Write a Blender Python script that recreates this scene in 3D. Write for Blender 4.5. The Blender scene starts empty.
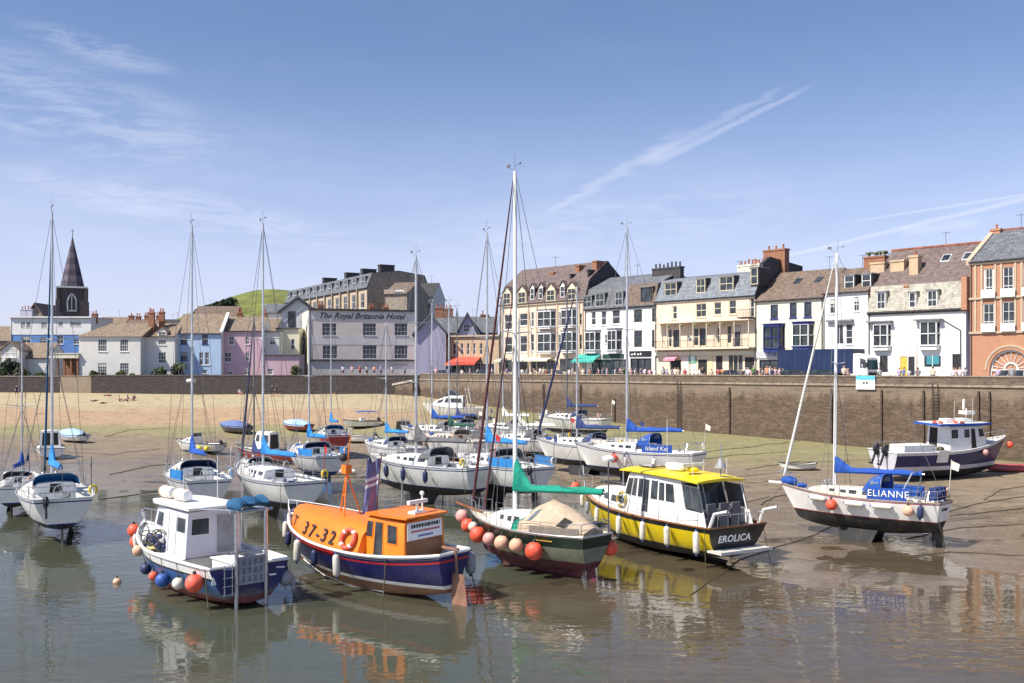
import bpy, math, random
from mathutils import Vector, Matrix
RND = random.Random(11)
SC = bpy.context.scene
COL = SC.collection
PI = math.pi
rad = math.radians
# ---------------------------------------------------------------- camera
EYE = 8.5          # the viewer stands on a harbour pier, 8.5 m above the mud
FPX = 1000.0
HY = 370.0         # horizon row
cam_d = bpy.data.cameras.new('camera')
cam = bpy.data.objects.new('camera', cam_d)
COL.objects.link(cam)
cam.location = (0, 0, EYE)
cam.rotation_euler = (rad(90), 0, 0)
cam_d.sensor_width = 36.0
cam_d.lens = 36.0 * FPX / 1024.0
cam_d.shift_y = (HY - 341.5) / 1024.0
cam_d.clip_start = 0.3
cam_d.clip_end = 6000
SC.camera = cam
# ---------------------------------------------------------------- sun, sky, exposure
SUN_EL = 50.0
SUN_DIR = Vector((-0.88, -0.475, 0)).normalized()   # horizontal direction towards the sun
sl = bpy.data.lights.new('sun', 'SUN')
sl.energy = 5.0
sl.angle = rad(0.5)
sl.color = (1.0, 0.935, 0.83)
sun = bpy.data.objects.new('sun', sl)
COL.objects.link(sun)
sd = Vector((SUN_DIR.x * math.cos(rad(SUN_EL)), SUN_DIR.y * math.cos(rad(SUN_EL)), math.sin(rad(SUN_EL))))
sun.rotation_euler = sd.to_track_quat('Z', 'Y').to_euler()
sun.location = (-60, -20, 80)

world = bpy.data.worlds.new('World')
SC.world = world
world.use_nodes = True
wn, wl = world.node_tree.nodes, world.node_tree.links
wn.clear()

class NT:
    """tiny helper to wire nodes"""
    def __init__(s, tree): s.n = tree.nodes; s.l = tree.links
    def node(s, typ, **kw):
        nd = s.n.new(typ)
        for k, v in kw.items(): setattr(nd, k, v)
        return nd
    def put(s, sock, v):
        if isinstance(v, bpy.types.NodeSocket): s.l.new(v, sock)
        elif v is not None:
            try: sock.default_value = v
            except Exception: sock.default_value = (*v, 1.0)
    def math(s, op, a, b=None, c=None, clamp=False):
        nd = s.node('ShaderNodeMath', operation=op); nd.use_clamp = clamp
        s.put(nd.inputs[0], a)
        if b is not None: s.put(nd.inputs[1], b)
        if c is not None: s.put(nd.inputs[2], c)
        return nd.outputs[0]
    def vmath(s, op, a, b=None, scale=None):
        nd = s.node('ShaderNodeVectorMath', operation=op)
        s.put(nd.inputs[0], a)
        if b is not None: s.put(nd.inputs[1], b)
        if scale is not None: s.put(nd.inputs['Scale'], scale)
        return nd.outputs['Value'] if op in ('DOT_PRODUCT', 'LENGTH', 'DISTANCE') else nd.outputs[0]
    def smooth(s, v, a, b, o0=0.0, o1=1.0):
        nd = s.node('ShaderNodeMapRange', interpolation_type='SMOOTHSTEP')
        for k, x in enumerate((v, a, b, o0, o1)): s.put(nd.inputs[k], x)
        return nd.outputs[0]
    def noise(s, vec, scale, detail=4, rough=0.55, dist=0.0):
        nd = s.node('ShaderNodeTexNoise')
        s.put(nd.inputs['Vector'], vec); nd.inputs['Scale'].default_value = scale
        nd.inputs['Detail'].default_value = detail; nd.inputs['Roughness'].default_value = rough
        nd.inputs['Distortion'].default_value = dist
        return nd.outputs[0]
    def mix(s, fac, a, b, typ='RGBA', blend='MIX'):
        nd = s.node('ShaderNodeMix', data_type=typ)
        if typ == 'RGBA': nd.blend_type = blend
        ins = [i for i in nd.inputs if i.enabled]
        s.put(ins[0], fac); s.put(ins[1], a); s.put(ins[2], b)
        return [o for o in nd.outputs if o.enabled][0]
    def mapping(s, vec, scale=(1, 1, 1), rot=(0, 0, 0), loc=(0, 0, 0)):
        nd = s.node('ShaderNodeMapping')
        s.put(nd.inputs[0], vec); nd.inputs['Scale'].default_value = scale
        nd.inputs['Rotation'].default_value = rot; nd.inputs['Location'].default_value = loc
        return nd.outputs[0]

def view_dir(px, py):
    return Vector(((px - 512) / FPX, 1.0, (HY - py) / FPX)).normalized()

W = NT(world.node_tree)
out = W.node('ShaderNodeOutputWorld')
bg = W.node('ShaderNodeBackground')
sky = W.node('ShaderNodeTexSky', sky_type='NISHITA')
sky.sun_disc = False
sky.sun_elevation = rad(SUN_EL)
sky.sun_rotation = math.atan2(SUN_DIR.x, SUN_DIR.y)
sky.altitude = 0
sky.air_density = 1.0
sky.dust_density = 0.5
sky.ozone_density = 3.0
dirv = W.vmath('NORMALIZE', W.node('ShaderNodeTexCoord').outputs['Generated'])
sep = W.node('ShaderNodeSeparateXYZ'); W.put(sep.inputs[0], dirv)
zc = W.math('MAXIMUM', sep.outputs[2], 0.03)
plane = W.node('ShaderNodeCombineXYZ')
W.put(plane.inputs[0], W.math('DIVIDE', sep.outputs[0], zc))
W.put(plane.inputs[1], W.math('DIVIDE', sep.outputs[1], zc))
pl = plane.outputs[0]
fine = W.noise(W.mapping(dirv, (8, 8, 46), (0, rad(16), 0)), 1.8, 9, 0.68, 0.8)
broad = W.noise(W.mapping(dirv, (3, 3, 10), (0, rad(10), 0)), 1.3, 4, 0.55, 0.3)
def patch(px, py, rx, ry, tilt):
    """soft region of the sky dome round one direction"""
    c = view_dir(px, py)
    ex = Vector((math.cos(tilt), 0, math.sin(tilt))); ez = Vector((-math.sin(tilt), 0, math.cos(tilt)))
    dx = W.math('MULTIPLY', W.math('SUBTRACT', W.vmath('DOT_PRODUCT', dirv, ex), c.dot(ex)), FPX / rx)
    dz = W.math('MULTIPLY', W.math('SUBTRACT', W.vmath('DOT_PRODUCT', dirv, ez), c.dot(ez)), FPX / ry)
    r2 = W.math('ADD', W.math('MULTIPLY', dx, dx), W.math('MULTIPLY', dz, dz))
    front = W.smooth(sep.outputs[1], 0.0, 0.3)
    return W.math('MULTIPLY', W.smooth(r2, 1.0, 0.0), front)
def trail(a, b, w0, w1, amount, ragged=0.0):
    """aircraft trail: a great-circle strip between two directions"""
    A, B = view_dir(*a), view_dir(*b)
    n = A.cross(B).normalized()
    along = (B - A); ln = along.length; along.normalize()
    t = W.math('DIVIDE', W.math('SUBTRACT', W.vmath('DOT_PRODUCT', dirv, along), A.dot(along)), ln)
    dist = W.vmath('DOT_PRODUCT', dirv, n)
    if ragged: dist = W.math('ADD', dist, W.math('MULTIPLY', W.math('SUBTRACT', fine, 0.5), ragged))
    wd = W.math('ADD', w0 / FPX, W.math('MULTIPLY', t, (w1 - w0) / FPX))
    m = W.smooth(W.math('DIVIDE', W.math('ABSOLUTE', dist), wd), 1.0, 0.15)
    m = W.math('MULTIPLY', m, W.smooth(t, -0.05, 0.12))
    m = W.math('MULTIPLY', m, W.smooth(t, 1.05, 0.8))
    m = W.math('MULTIPLY', m, W.smooth(sep.outputs[1], 0.0, 0.2))
    return W.math('MULTIPLY', m, amount)
cl = W.math('MULTIPLY', W.smooth(broad, 0.42, 0.75), W.smooth(sep.outputs[2], 0.42, 0.05))
cl = W.math('MULTIPLY', cl, 0.22)
for a in ((60, 108, 190, 52, rad(-12), 0.26), (95, 48, 75, 15, rad(-12), 0.28), (205, 215, 210, 26, rad(-10), 0.3), (590, 225, 260, 40, rad(4), 0.25)):
    p = W.math('MULTIPLY', patch(*a[:5]), W.smooth(fine, 0.38, 0.66))
    cl = W.math('ADD', cl, W.math('MULTIPLY', p, a[5]))
for a in (((545, 214), (690, 133), 3.5, 12, 0.24, 0.026), ((640, 165), (790, 84), 9, 3.5, 0.17, 0.02), ((650, 166), (815, 84), 5, 3, 0.25, 0.008), ((735, 268), (1100, 181), 2.2, 4, 0.42, 0.004),
          ((850, 222), (1080, 186), 1.5, 2.2, 0.35, 0.0), ((900, 232), (985, 222), 6, 7, 0.3, 0.004)):
    cl = W.math('ADD', cl, trail(*a))
cl = W.math('MINIMUM', cl, 0.85)
haze_el = W.smooth(sep.outputs[2], 0.32, -0.02, 0.0, 0.62)
skyc = W.mix(haze_el, sky.outputs[0], (6.2, 6.6, 8.3, 1.0))
tint = W.mix(1.0, skyc, (1.03, .99, 1.10, 1.0), blend='MULTIPLY')
col = W.mix(cl, tint, (6.9, 7.2, 8.6, 1.0))
W.put(bg.inputs[0], col)
bg.inputs[1].default_value = 0.09
W.l.new(bg.outputs[0], out.inputs[0])

SC.view_settings.view_transform = 'Standard'
SC.view_settings.look = 'None'
SC.view_settings.exposure = 0.47
SC.view_settings.gamma = 1.0
SC.view_settings.use_curve_mapping = False
SC.cycles.max_bounces = 6
SC.cycles.diffuse_bounces = 2
SC.cycles.glossy_bounces = 3
SC.cycles.transparent_max_bounces = 6
SC.cycles.use_denoising = True

def at(px, py, z=0.0):
    """point at height z where the sight line through (px, py) meets it"""
    d = FPX * (EYE - z) / (py - HY)
    return Vector(((px - 512) / FPX * d, d, z))
# ---------------------------------------------------------------- materials
MATS = {}
def mat(name, color, rough=0.6, metal=0.0, var=0.12, scale=3.0, bump=0.0, bscale=20.0, stain=None, stain_amt=0.0, spec=0.5, coord='Object', stretch=(1, 1, 1), streak=0.0, scum=0.0):
    """painted / stony / fabric surface with broken-up colour and gloss"""
    if name in MATS: return MATS[name]
    m = bpy.data.materials.new(name); m.use_nodes = True
    N = NT(m.node_tree); b = m.node_tree.nodes['Principled BSDF']
    tc = N.node('ShaderNodeTexCoord').outputs[coord]
    v = N.mapping(tc, stretch)
    c = (*color, 1.0)
    n1 = N.noise(v, scale, 5, 0.6)
    dark = tuple(x * (1 - var) for x in color) + (1.0,)
    lite = tuple(min(1, x * (1 + var * 0.8)) for x in color) + (1.0,)
    cc = N.mix(N.smooth(n1, 0.3, 0.7), dark, lite)
    if stain:
        n2 = N.noise(N.mapping(tc, (1, 1, 1), (0, 0, 0), (7, 3, 1)), scale * 0.35, 6, 0.65, 0.8)
        cc = N.mix(N.math('MULTIPLY', N.smooth(n2, 0.48, 0.72), stain_amt), cc, (*stain, 1.0))
    if streak:
        n3 = N.noise(N.mapping(tc, (6, 6, 0.35)), 1.5, 4, 0.6)
        cc = N.mix(N.math('MULTIPLY', N.smooth(n3, 0.52, 0.75), streak), cc, (*stain, 1.0) if stain else tuple(x * 0.55 for x in color) + (1.0,))
    if scum:  # dried weed and mud line left by the tide
        sz = N.node('ShaderNodeSeparateXYZ'); N.put(sz.inputs[0], tc); n4 = N.noise(N.mapping(tc, (1.5, 1.5, 3)), 1.5, 6, 0.7)
        cc = N.mix(N.smooth(N.math('ADD', sz.outputs[2], N.math('MULTIPLY', N.math('SUBTRACT', n4, .5), .7)), scum, scum - .35, 0, .7), cc, (.17, .145, .10, 1.0))
    N.put(b.inputs['Base Color'], cc)
    N.put(b.inputs['Roughness'], N.smooth(n1, 0.2, 0.8, max(0.03, rough - 0.08), min(1, rough + 0.1)))
    b.inputs['Metallic'].default_value = metal
    b.inputs['Specular IOR Level'].default_value = spec
    if bump:
        bp = N.node('ShaderNodeBump'); bp.inputs['Strength'].default_value = bump; bp.inputs['Distance'].default_value = 0.03
        N.put(bp.inputs['Height'], N.noise(tc, bscale, 4, 0.6)); N.put(b.inputs['Normal'], bp.outputs[0])
    MATS[name] = m
    return m

def brick_mat(name, c1, c2, mortar, bw=0.5, bh=0.22, swap=True, bump=0.4, stain=(0.05, 0.05, 0.04), stain_amt=0.5, rough=0.85, msize=0.02, low=None, side=False, wob=0, drip=None):
    if name in MATS: return MATS[name]
    m = bpy.data.materials.new(name); m.use_nodes = True
    N = NT(m.node_tree); b = m.node_tree.nodes['Principled BSDF']
    tc = N.node('ShaderNodeTexCoord').outputs['Object']
    s = N.node('ShaderNodeSeparateXYZ'); N.put(s.inputs[0], tc)
    cb = N.node('ShaderNodeCombineXYZ')
    N.put(cb.inputs[0], N.math('ADD', s.outputs[0], s.outputs[1]) if not side else s.outputs[1])
    N.put(cb.inputs[1], s.outputs[2])
    vec = cb.outputs[0]
    if wob:
        wn_ = N.node('ShaderNodeTexNoise'); N.put(wn_.inputs['Vector'], tc); wn_.inputs['Scale'].default_value = 1.3; wn_.inputs['Detail'].default_value = 3
        vec = N.vmath('ADD', vec, N.vmath('SCALE', N.vmath('SUBTRACT', wn_.outputs['Color'], (.5, .5, .5)), scale=wob))
    br = N.node('ShaderNodeTexBrick')
    N.put(br.inputs['Vector'], vec)
    br.inputs['Color1'].default_value = (*c1, 1); br.inputs['Color2'].default_value = (*c2, 1); br.inputs['Mortar'].default_value = (*mortar, 1)
    br.inputs['Scale'].default_value = 1.0; br.inputs['Mortar Size'].default_value = msize
    br.inputs['Brick Width'].default_value = bw; br.inputs['Row Height'].default_value = bh; br.inputs['Bias'].default_value = 0.0
    n2 = N.noise(tc, 0.55, 6, 0.7, 0.5); bc = br.outputs['Color']
    if wob:  # rubble: patches laid in another size of stone, broken joints, single odd stones
        b2 = N.node('ShaderNodeTexBrick'); N.put(b2.inputs['Vector'], vec); b2.inputs['Scale'].default_value = 1.0; b2.inputs['Brick Width'].default_value = bw * 1.7; b2.inputs['Row Height'].default_value = bh * 1.55; b2.inputs['Mortar Size'].default_value = msize; b2.offset = .37
        for k_, v_ in (('Color1', c1), ('Color2', c2), ('Mortar', mortar)): b2.inputs[k_].default_value = (*v_, 1)
        bc = N.mix(N.smooth(N.noise(tc, .33, 4, .6), .46, .54), bc, b2.outputs['Color'])
        sp = N.noise(N.mapping(tc, (1.0, 1.0, 3.0)), 1.0, 8, .85)
        bc = N.mix(N.smooth(sp, .40, .56, .95, 0), bc, tuple(x * .42 for x in c1) + (1,)); bc = N.mix(N.smooth(sp, .56, .68, 0, .95), bc, tuple(x * 1.35 for x in c2) + (1,))
    cc = N.mix(N.math('MULTIPLY', N.smooth(n2, 0.42, 0.72), stain_amt), bc, (*stain, 1.0))
    n3 = N.noise(tc, 4.0, 5, 0.7)
    cc = N.mix(N.smooth(n3, 0.25, 0.8, 0.0, 0.55), cc, tuple(x * 1.6 for x in c1) + (1.0,))
    if low:   # weed line: only the courses the tide covers
        band = N.smooth(N.math('ADD', s.outputs[2], N.math('MULTIPLY', n2, 1.6)), low[0] + 1.3, low[0], 0.0, low[2])
        cc = N.mix(band, cc, (*low[1], 1.0))
    if drip:  # lime and salt stains washed down from the ledge, ragged lower edge
        nd = N.noise(N.mapping(tc, (.9, .9, .22)), 1.0, 6, .7, .4); ns = N.noise(N.mapping(tc, (.25, .25, 1.6)), 1.0, 5, .7)
        cc = N.mix(N.math('MULTIPLY', N.smooth(N.math('ADD', s.outputs[2], N.math('MULTIPLY', N.math('SUBTRACT', nd, .5), 4.2)), drip[0] - 1.1, drip[0]), drip[2]), cc, (*drip[1], 1.0))
        cc = N.mix(N.math('MULTIPLY', N.smooth(ns, .5, .7), .55), cc, (*stain, 1.0))
    N.put(b.inputs['Base Color'], cc)
    b.inputs['Roughness'].default_value = rough
    if bump:
        bp = N.node('ShaderNodeBump'); bp.inputs['Strength'].default_value = bump; bp.inputs['Distance'].default_value = 0.08
        N.put(bp.inputs['Height'], N.math('ADD', N.math('MULTIPLY', br.outputs['Fac'], -1.0), n3)); N.put(b.inputs['Normal'], bp.outputs[0])
    MATS[name] = m
    return m

def glass_mat(name, color=(0.02, 0.025, 0.03), rough=0.05):
    if name in MATS: return MATS[name]
    m = bpy.data.materials.new(name); m.use_nodes = True
    N = NT(m.node_tree); b = m.node_tree.nodes['Principled BSDF']
    tc = N.node('ShaderNodeTexCoord').outputs['Object']
    n1 = N.noise(tc, 0.9, 3)
    N.put(b.inputs['Base Color'], N.mix(N.smooth(n1, 0.35, 0.7), (*color, 1), tuple(x * 2.6 + 0.01 for x in color) + (1.0,)))
    b.inputs['Roughness'].default_value = rough
    bp = N.node('ShaderNodeBump'); bp.inputs['Strength'].default_value = 0.12; bp.inputs['Distance'].default_value = 0.02
    N.put(bp.inputs['Height'], N.noise(tc, 1.3, 2)); N.put(b.inputs['Normal'], bp.outputs[0])
    MATS[name] = m
    return m

def slate_mat(name, color, row=0.28, wid=0.35, var=0.35, moss=None, moss_amt=0.0):
    """roof covering: courses of slates or tiles along the slope"""
    if name in MATS: return MATS[name]
    m = bpy.data.materials.new(name); m.use_nodes = True
    N = NT(m.node_tree); b = m.node_tree.nodes['Principled BSDF']
    tc = N.node('ShaderNodeTexCoord').outputs['Object']
    s = N.node('ShaderNodeSeparateXYZ'); N.put(s.inputs[0], tc)
    cb = N.node('ShaderNodeCombineXYZ'); N.put(cb.inputs[0], s.outputs[0]); N.put(cb.inputs[1], N.math('ADD', s.outputs[2], N.math('MULTIPLY', s.outputs[1], 0.35)))
    br = N.node('ShaderNodeTexBrick'); N.put(br.inputs['Vector'], cb.outputs[0])
    br.inputs['Color1'].default_value = tuple(x * (1 + var) for x in color) + (1,)
    br.inputs['Color2'].default_value = tuple(x * (1 - var) for x in color) + (1,)
    br.inputs['Mortar'].default_value = tuple(x * 0.45 for x in color) + (1,)
    br.inputs['Scale'].default_value = 1.0; br.inputs['Mortar Size'].default_value = 0.018
    br.inputs['Brick Width'].default_value = wid; br.inputs['Row Height'].default_value = row
    n2 = N.noise(tc, 0.7, 6, 0.65, 0.4)
    cc = N.mix(N.smooth(n2, 0.3, 0.75, 0.0, 0.5), br.outputs['Color'], tuple(x * 0.62 for x in color) + (1,))
    if moss: cc = N.mix(N.math('MULTIPLY', N.smooth(N.noise(tc, 1.6, 6, 0.7), 0.5, 0.72), moss_amt), cc, (*moss, 1))
    N.put(b.inputs['Base Color'], cc); b.inputs['Roughness'].default_value = 0.7
    bp = N.node('ShaderNodeBump'); bp.inputs['Strength'].default_value = 0.4; bp.inputs['Distance'].default_value = 0.03
    N.put(bp.inputs['Height'], N.math('MULTIPLY', br.outputs['Fac'], -1.0)); N.put(b.inputs['Normal'], bp.outputs[0])
    MATS[name] = m
    return m

G = dict(
    white=mat('white_gelcoat', (0.83, 0.83, 0.80), 0.28, var=0.06, scale=1.2, stain=(0.45, 0.40, 0.31), stain_amt=0.3, streak=0.3),
    cream=mat('cream_gelcoat', (0.70, 0.64, 0.50), 0.35, var=0.08, scale=1.5, stain=(0.4, 0.33, 0.22), stain_amt=0.3),
    deck=mat('pale_deck', (0.62, 0.60, 0.55), 0.6, var=0.12, scale=2.0, stain=(0.33, 0.3, 0.25), stain_amt=0.4),
    greydeck=mat('grey_deck', (0.36, 0.38, 0.40), 0.6, var=0.15, scale=2.0),
    teak=mat('weathered_teak', (0.42, 0.27, 0.17), 0.6, var=0.25, scale=4.0, stretch=(1, 12, 1)),
    varnish=mat('varnished_wood', (0.22, 0.085, 0.03), 0.3, var=0.3, scale=3.0, stretch=(1, 10, 6)),
    orange=mat('lifeboat_orange', (0.80, 0.20, 0.012), 0.4, var=0.10, scale=1.3, stain=(0.52, 0.17, 0.04), stain_amt=0.55, streak=0.35, bump=.08, bscale=4),
    navy=mat('navy_hull_paint', (0.014, 0.017, 0.11), 0.3, var=0.25, scale=1.4, stain=(0.03, 0.036, 0.13), stain_amt=0.6, streak=0.3, scum=1.0, bump=.1, bscale=3),
    midblue=mat('mid_blue_hull_paint', (0.045, 0.12, 0.30), 0.35, var=0.2, scale=1.2, stain=(0.10, 0.16, 0.26), stain_amt=0.7, streak=.35, scum=.95),
    black=mat('black_paint', (0.012, 0.012, 0.014), 0.35, var=0.3, scale=1.5, stain=(0.06, 0.052, 0.045), stain_amt=0.7, streak=.3),
    green=mat('dark_green_hull_paint', (0.008, 0.026, 0.018), 0.35, var=0.2, scale=1.3),
    sage=mat('faded_green_paint', (0.17, 0.19, 0.13), 0.55, var=0.25, scale=1.6, stain=(0.30, 0.30, 0.24), stain_amt=0.6, streak=.3, scum=1.2),
    red=mat('red_paint', (0.50, 0.025, 0.02), 0.4, var=0.15, scale=1.6),
    yellow=mat('yellow_paint', (0.82, 0.62, 0.01), 0.38, var=0.08, scale=1.2, stain=(0.58, 0.42, 0.06), stain_amt=0.5, streak=.3, scum=.95),
    foulred=mat('red_antifouling', (0.17, 0.045, 0.045), 0.75, var=0.3, scale=2.0, stain=(0.10, 0.085, 0.06), stain_amt=0.6, bump=0.2),
    foulcopper=mat('copper_antifouling', (0.25, 0.13, 0.085), 0.7, var=0.3, scale=2.0, stain=(0.13, 0.10, 0.07), stain_amt=0.6, bump=0.2),
    foulblack=mat('black_antifouling', (0.022, 0.022, 0.024), 0.75, var=0.4, scale=2.0, stain=(0.10, 0.09, 0.06), stain_amt=0.6, bump=0.2),
    foulblue=mat('blue_antifouling', (0.03, 0.085, 0.20), 0.75, var=0.3, scale=2.0, stain=(0.11, 0.10, 0.07), stain_amt=0.5, bump=0.2),
    foulmaroon=mat('maroon_antifouling', (0.10, 0.022, 0.035), 0.75, var=0.3, scale=2.0, stain=(0.09, 0.075, 0.06), stain_amt=0.5, bump=0.2),
    redhull=mat('brick_red_hull_paint', (0.33, 0.045, 0.035), 0.4, var=0.15, scale=1.4),
    lilac=mat('lilac_tinted_white', (0.60, 0.60, 0.66), 0.45, var=0.08, scale=1.3, stain=(0.36, 0.35, 0.36), stain_amt=0.35),
    alu=mat('aluminium_spar', (0.62, 0.63, 0.64), 0.38, metal=0.75, var=0.1, scale=2),
    whitespar=mat('white_spar', (0.78, 0.78, 0.77), 0.35, var=0.05, scale=2),
    steel=mat('stainless_tube', (0.66, 0.66, 0.66), 0.25, metal=0.9, var=0.08),
    wire=mat('rigging_wire', (0.16, 0.16, 0.17), 0.5, metal=0.5),
    rubber=mat('black_rubber', (0.02, 0.02, 0.022), 0.6, var=0.3),
    engine=mat('outboard_cowl', (0.02, 0.021, 0.025), 0.3, var=0.2),
    cov_blue=mat('royal_blue_canvas', (0.012, 0.075, 0.36), 0.85, var=0.22, scale=5, bump=0.5, bscale=9),
    cov_bright=mat('bright_blue_canvas', (0.02, 0.20, 0.52), 0.85, var=0.22, scale=5, bump=0.5, bscale=9),
    cov_navy=mat('navy_canvas', (0.025, 0.045, 0.16), 0.85, var=0.25, scale=5, bump=0.5, bscale=9),
    cov_grey=mat('grey_canvas', (0.12, 0.12, 0.13), 0.85, var=0.25, scale=5, bump=0.5, bscale=9),
    cov_teal=mat('teal_green_canvas', (0.0, 0.24, 0.165), 0.8, var=0.22, scale=5, bump=0.6, bscale=8),
    cov_dkgreen=mat('bottle_green_canvas', (0.02, 0.085, 0.06), 0.85, var=0.25, scale=5, bump=0.5, bscale=9),
    cov_beige=mat('beige_canvas', (0.47, 0.37, 0.27), 0.9, var=0.14, scale=3, bump=0.5, bscale=7),
    cov_taupe=mat('taupe_canvas', (0.22, 0.19, 0.16), 0.9, var=0.18, scale=3, bump=0.5, bscale=7),
    cov_pale=mat('pale_blue_canvas', (0.36, 0.53, 0.70), 0.85, var=0.12, scale=3, bump=0.5, bscale=7),
    cov_slate=mat('slate_blue_canvas', (0.12, 0.17, 0.36), 0.85, var=0.15, scale=3, bump=0.5, bscale=7),
    cov_teblue=mat('petrol_blue_canvas', (0.012, 0.085, 0.19), 0.85, var=0.25, scale=4, bump=0.5, bscale=7),
    sail_navy=mat('navy_sail_strip', (0.025, 0.035, 0.11), 0.8, var=0.3, scale=5),
    sail_maroon=mat('maroon_sail_strip', (0.10, 0.03, 0.035), 0.8, var=0.4, scale=5),
    sail_white=mat('white_sail_strip', (0.68, 0.67, 0.62), 0.8, var=0.12, scale=5),
    buoy=mat('faded_red_buoy', (0.80, 0.10, 0.05), 0.55, var=0.2, scale=3, stain=(0.62, 0.26, 0.19), stain_amt=0.75, streak=.3),
    buoypink=mat('pink_buoy', (0.74, 0.36, 0.32), 0.6, var=0.2, stain=(.5, .3, .24), stain_amt=.5, scale=4),
    buoypeach=mat('peach_buoy', (0.76, 0.45, 0.30), 0.6, var=0.2, stain=(.5, .33, .22), stain_amt=.5, scale=4),
    buoywhite=mat('dirty_white_buoy', (0.66, 0.62, 0.54), 0.5, var=0.14, scale=4),
    buoyblue=mat('blue_buoy', (0.03, 0.09, 0.32), 0.5, var=0.2, scale=4),
    buoynavy=mat('navy_buoy', (0.02, 0.03, 0.09), 0.5, var=0.2, scale=4),
    buoygrey=mat('grey_buoy', (0.28, 0.29, 0.31), 0.5, var=0.2, scale=4),
    buoyyellow=mat('yellow_buoy', (0.78, 0.68, 0.05), 0.5, var=0.12, scale=4),
    glass=glass_mat('dark_glass'),
    bglass=glass_mat('boat_glass', (0.025, 0.03, 0.035), 0.08),
    palegl=glass_mat('pale_glass', (0.10, 0.125, 0.14), 0.08),
    inside=mat('dark_interior', (0.03, 0.026, 0.024), 0.9),
    rope=mat('weedy_rope', (0.10, 0.085, 0.045), 0.9, var=0.4, scale=6),
    chain=mat('rusty_chain', (0.07, 0.05, 0.04), 0.9, var=0.4, scale=6),
    gold=mat('gold_lettering', (0.62, 0.42, 0.08), 0.5),
    paper=mat('white_signboard', (0.80, 0.80, 0.80), 0.5, var=0.03),
    ink=mat('black_lettering', (0.02, 0.02, 0.022), 0.6),
    blueink=mat('blue_lettering', (0.06, 0.13, 0.40), 0.6),
    redink=mat('red_lettering', (0.5, 0.05, 0.08), 0.6),
    whitelet=mat('white_lettering', (0.80, 0.80, 0.80), 0.5),
)
# ---------------------------------------------------------------- mesh helpers
def thing(o, label, cat, group=None):
    o['label'] = label; o['category'] = cat
    if group: o['group'] = group
    return o
def kind(o, k): o['kind'] = k; return o
def empty(name, loc=(0, 0, 0), rz=0.0):
    o = bpy.data.objects.new(name, None); COL.objects.link(o)
    o.location = loc; o.rotation_euler = (0, 0, rz); o.empty_display_size = 0.3
    return o
def link_mesh(name, me, parent=None):
    o = bpy.data.objects.new(name, me); COL.objects.link(o)
    if parent is not None: o.parent = parent
    return o

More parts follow.
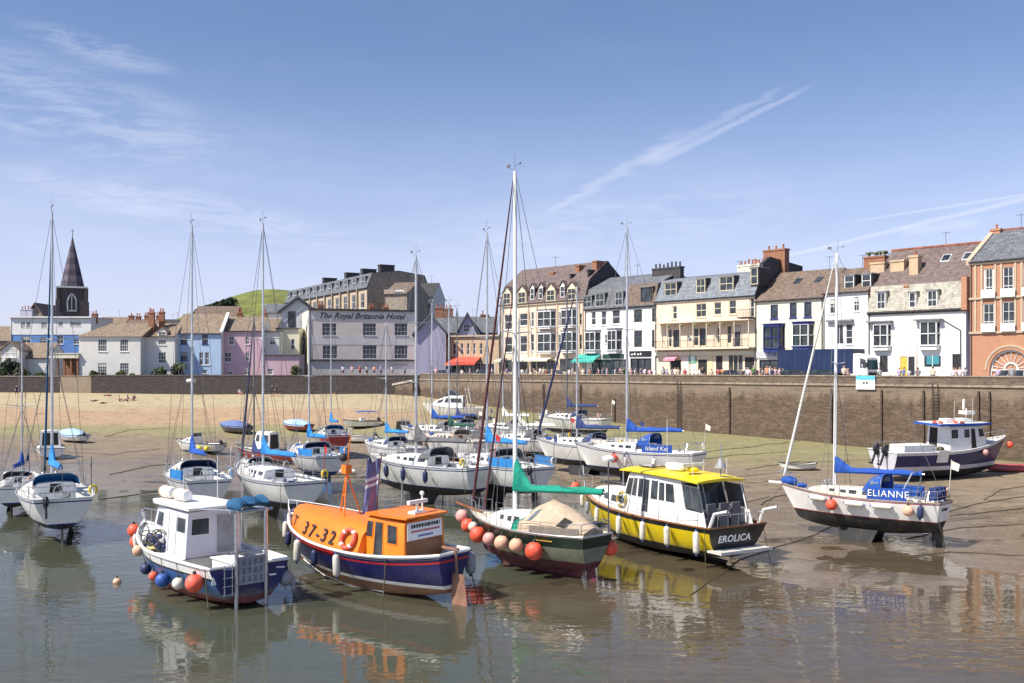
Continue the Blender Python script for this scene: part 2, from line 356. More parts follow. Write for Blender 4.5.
class MB:
    def __init__(s): s.v = []; s.f = []; s.m = []
    def add(s, vs, fs, mi=0):
        o = len(s.v); s.v += [tuple(v) for v in vs]
        s.f += [tuple(o + i for i in f) for f in fs]; s.m += [mi] * len(fs)
        return s
    def box(s, x0, x1, y0, y1, z0, z1, mi=0):
        return s.add([(x0, y0, z0), (x1, y0, z0), (x1, y1, z0), (x0, y1, z0), (x0, y0, z1), (x1, y0, z1), (x1, y1, z1), (x0, y1, z1)],
                     [(0, 3, 2, 1), (4, 5, 6, 7), (0, 1, 5, 4), (1, 2, 6, 5), (2, 3, 7, 6), (3, 0, 4, 7)], mi)
    def cbox(s, c, size, mi=0):
        return s.box(c[0] - size[0] / 2, c[0] + size[0] / 2, c[1] - size[1] / 2, c[1] + size[1] / 2, c[2] - size[2] / 2, c[2] + size[2] / 2, mi)
    def quad(s, a, b, c, d, mi=0): return s.add([a, b, c, d], [(0, 1, 2, 3)], mi)
    def ring(s, c, ax, r, n):
        ax = Vector(ax).normalized(); u = ax.orthogonal().normalized(); w = ax.cross(u)
        return [Vector(c) + (u * math.cos(2 * PI * k / n) + w * math.sin(2 * PI * k / n)) * r for k in range(n)]
    def tube(s, p, q, r, r2=None, n=6, mi=0, cap=True):
        p, q = Vector(p), Vector(q); r2 = r if r2 is None else r2
        if (q - p).length < 1e-6: return s
        a = s.ring(p, q - p, r, n); b = s.ring(q, q - p, r2, n)
        fs = [(k, (k + 1) % n, n + (k + 1) % n, n + k) for k in range(n)]
        if cap: fs += [tuple(reversed(range(n))), tuple(range(n, 2 * n))]
        return s.add(a + b, fs, mi)
    def path(s, pts, r, n=5, mi=0, closed=False):
        pts = [Vector(p) for p in pts]
        m = len(pts)
        rings = []
        for k, p in enumerate(pts):
            a = pts[k - 1] if (k or closed) else p; b = pts[(k + 1) % m] if (k < m - 1 or closed) else p
            rings.append((p, b - a))
        vs = []; ref = None
        for p, d in rings:
            d = d.normalized()
            if ref is None: ref = d.orthogonal().normalized()
            u = (ref - d * ref.dot(d))
            u = u.normalized() if u.length > 1e-4 else d.orthogonal().normalized()
            ref = u; w = d.cross(u)
            vs += [p + (u * math.cos(2 * PI * k / n) + w * math.sin(2 * PI * k / n)) * r for k in range(n)]
        fs = []
        for i in range(m if closed else m - 1):
            j = (i + 1) % m
            fs += [(i * n + k, i * n + (k + 1) % n, j * n + (k + 1) % n, j * n + k) for k in range(n)]
        return s.add(vs, fs, mi)
    def ball(s, c, r, nu=12, nv=8, mi=0):
        rx, ry, rz = (r, r, r) if not hasattr(r, '__len__') else r
        vs = [(c[0], c[1], c[2] - rz)]
        for i in range(1, nv):
            a = -PI / 2 + PI * i / nv
            for k in range(nu):
                b = 2 * PI * k / nu
                vs.append((c[0] + rx * math.cos(a) * math.cos(b), c[1] + ry * math.cos(a) * math.sin(b), c[2] + rz * math.sin(a)))
        vs.append((c[0], c[1], c[2] + rz)); e = len(vs) - 1
        fs = [(0, 1 + (k + 1) % nu, 1 + k) for k in range(nu)]
        for i in range(nv - 2):
            fs += [(1 + i * nu + k, 1 + i * nu + (k + 1) % nu, 1 + (i + 1) * nu + (k + 1) % nu, 1 + (i + 1) * nu + k) for k in range(nu)]
        fs += [(e, 1 + (nv - 2) * nu + k, 1 + (nv - 2) * nu + (k + 1) % nu) for k in range(nu)]
        return s.add(vs, fs, mi)
    def lathe(s, prof, c=(0, 0, 0), n=12, mi=0):
        vs = []
        for r, z in prof:
            vs += [(c[0] + r * math.cos(2 * PI * k / n), c[1] + r * math.sin(2 * PI * k / n), c[2] + z) for k in range(n)]
        fs = []
        for i in range(len(prof) - 1):
            fs += [(i * n + k, i * n + (k + 1) % n, (i + 1) * n + (k + 1) % n, (i + 1) * n + k) for k in range(n)]
        fs += [tuple(reversed(range(n))), tuple(range((len(prof) - 1) * n, len(prof) * n))]
        return s.add(vs, fs, mi)
    def loft(s, secs, mi=0, closed=True, caps=True, mis=None):
        n = len(secs[0]); vs = [p for sec in secs for p in sec]
        fs = []; ms = []
        for i in range(len(secs) - 1):
            for k in range(n if closed else n - 1):
                fs.append((i * n + k, i * n + (k + 1) % n, (i + 1) * n + (k + 1) % n, (i + 1) * n + k))
                ms.append(mis[k] if mis else mi)
        if caps and closed:
            fs += [tuple(reversed(range(n))), tuple(range((len(secs) - 1) * n, len(secs) * n))]; ms += [mi, mi]
        o = len(s.v); s.v += [tuple(v) for v in vs]
        s.f += [tuple(o + i for i in f) for f in fs]; s.m += ms
        return s
    def prism(s, poly, lo, hi, axis='z', mi=0):
        """polygon extruded: axis z -> (x,y), y -> (x,z), x -> (y,z)"""
        def P(a, b, h): return {'z': (a, b, h), 'y': (a, h, b), 'x': (h, a, b)}[axis]
        n = len(poly)
        vs = [P(a, b, lo) for a, b in poly] + [P(a, b, hi) for a, b in poly]
        fs = [tuple(reversed(range(n))), tuple(range(n, 2 * n))] + [(k, (k + 1) % n, n + (k + 1) % n, n + k) for k in range(n)]
        return s.add(vs, fs, mi)
    def slab(s, a, b, c, d, e=0.012, t=0.01, mi=0):
        """thin solid patch lying e above the quad a b c d (normal side)"""
        a, b, c, d = map(Vector, (a, b, c, d))
        n = (b - a).cross(d - a)
        if n.length < 1e-9: return s
        n.normalize()
        lo = [p + n * (e - t) for p in (a, b, c, d)]; hi = [p + n * e for p in (a, b, c, d)]
        return s.add(lo + hi, [(3, 2, 1, 0), (4, 5, 6, 7), (0, 1, 5, 4), (1, 2, 6, 5), (2, 3, 7, 6), (3, 0, 4, 7)], mi)
    def mesh(s, name, mats, smooth=False, fix=True):
        me = bpy.data.meshes.new(name)
        me.from_pydata(s.v, [], s.f)
        if not isinstance(mats, (list, tuple)): mats = [mats]
        for m in mats: me.materials.append(m)
        me.polygons.foreach_set('material_index', [min(i, len(mats) - 1) for i in s.m])
        if fix:
            import bmesh
            bm = bmesh.new(); bm.from_mesh(me)
            bmesh.ops.recalc_face_normals(bm, faces=bm.faces)
            bm.to_mesh(me); bm.free()
        if smooth:
            me.polygons.foreach_set('use_smooth', [True] * len(me.polygons))
            me.set_sharp_from_angle(angle=rad(smooth if smooth is not True else 38))
        me.update()
        return me
    def build(s, name, mats, parent=None, smooth=False, fix=True):
        return link_mesh(name, s.mesh(name, mats, smooth, fix), parent)

def text_mesh(txt, size, m, shear=0.0, depth=0.012, spacing=1.0, bold=0.0):
    cu = bpy.data.curves.new('lettering', 'FONT')
    cu.body = txt; cu.size = size; cu.extrude = depth / 2; cu.shear = shear; cu.space_character = spacing
    cu.align_x = 'CENTER'; cu.align_y = 'CENTER'; cu.resolution_u = 3; cu.offset = bold
    o = bpy.data.objects.new('lettering', cu); COL.objects.link(o)
    bpy.context.view_layer.update()
    me = bpy.data.meshes.new_from_object(o.evaluated_get(bpy.context.evaluated_depsgraph_get()))
    bpy.data.objects.remove(o)
    me.materials.clear(); me.materials.append(m)
    return me
def text_on(txt, size, m, parent, origin, xdir, updir, shear=0.0, spacing=1.0, name='lettering', bold=0.0):
    me = text_mesh(txt, size, m, shear, 0.012, spacing, bold)
    x = Vector(xdir).normalized(); z = x.cross(Vector(updir)).normalized(); y = z.cross(x)
    M = Matrix(((x.x, y.x, z.x, origin[0]), (x.y, y.y, z.y, origin[1]), (x.z, y.z, z.z, origin[2]), (0, 0, 0, 1)))
    me.transform(M)
    return link_mesh(name, me, parent)
# ---------------------------------------------------------------- the setting
from mathutils import noise as mnoise
QW = Vector((42.0, 88.6)); QU = Vector((-0.6628, 0.7488)); QN = Vector((-0.7488, -0.6628))   # quay wall line, direction, outward normal
QUAY_Z = 7.0
def lerp_tab(tab, x):
    if x <= tab[0][0]: return tab[0][1]
    for (a, va), (b, vb) in zip(tab, tab[1:]):
        if x <= b: return va + (vb - va) * (x - a) / (b - a)
    return tab[-1][1]
def sst(x, a, b):
    t = max(0, min(1, (x - a) / (b - a))); return t * t * (3 - 2 * t)
BASE = [(0, -.6), (40, -.24), (60, -.10), (72, .02), (88, .13), (105, .22), (118, .42), (127, 1.45), (140, 3.1), (158, 5.05), (175, 5.2)]
ALONG = [(70, .3), (86, .57), (103.6, 1.25), (118.8, 1.84), (134.8, 2.97), (155.7, 4.9)]
def ground_z(x, y):
    b = lerp_tab(BASE, y) + 0.21 * sst(x, 1, 13) * (1 - sst(y, 60, 110))
    p = Vector((x, y)) - QW
    s = p.dot(QN); d = QW.y + QU.y * p.dot(QU)
    w = 1 - sst(s, 0, 34)
    z = b + w * max(0, lerp_tab(ALONG, d) - b)
    nz = mnoise.noise(Vector((x * .09, y * .06, 0))) * .10 - .07 * max(0, 1 - abs(mnoise.noise(Vector((x * .045 + 7, y * .10, 3)))) * 9) + mnoise.noise(Vector((x * .3, y * .17, 5))) * .045 + mnoise.noise(Vector((x * 1.1, y * .7, 9))) * .02
    return z + nz * (1 if y < 118 else .8)
def on_ground(px, py):
    z = 0.0
    for _ in range(30):
        p = at(px, py, z); z = 0.6 * z + 0.4 * max(ground_z(p.x, p.y), -0.25)
    p = at(px, py, z); p.z = ground_z(p.x, p.y)
    return p

def ground_material():
    m = bpy.data.materials.new('harbour_bed'); m.use_nodes = True
    N = NT(m.node_tree); b = m.node_tree.nodes['Principled BSDF']
    pos = N.node('ShaderNodeNewGeometry').outputs['Position']
    s = N.node('ShaderNodeSeparateXYZ'); N.put(s.inputs[0], pos)
    z = s.outputs[2]
    nb = N.noise(N.mapping(pos, (.05, .12, 0)), 1.0, 6, .62, .5)
    nm = N.noise(N.mapping(pos, (.35, .8, 0)), 1.0, 6, .65, .4)
    nf = N.noise(N.mapping(pos, (2.2, 3.6, 0)), 1.0, 6, .7)
    zz = N.math('ADD', z, N.math('MULTIPLY', N.math('SUBTRACT', nb, .5), 1.3))
    zz = N.math('ADD', zz, N.math('MULTIPLY', N.math('SUBTRACT', nm, .5), .5))
    mud = N.mix(N.smooth(nm, .32, .68), (.140, .106, .066, 1), (.245, .188, .124, 1))
    mud = N.mix(N.smooth(nf, .35, .7, 0, .55), mud, (.32, .255, .17, 1))
    mauve = N.mix(N.smooth(nb, .42, .68, 0, .75), mud, (.262, .196, .135, 1))
    olive = N.mix(N.smooth(nf, .3, .7), (.20, .19, .085, 1), (.295, .265, .13, 1))
    rust = N.mix(N.smooth(nm, .3, .7), (.36, .235, .14, 1), (.41, .29, .175, 1))
    sand = N.mix(N.smooth(nm, .3, .7), (.37, .305, .18, 1), (.45, .375, .235, 1))
    c = N.mix(N.smooth(zz, .35, .85), mauve, olive)
    left = N.smooth(N.math('ADD', s.outputs[0], N.math('MULTIPLY', nb, 30)), 16, -6)
    rz = N.math('MULTIPLY', N.smooth(zz, 1.15, 1.9), left)
    c = N.mix(rz, c, rust)
    c = N.mix(N.math('MULTIPLY', N.smooth(zz, 2.8, 3.6), N.smooth(left, 0, .8, .25, 1)), c, sand)
    gr = N.noise(N.mapping(pos, (.9, .55, 0), loc=(1, 2, 0)), 1.0, 9, .85, .3)
    c = N.mix(N.smooth(gr, .36, .50, .5, 0), c, (.07, .055, .035, 1)); c = N.mix(N.smooth(gr, .54, .68, 0, .45), c, (.42, .35, .24, 1))
    # weed and scuffed patches scattered over the flat
    wd = N.smooth(N.noise(N.mapping(pos, (.35, 1.5, 0), loc=(4, 9, 0)), 1.0, 8, .78, 1.2), .56, .64)
    wd = N.math('MULTIPLY', wd, N.smooth(z, 4.6, 1.6, .12, .75))
    c = N.mix(wd, c, (.075, .065, .035, 1))
    wet = N.smooth(N.math('ADD', z, N.math('MULTIPLY', N.math('SUBTRACT', nm, .5), .62)), .30, -.02)
    c = N.mix(N.math('MULTIPLY', wet, .30), c, (.075, .06, .05, 1))
    N.put(b.inputs['Base Color'], c)
    N.put(b.inputs['Roughness'], N.math('ADD', N.smooth(wet, 0, 1, .72, .15), N.math('MULTIPLY', N.math('SUBTRACT', nf, .5), .16)))
    bp = N.node('ShaderNodeBump'); bp.inputs['Strength'].default_value = .5; bp.inputs['Distance'].default_value = .05
    N.put(bp.inputs['Height'], N.math('ADD', nf, N.math('MULTIPLY', nm, .6)))
    N.put(b.inputs['Normal'], bp.outputs[0])
    return m
def water_material():
    m = bpy.data.materials.new('shallow_water'); m.use_nodes = True
    N = NT(m.node_tree); b = m.node_tree.nodes['Principled BSDF']
    pos = N.node('ShaderNodeNewGeometry').outputs['Position']
    n0 = N.noise(N.mapping(pos, (.06, .10, 0)), 1.0, 4, .6)
    sx = N.node('ShaderNodeSeparateXYZ'); N.put(sx.inputs[0], pos)
    east = N.smooth(N.math('ADD', sx.outputs[0], N.math('MULTIPLY', N.math('SUBTRACT', n0, .5), 26)), -4, 9)
    c = N.mix(east, N.mix(N.smooth(n0, .35, .65), (.072, .090, .060, 1), (.10, .10, .07, 1)), (.112, .088, .054, 1))
    N.put(b.inputs['Base Color'], c)
    b.inputs['Roughness'].default_value = 1.0; b.inputs['Specular IOR Level'].default_value = 0
    r1 = N.noise(N.mapping(pos, (1.3, 2.1, 0), (0, 0, rad(10))), 1.0, 2, .5, .4)
    r2 = N.noise(N.mapping(pos, (.42, .75, 0), (0, 0, rad(-12))), 1.0, 2, .5, .4)
    calm = N.smooth(N.noise(N.mapping(pos, (.05, .09, 0), loc=(3, 8, 0)), 1.0, 3, .5), .36, .64, .25, 1.0)
    h = N.math('MULTIPLY', N.math('ADD', r1, N.math('MULTIPLY', r2, 1.2)), calm)
    bp = N.node('ShaderNodeBump'); bp.inputs['Strength'].default_value = .34; bp.inputs['Distance'].default_value = .06
    N.put(bp.inputs['Height'], h)
    tr = N.node('ShaderNodeBsdfTransparent'); mx = N.node('ShaderNodeMixShader'); N.put(mx.inputs[0], N.math('SUBTRACT', N.smooth(n0, .3, .7, .72, .50), N.math('MULTIPLY', east, .2)))
    N.l.new(tr.outputs[0], mx.inputs[1]); N.l.new(b.outputs[0], mx.inputs[2])
    gl = N.node('ShaderNodeBsdfGlossy'); gl.inputs['Roughness'].default_value = .03; N.put(gl.inputs['Normal'], bp.outputs[0])
    fr = N.node('ShaderNodeFresnel'); fr.inputs['IOR'].default_value = 1.36; N.put(fr.inputs['Normal'], bp.outputs[0])
    m2 = N.node('ShaderNodeMixShader'); N.put(m2.inputs[0], fr.outputs[0]); N.l.new(mx.outputs[0], m2.inputs[1]); N.l.new(gl.outputs[0], m2.inputs[2])
    N.l.new(m2.outputs[0], m.node_tree.nodes['Material Output'].inputs[0])
    return m
def build_ground():
    x0, x1, y0, y1, st = -135.0, 75.0, 12.0, 164.0, 0.6
    nx, ny = int((x1 - x0) / st), int((y1 - y0) / st)
    mb = MB()
    for j in range(ny + 1):
        for i in range(nx + 1):
            x, y = x0 + st * i, y0 + st * j
            mb.v.append((x, y, ground_z(x, y)))
    for j in range(ny):
        for i in range(nx):
            a = j * (nx + 1) + i
            mb.f.append((a, a + 1, a + nx + 2, a + nx + 1)); mb.m.append(0)
    gm = ground_material()
    kind(mb.build('harbour_bed', gm, smooth=80, fix=False), 'structure')
    far = MB(); far.quad((-4000, -500, -.9), (4000, -500, -.9), (4000, 5000, -.9), (-4000, 5000, -.9))
    kind(far.build('ground', mat('far_ground', (.12, .13, .07), .9, var=.3, scale=.02), fix=False), 'structure')
    w = MB(); w.quad((-260, -60, 0), (110, -60, 0), (110, 112, 0), (-260, 112, 0))
    kind(w.build('water', water_material(), fix=False), 'structure')
build_ground()

STONE = brick_mat('quay_stone', (.125, .085, .056), (.25, .178, .12), (.10, .073, .053), .42, .15, stain=(.062, .043, .03), stain_amt=.8, low=(1.3, (.085, .072, .035), .7), bump=1.0, wob=.22, msize=.03, drip=(6.3, (.31, .245, .18), .6))
PARAPET = brick_mat('parapet_stone', (.15, .11, .08), (.25, .19, .14), (.125, .095, .07), .42, .15, stain=(.09, .068, .05), stain_amt=.6, bump=.8, wob=.15, msize=.03)
COPING = mat('coping_stone', (.31, .25, .19), .85, var=.3, scale=1.3, stain=(.17, .13, .10), stain_amt=.6, bump=.4)
SEASTONE = brick_mat('sea_wall_stone', (.058, .047, .045), (.11, .088, .082), (.055, .045, .042), .5, .2, stain=(.045, .037, .036), stain_amt=.6, bump=.8, wob=.15, msize=.03)
SEAPALE = brick_mat('pale_sea_wall_stone', (.27, .215, .155), (.36, .29, .22), (.2, .16, .12), .5, .24, stain=(.15, .12, .09), stain_amt=.4, bump=.6)
ASPHALT = mat('asphalt', (.06, .06, .06), .9, var=.2, scale=1)
CORNER = QW + QU * 84.5
SEAEND = Vector((-120, CORNER.y + 9.0))

def wall_run(name, label, a, b, zb, zt, mats, thick=.5, parapet=None):
    a, b = Vector(a), Vector(b); d = b - a
    o = empty(name, (a.x, a.y, 0), math.atan2(d.y, d.x)); thing(o, label, 'wall')
    L = d.length
    m = MB(); m.box(0, L, 0, 2.0, -1.5, zb); m.build('wall_face', mats[0], o)
    if parapet:
        k = MB(); k.box(0, L, -.13, .5, zb + .003, zb + .2); k.build('string_course', mats[2], o)
        p = MB(); p.box(0, L, 0, thick, zb + .203, zt - .12); p.build('parapet', mats[1], o)
        c = MB()
        x = 0
        while x < L:
            w = RND.uniform(1.4, 1.9); c.box(x, min(L, x + w) - .02, -.08, thick + .07, zt - .117, zt + RND.uniform(-.012, .012)); x += w
        c.build('coping', mats[2], o)
    else:
        c = MB(); c.box(0, L, -.06, 2.02, zb + .003, zb + .12); c.build('coping', mats[1], o)
    return o
q0 = QW - QU * 45
wall_run('quay_wall', 'long brown stone quay wall with pale ledge below its parapet', CORNER, q0, QUAY_Z - .05, 7.98, (STONE, PARAPET, COPING), parapet=True)
sw1, sw2 = at(50, 400).x, 0
def sea_pt(px):
    k = (px - 512) / FPX
    d = SEAEND - CORNER
    t = (k * CORNER.y - CORNER.x) / (d.x - k * d.y)
    return CORNER + d * t
wall_run('sea_wall', 'dark purplish stone sea wall behind the beach below the pink hotel', sea_pt(91), CORNER + (SEAEND - CORNER).normalized() * .02, 7.62, 7.7, (SEASTONE, mat('dark_coping', (.15, .12, .11), .85, var=.3)))
wall_run('sea_wall', 'short pale stone stretch of sea wall below the grey villa', sea_pt(60), sea_pt(91) , 7.5, 7.6, (SEAPALE, COPING))
wall_run('sea_wall', 'dark stone sea wall end beside the blue house', SEAEND, sea_pt(60), 7.45, 7.6, (SEASTONE, COPING))
# land behind the walls
road = MB()
poly = [(q0.x, q0.y), (CORNER.x, CORNER.y), (SEAEND.x, SEAEND.y), (-900, 170), (-900, 1500), (900, 1500), (900, q0.y)]
inn = [(q0 - QN * 1.0), (CORNER - QN * 1.0 + Vector((0, 1))), SEAEND + Vector((0, 1.0))]
poly[0] = (inn[0].x, inn[0].y); poly[1] = (inn[1].x, inn[1].y); poly[2] = (inn[2].x, inn[2].y)
road.prism(poly, 5.0, QUAY_Z)
kind(road.build('road', ASPHALT), 'structure')
pv = MB()
pa, pb = q0 - QN * 10.4, CORNER - QN * 10.4
for (s0, s1, nm) in ((.5, 3.2, 0), (10.6, 13.95, 0)):
    a, b = q0 - QN * s0, CORNER - QN * s0; c, d = CORNER - QN * s1, q0 - QN * s1
    pv.prism([(a.x, a.y), (b.x, b.y), (c.x, c.y), (d.x, d.y)], QUAY_Z - .2, QUAY_Z + .13)
kind(pv.build('pavement', mat('paving', (.33, .31, .28), .85, var=.15, scale=2)), 'structure')

def build_hill():
    m = MB(); nx, ny = 70, 40
    for j in range(ny + 1):
        for i in range(nx + 1):
            x = -260 + 240 * i / nx; y = 420 + 200 * j / ny
            dx = (x + 118) / (58 if x < -118 else 75); dy = (y - 520) / 62
            h = 46 * math.exp(-(abs(dx) ** 2.3) * .5 - dy * dy * .5)
            h += mnoise.noise(Vector((x * .03, y * .03, 0))) * 2.5 + mnoise.noise(Vector((x * .12, y * .12, 2))) * .7
            m.v.append((x, y, 3 + max(h, 0)))
    for j in range(ny):
        for i in range(nx):
            a = j * (nx + 1) + i; m.f.append((a, a + 1, a + nx + 2, a + nx + 1)); m.m.append(0)
    kind(m.build('hill', mat('hill_grass', (.15, .17, .035), .95, var=.35, scale=.15, stain=(.085, .085, .03), stain_amt=.9, bump=.6, bscale=1.5), smooth=80, fix=False), 'structure')
build_hill()
# pale slipway wall sloping down the beach from the quay corner
sa = on_ground(356, 393.5); 
o = empty('slipway', (sa.x, sa.y, 0), math.atan2(CORNER.y - .6 - sa.y, CORNER.x - 1 - sa.x)); thing(o, 'pale concrete slipway kerb sloping from the beach up to the quay corner', 'slipway')
Ls = (Vector((CORNER.x - 1, CORNER.y - .6)) - Vector((sa.x, sa.y))).length
m = MB(); m.prism([(0, sa.z - 1), (Ls, sa.z - 1), (Ls, 6.75), (0, sa.z + .1)], -.1, .9, 'y'); m.build('retaining_wall', STONE, o)
m = MB(); m.prism([(0, sa.z + .103), (Ls, 6.753), (Ls, 7.05), (0, sa.z + .38)], -.22, 1.1, 'y'); m.build('kerb', mat('pale_concrete', (.5, .45, .36), .85, var=.2), o)
# ---------------------------------------------------------------- buildings
def render_mat(nm, c, **k):
    d = dict(rough=.85, var=.05, scale=.6, stain=tuple(x * .72 for x in c), stain_amt=.35, streak=.10, bump=.12, bscale=30); d.update(k)
    return mat(nm, c, **d)
B = dict(
    white=render_mat('white_render', (.80, .79, .76)), offwhite=render_mat('offwhite_render', (.71, .70, .65)),
    cream=render_mat('cream_render', (.74, .70, .55)), peach=render_mat('peach_render', (.74, .60, .46)),
    sand=render_mat('sandstone_render', (.50, .40, .29)), buff=render_mat('buff_brick', (.54, .40, .26), var=.15),
    pink=render_mat('pink_render', (.60, .41, .46)), dpink=render_mat('dusky_pink_render', (.67, .59, .54)), hotelgrey=render_mat('hotel_grey_render', (.64, .61, .58)),
    pblue=render_mat('pale_blue_render', (.43, .57, .76)), blue=render_mat('strong_blue_render', (.13, .27, .58)), lilac=render_mat('lilac_and_shade_render', (.56, .54, .64)),
    purple=render_mat('purple_render', (.42, .40, .53)), stone=render_mat('grey_stone', (.30, .25, .20), var=.3, scale=2.0), dstone=render_mat('dark_church_stone', (.105, .085, .078), var=.35, scale=1.5),
    greywall=render_mat('grey_render', (.40, .40, .41)), brown=render_mat('brown_brick', (.30, .14, .08), var=.2, scale=3),
    brick=brick_mat('orange_brick', (.36, .155, .08), (.46, .225, .13), (.42, .30, .22), .225, .075, stain=(.3, .12, .05), stain_amt=.3, bump=.15, msize=.01),
    slate=slate_mat('grey_slate', (.155, .165, .185)), bluesl=slate_mat('blue_grey_slate', (.20, .225, .26)), brownsl=slate_mat('brown_slate', (.19, .135, .105), moss=(.16, .14, .06), moss_amt=.4),
    purplesl=slate_mat('purple_slate', (.17, .125, .115)), darksl=slate_mat('dark_slate', (.055, .052, .055)), tan=slate_mat('tan_tiles', (.255, .19, .135), .3, .3, moss=(.2, .18, .08), moss_amt=.4),
    mossy=slate_mat('lichened_slate', (.46, .42, .35), .3, .3, moss=(.36, .42, .33), moss_amt=.9), lead=mat('lead_sheet', (.20, .20, .21), .6, var=.2), redtile=slate_mat('red_ridge_tile', (.34, .105, .05)),
    frame=mat('white_joinery', (.78, .78, .76), .45, var=.04), cframe=mat('cream_joinery', (.74, .66, .46), .5, var=.05), bframe=mat('navy_joinery', (.02, .035, .17), .45, var=.1),
    dframe=mat('dark_joinery', (.03, .03, .035), .5), gframe=mat('pale_grey_joinery', (.5, .52, .53), .5), blind=mat('window_blind', (.55, .52, .46), .8, var=.1),
    pot=mat('terracotta_pot', (.40, .14, .07), .85, var=.25), iron=mat('cast_iron', (.03, .03, .032), .5), gutter=mat('gutter_paint', (.05, .05, .055), .5),
    shopgreen=mat('dark_green_shopfront', (.015, .06, .05), .5), shopblack=mat('black_fascia', (.018, .018, .02), .4), fascia=mat('pale_grey_fascia', (.52, .52, .54), .5),
)
WCACHE = {}
def win_mesh(w, h, cols, rows, fr, part):
    k = (round(w, 2), round(h, 2), cols, rows, fr, part)
    if k in WCACHE: return WCACHE[k]
    t = min(.085, w * .12); m = MB()
    if part == 'f':
        m.box(0, t, -.04, .04, 0, h); m.box(w - t, w, -.04, .04, 0, h); m.box(t, w - t, -.04, .04, 0, t); m.box(t, w - t, -.04, .04, h - t, h)
        for c in range(1, cols): x = w * c / cols; m.box(x - .022, x + .022, -.028, .03, t, h - t)
        for r in range(1, rows):
            z = h * r / rows; b = .034 if r == rows // 2 else .02
            m.box(t, w - t, -.036, .032, z - b, z + b)
        me = m.mesh('window', B[fr])
    else:
        m.box(t * .5, w - t * .5, .005, .024, t * .5, h - t * .5); me = m.mesh('pane', G['glass'])
    WCACHE[k] = me
    return me
def window(parent, x, z, w, h, y=.10, style=(2, 2), fr='frame', sill=True, name='window', blind=None, rz=0):
    o = link_mesh(name, win_mesh(w, h, style[0], style[1], fr, 'f'), parent); o.location = (x, y, z); o.rotation_euler = (0, 0, rz)
    p = link_mesh('pane', win_mesh(w, h, style[0], style[1], fr, 'p'), o)
    if sill:
        m = MB(); m.box(-.08, w + .08, -.20, .03, -.11, -.004); s = m.build('sill', B[fr], o)
    if blind is None: blind = RND.random() < .4
    if blind:
        m = MB()
        if RND.random() < .5: hh = h * RND.uniform(.2, .5); m.box(.06, w - .06, -.012, -.004, h - hh, h - .06)
        else: m.box(.06, w * .24, -.012, -.004, .06, h - .06); m.box(w * .76, w - .06, -.012, -.004, .06, h - .06)
        m.build('curtain', B['blind'], o)
    return o
def wall_mesh(W, D, z0, prof, opens, reveal=.16, parapet_side=0):
    """house shell: front with true openings, sides that rise to the roof profile, back. materials: 0 front, 1 sides"""
    m = MB(); eave = prof[0][1]
    xs = sorted({0, W, *[v for o in opens for v in (o[0], o[0] + o[2])]}); zs = sorted({z0, eave, *[v for o in opens for v in (o[1], o[1] + o[3])]})
    for i in range(len(xs) - 1):
        for j in range(len(zs) - 1):
            cx, cz = (xs[i] + xs[i + 1]) / 2, (zs[j] + zs[j + 1]) / 2
            if any(o[0] < cx < o[0] + o[2] and o[1] < cz < o[1] + o[3] for o in opens): continue
            m.quad((xs[i], 0, zs[j]), (xs[i + 1], 0, zs[j]), (xs[i + 1], 0, zs[j + 1]), (xs[i], 0, zs[j + 1]))
    for x, z, w, h in [o[:4] for o in opens]:
        r = reveal
        m.quad((x, 0, z), (x, r, z), (x, r, z + h), (x, 0, z + h)); m.quad((x + w, r, z), (x + w, 0, z), (x + w, 0, z + h), (x + w, r, z + h))
        m.quad((x, 0, z + h), (x, r, z + h), (x + w, r, z + h), (x + w, 0, z + h)); m.quad((x, r, z), (x, 0, z), (x + w, 0, z), (x + w, r, z))
        m.quad((x, r, z), (x + w, r, z), (x + w, r, z + h), (x, r, z + h))
    for x in (0, W):
        poly = [(0, z0)] + list(prof) + [(D, z0)]
        o = len(m.v); m.v += [(x, a, b) for a, b in poly]
        m.f.append(tuple(range(o, o + len(poly))) if x == 0 else tuple(reversed(range(o, o + len(poly))))); m.m.append(1)
    m.quad((W, D, z0), (0, D, z0), (0, D, prof[-1][1]), (W, D, prof[-1][1]), 1)
    return m
def roof_mesh(W, prof, ov=.25, th=.14, xo=.02):
    """sheet of slates following the profile; eaves overhang"""
    m = MB(); P = [Vector((a, b)) for a, b in prof]
    d0 = (P[1] - P[0]).normalized(); d1 = (P[-2] - P[-1]).normalized()
    P[0] = P[0] - d0 * ov; P[-1] = P[-1] - d1 * ov
    top = []
    for i, p in enumerate(P):
        ns = []
        for a, b in ((i - 1, i), (i, i + 1)):
            if 0 <= a and b < len(P):
                e = (P[b] - P[a]).normalized(); ns.append(Vector((-e.y, e.x)))
        n = sum(ns, Vector((0, 0))).normalized(); k = th / max(.5, n.dot(ns[0]))
        top.append(p + n * k)
    lo = [p + (t - p) * .06 for p, t in zip(P, top)]
    m.prism([(p.x, p.y) for p in lo] + [(p.x, p.y) for p in reversed(top)], -xo, W + xo, 'x')
    return m
def chimney(parent, x, y, z0, z1, w=.9, d=.6, pots=3, bm='buff', name='chimney', potm='pot'):
    m = MB(); m.box(x - w / 2, x + w / 2, y - d / 2, y + d / 2, z0, z1 - .22); m.box(x - w / 2 - .08, x + w / 2 + .08, y - d / 2 - .08, y + d / 2 + .08, z1 - .22, z1)
    o = m.build(name, B[bm], parent)
    k = MB()
    for i in range(pots):
        px = x + (i - (pots - 1) / 2) * (w / max(pots, 1)); h = RND.uniform(.45, .75)
        k.lathe([(.13, 0), (.11, h * .8), (.15, h * .82), (.14, h)], (px, y, z1 + .002), 8)
    if pots: k.build('chimney_pot', B[potm], o)
    return o
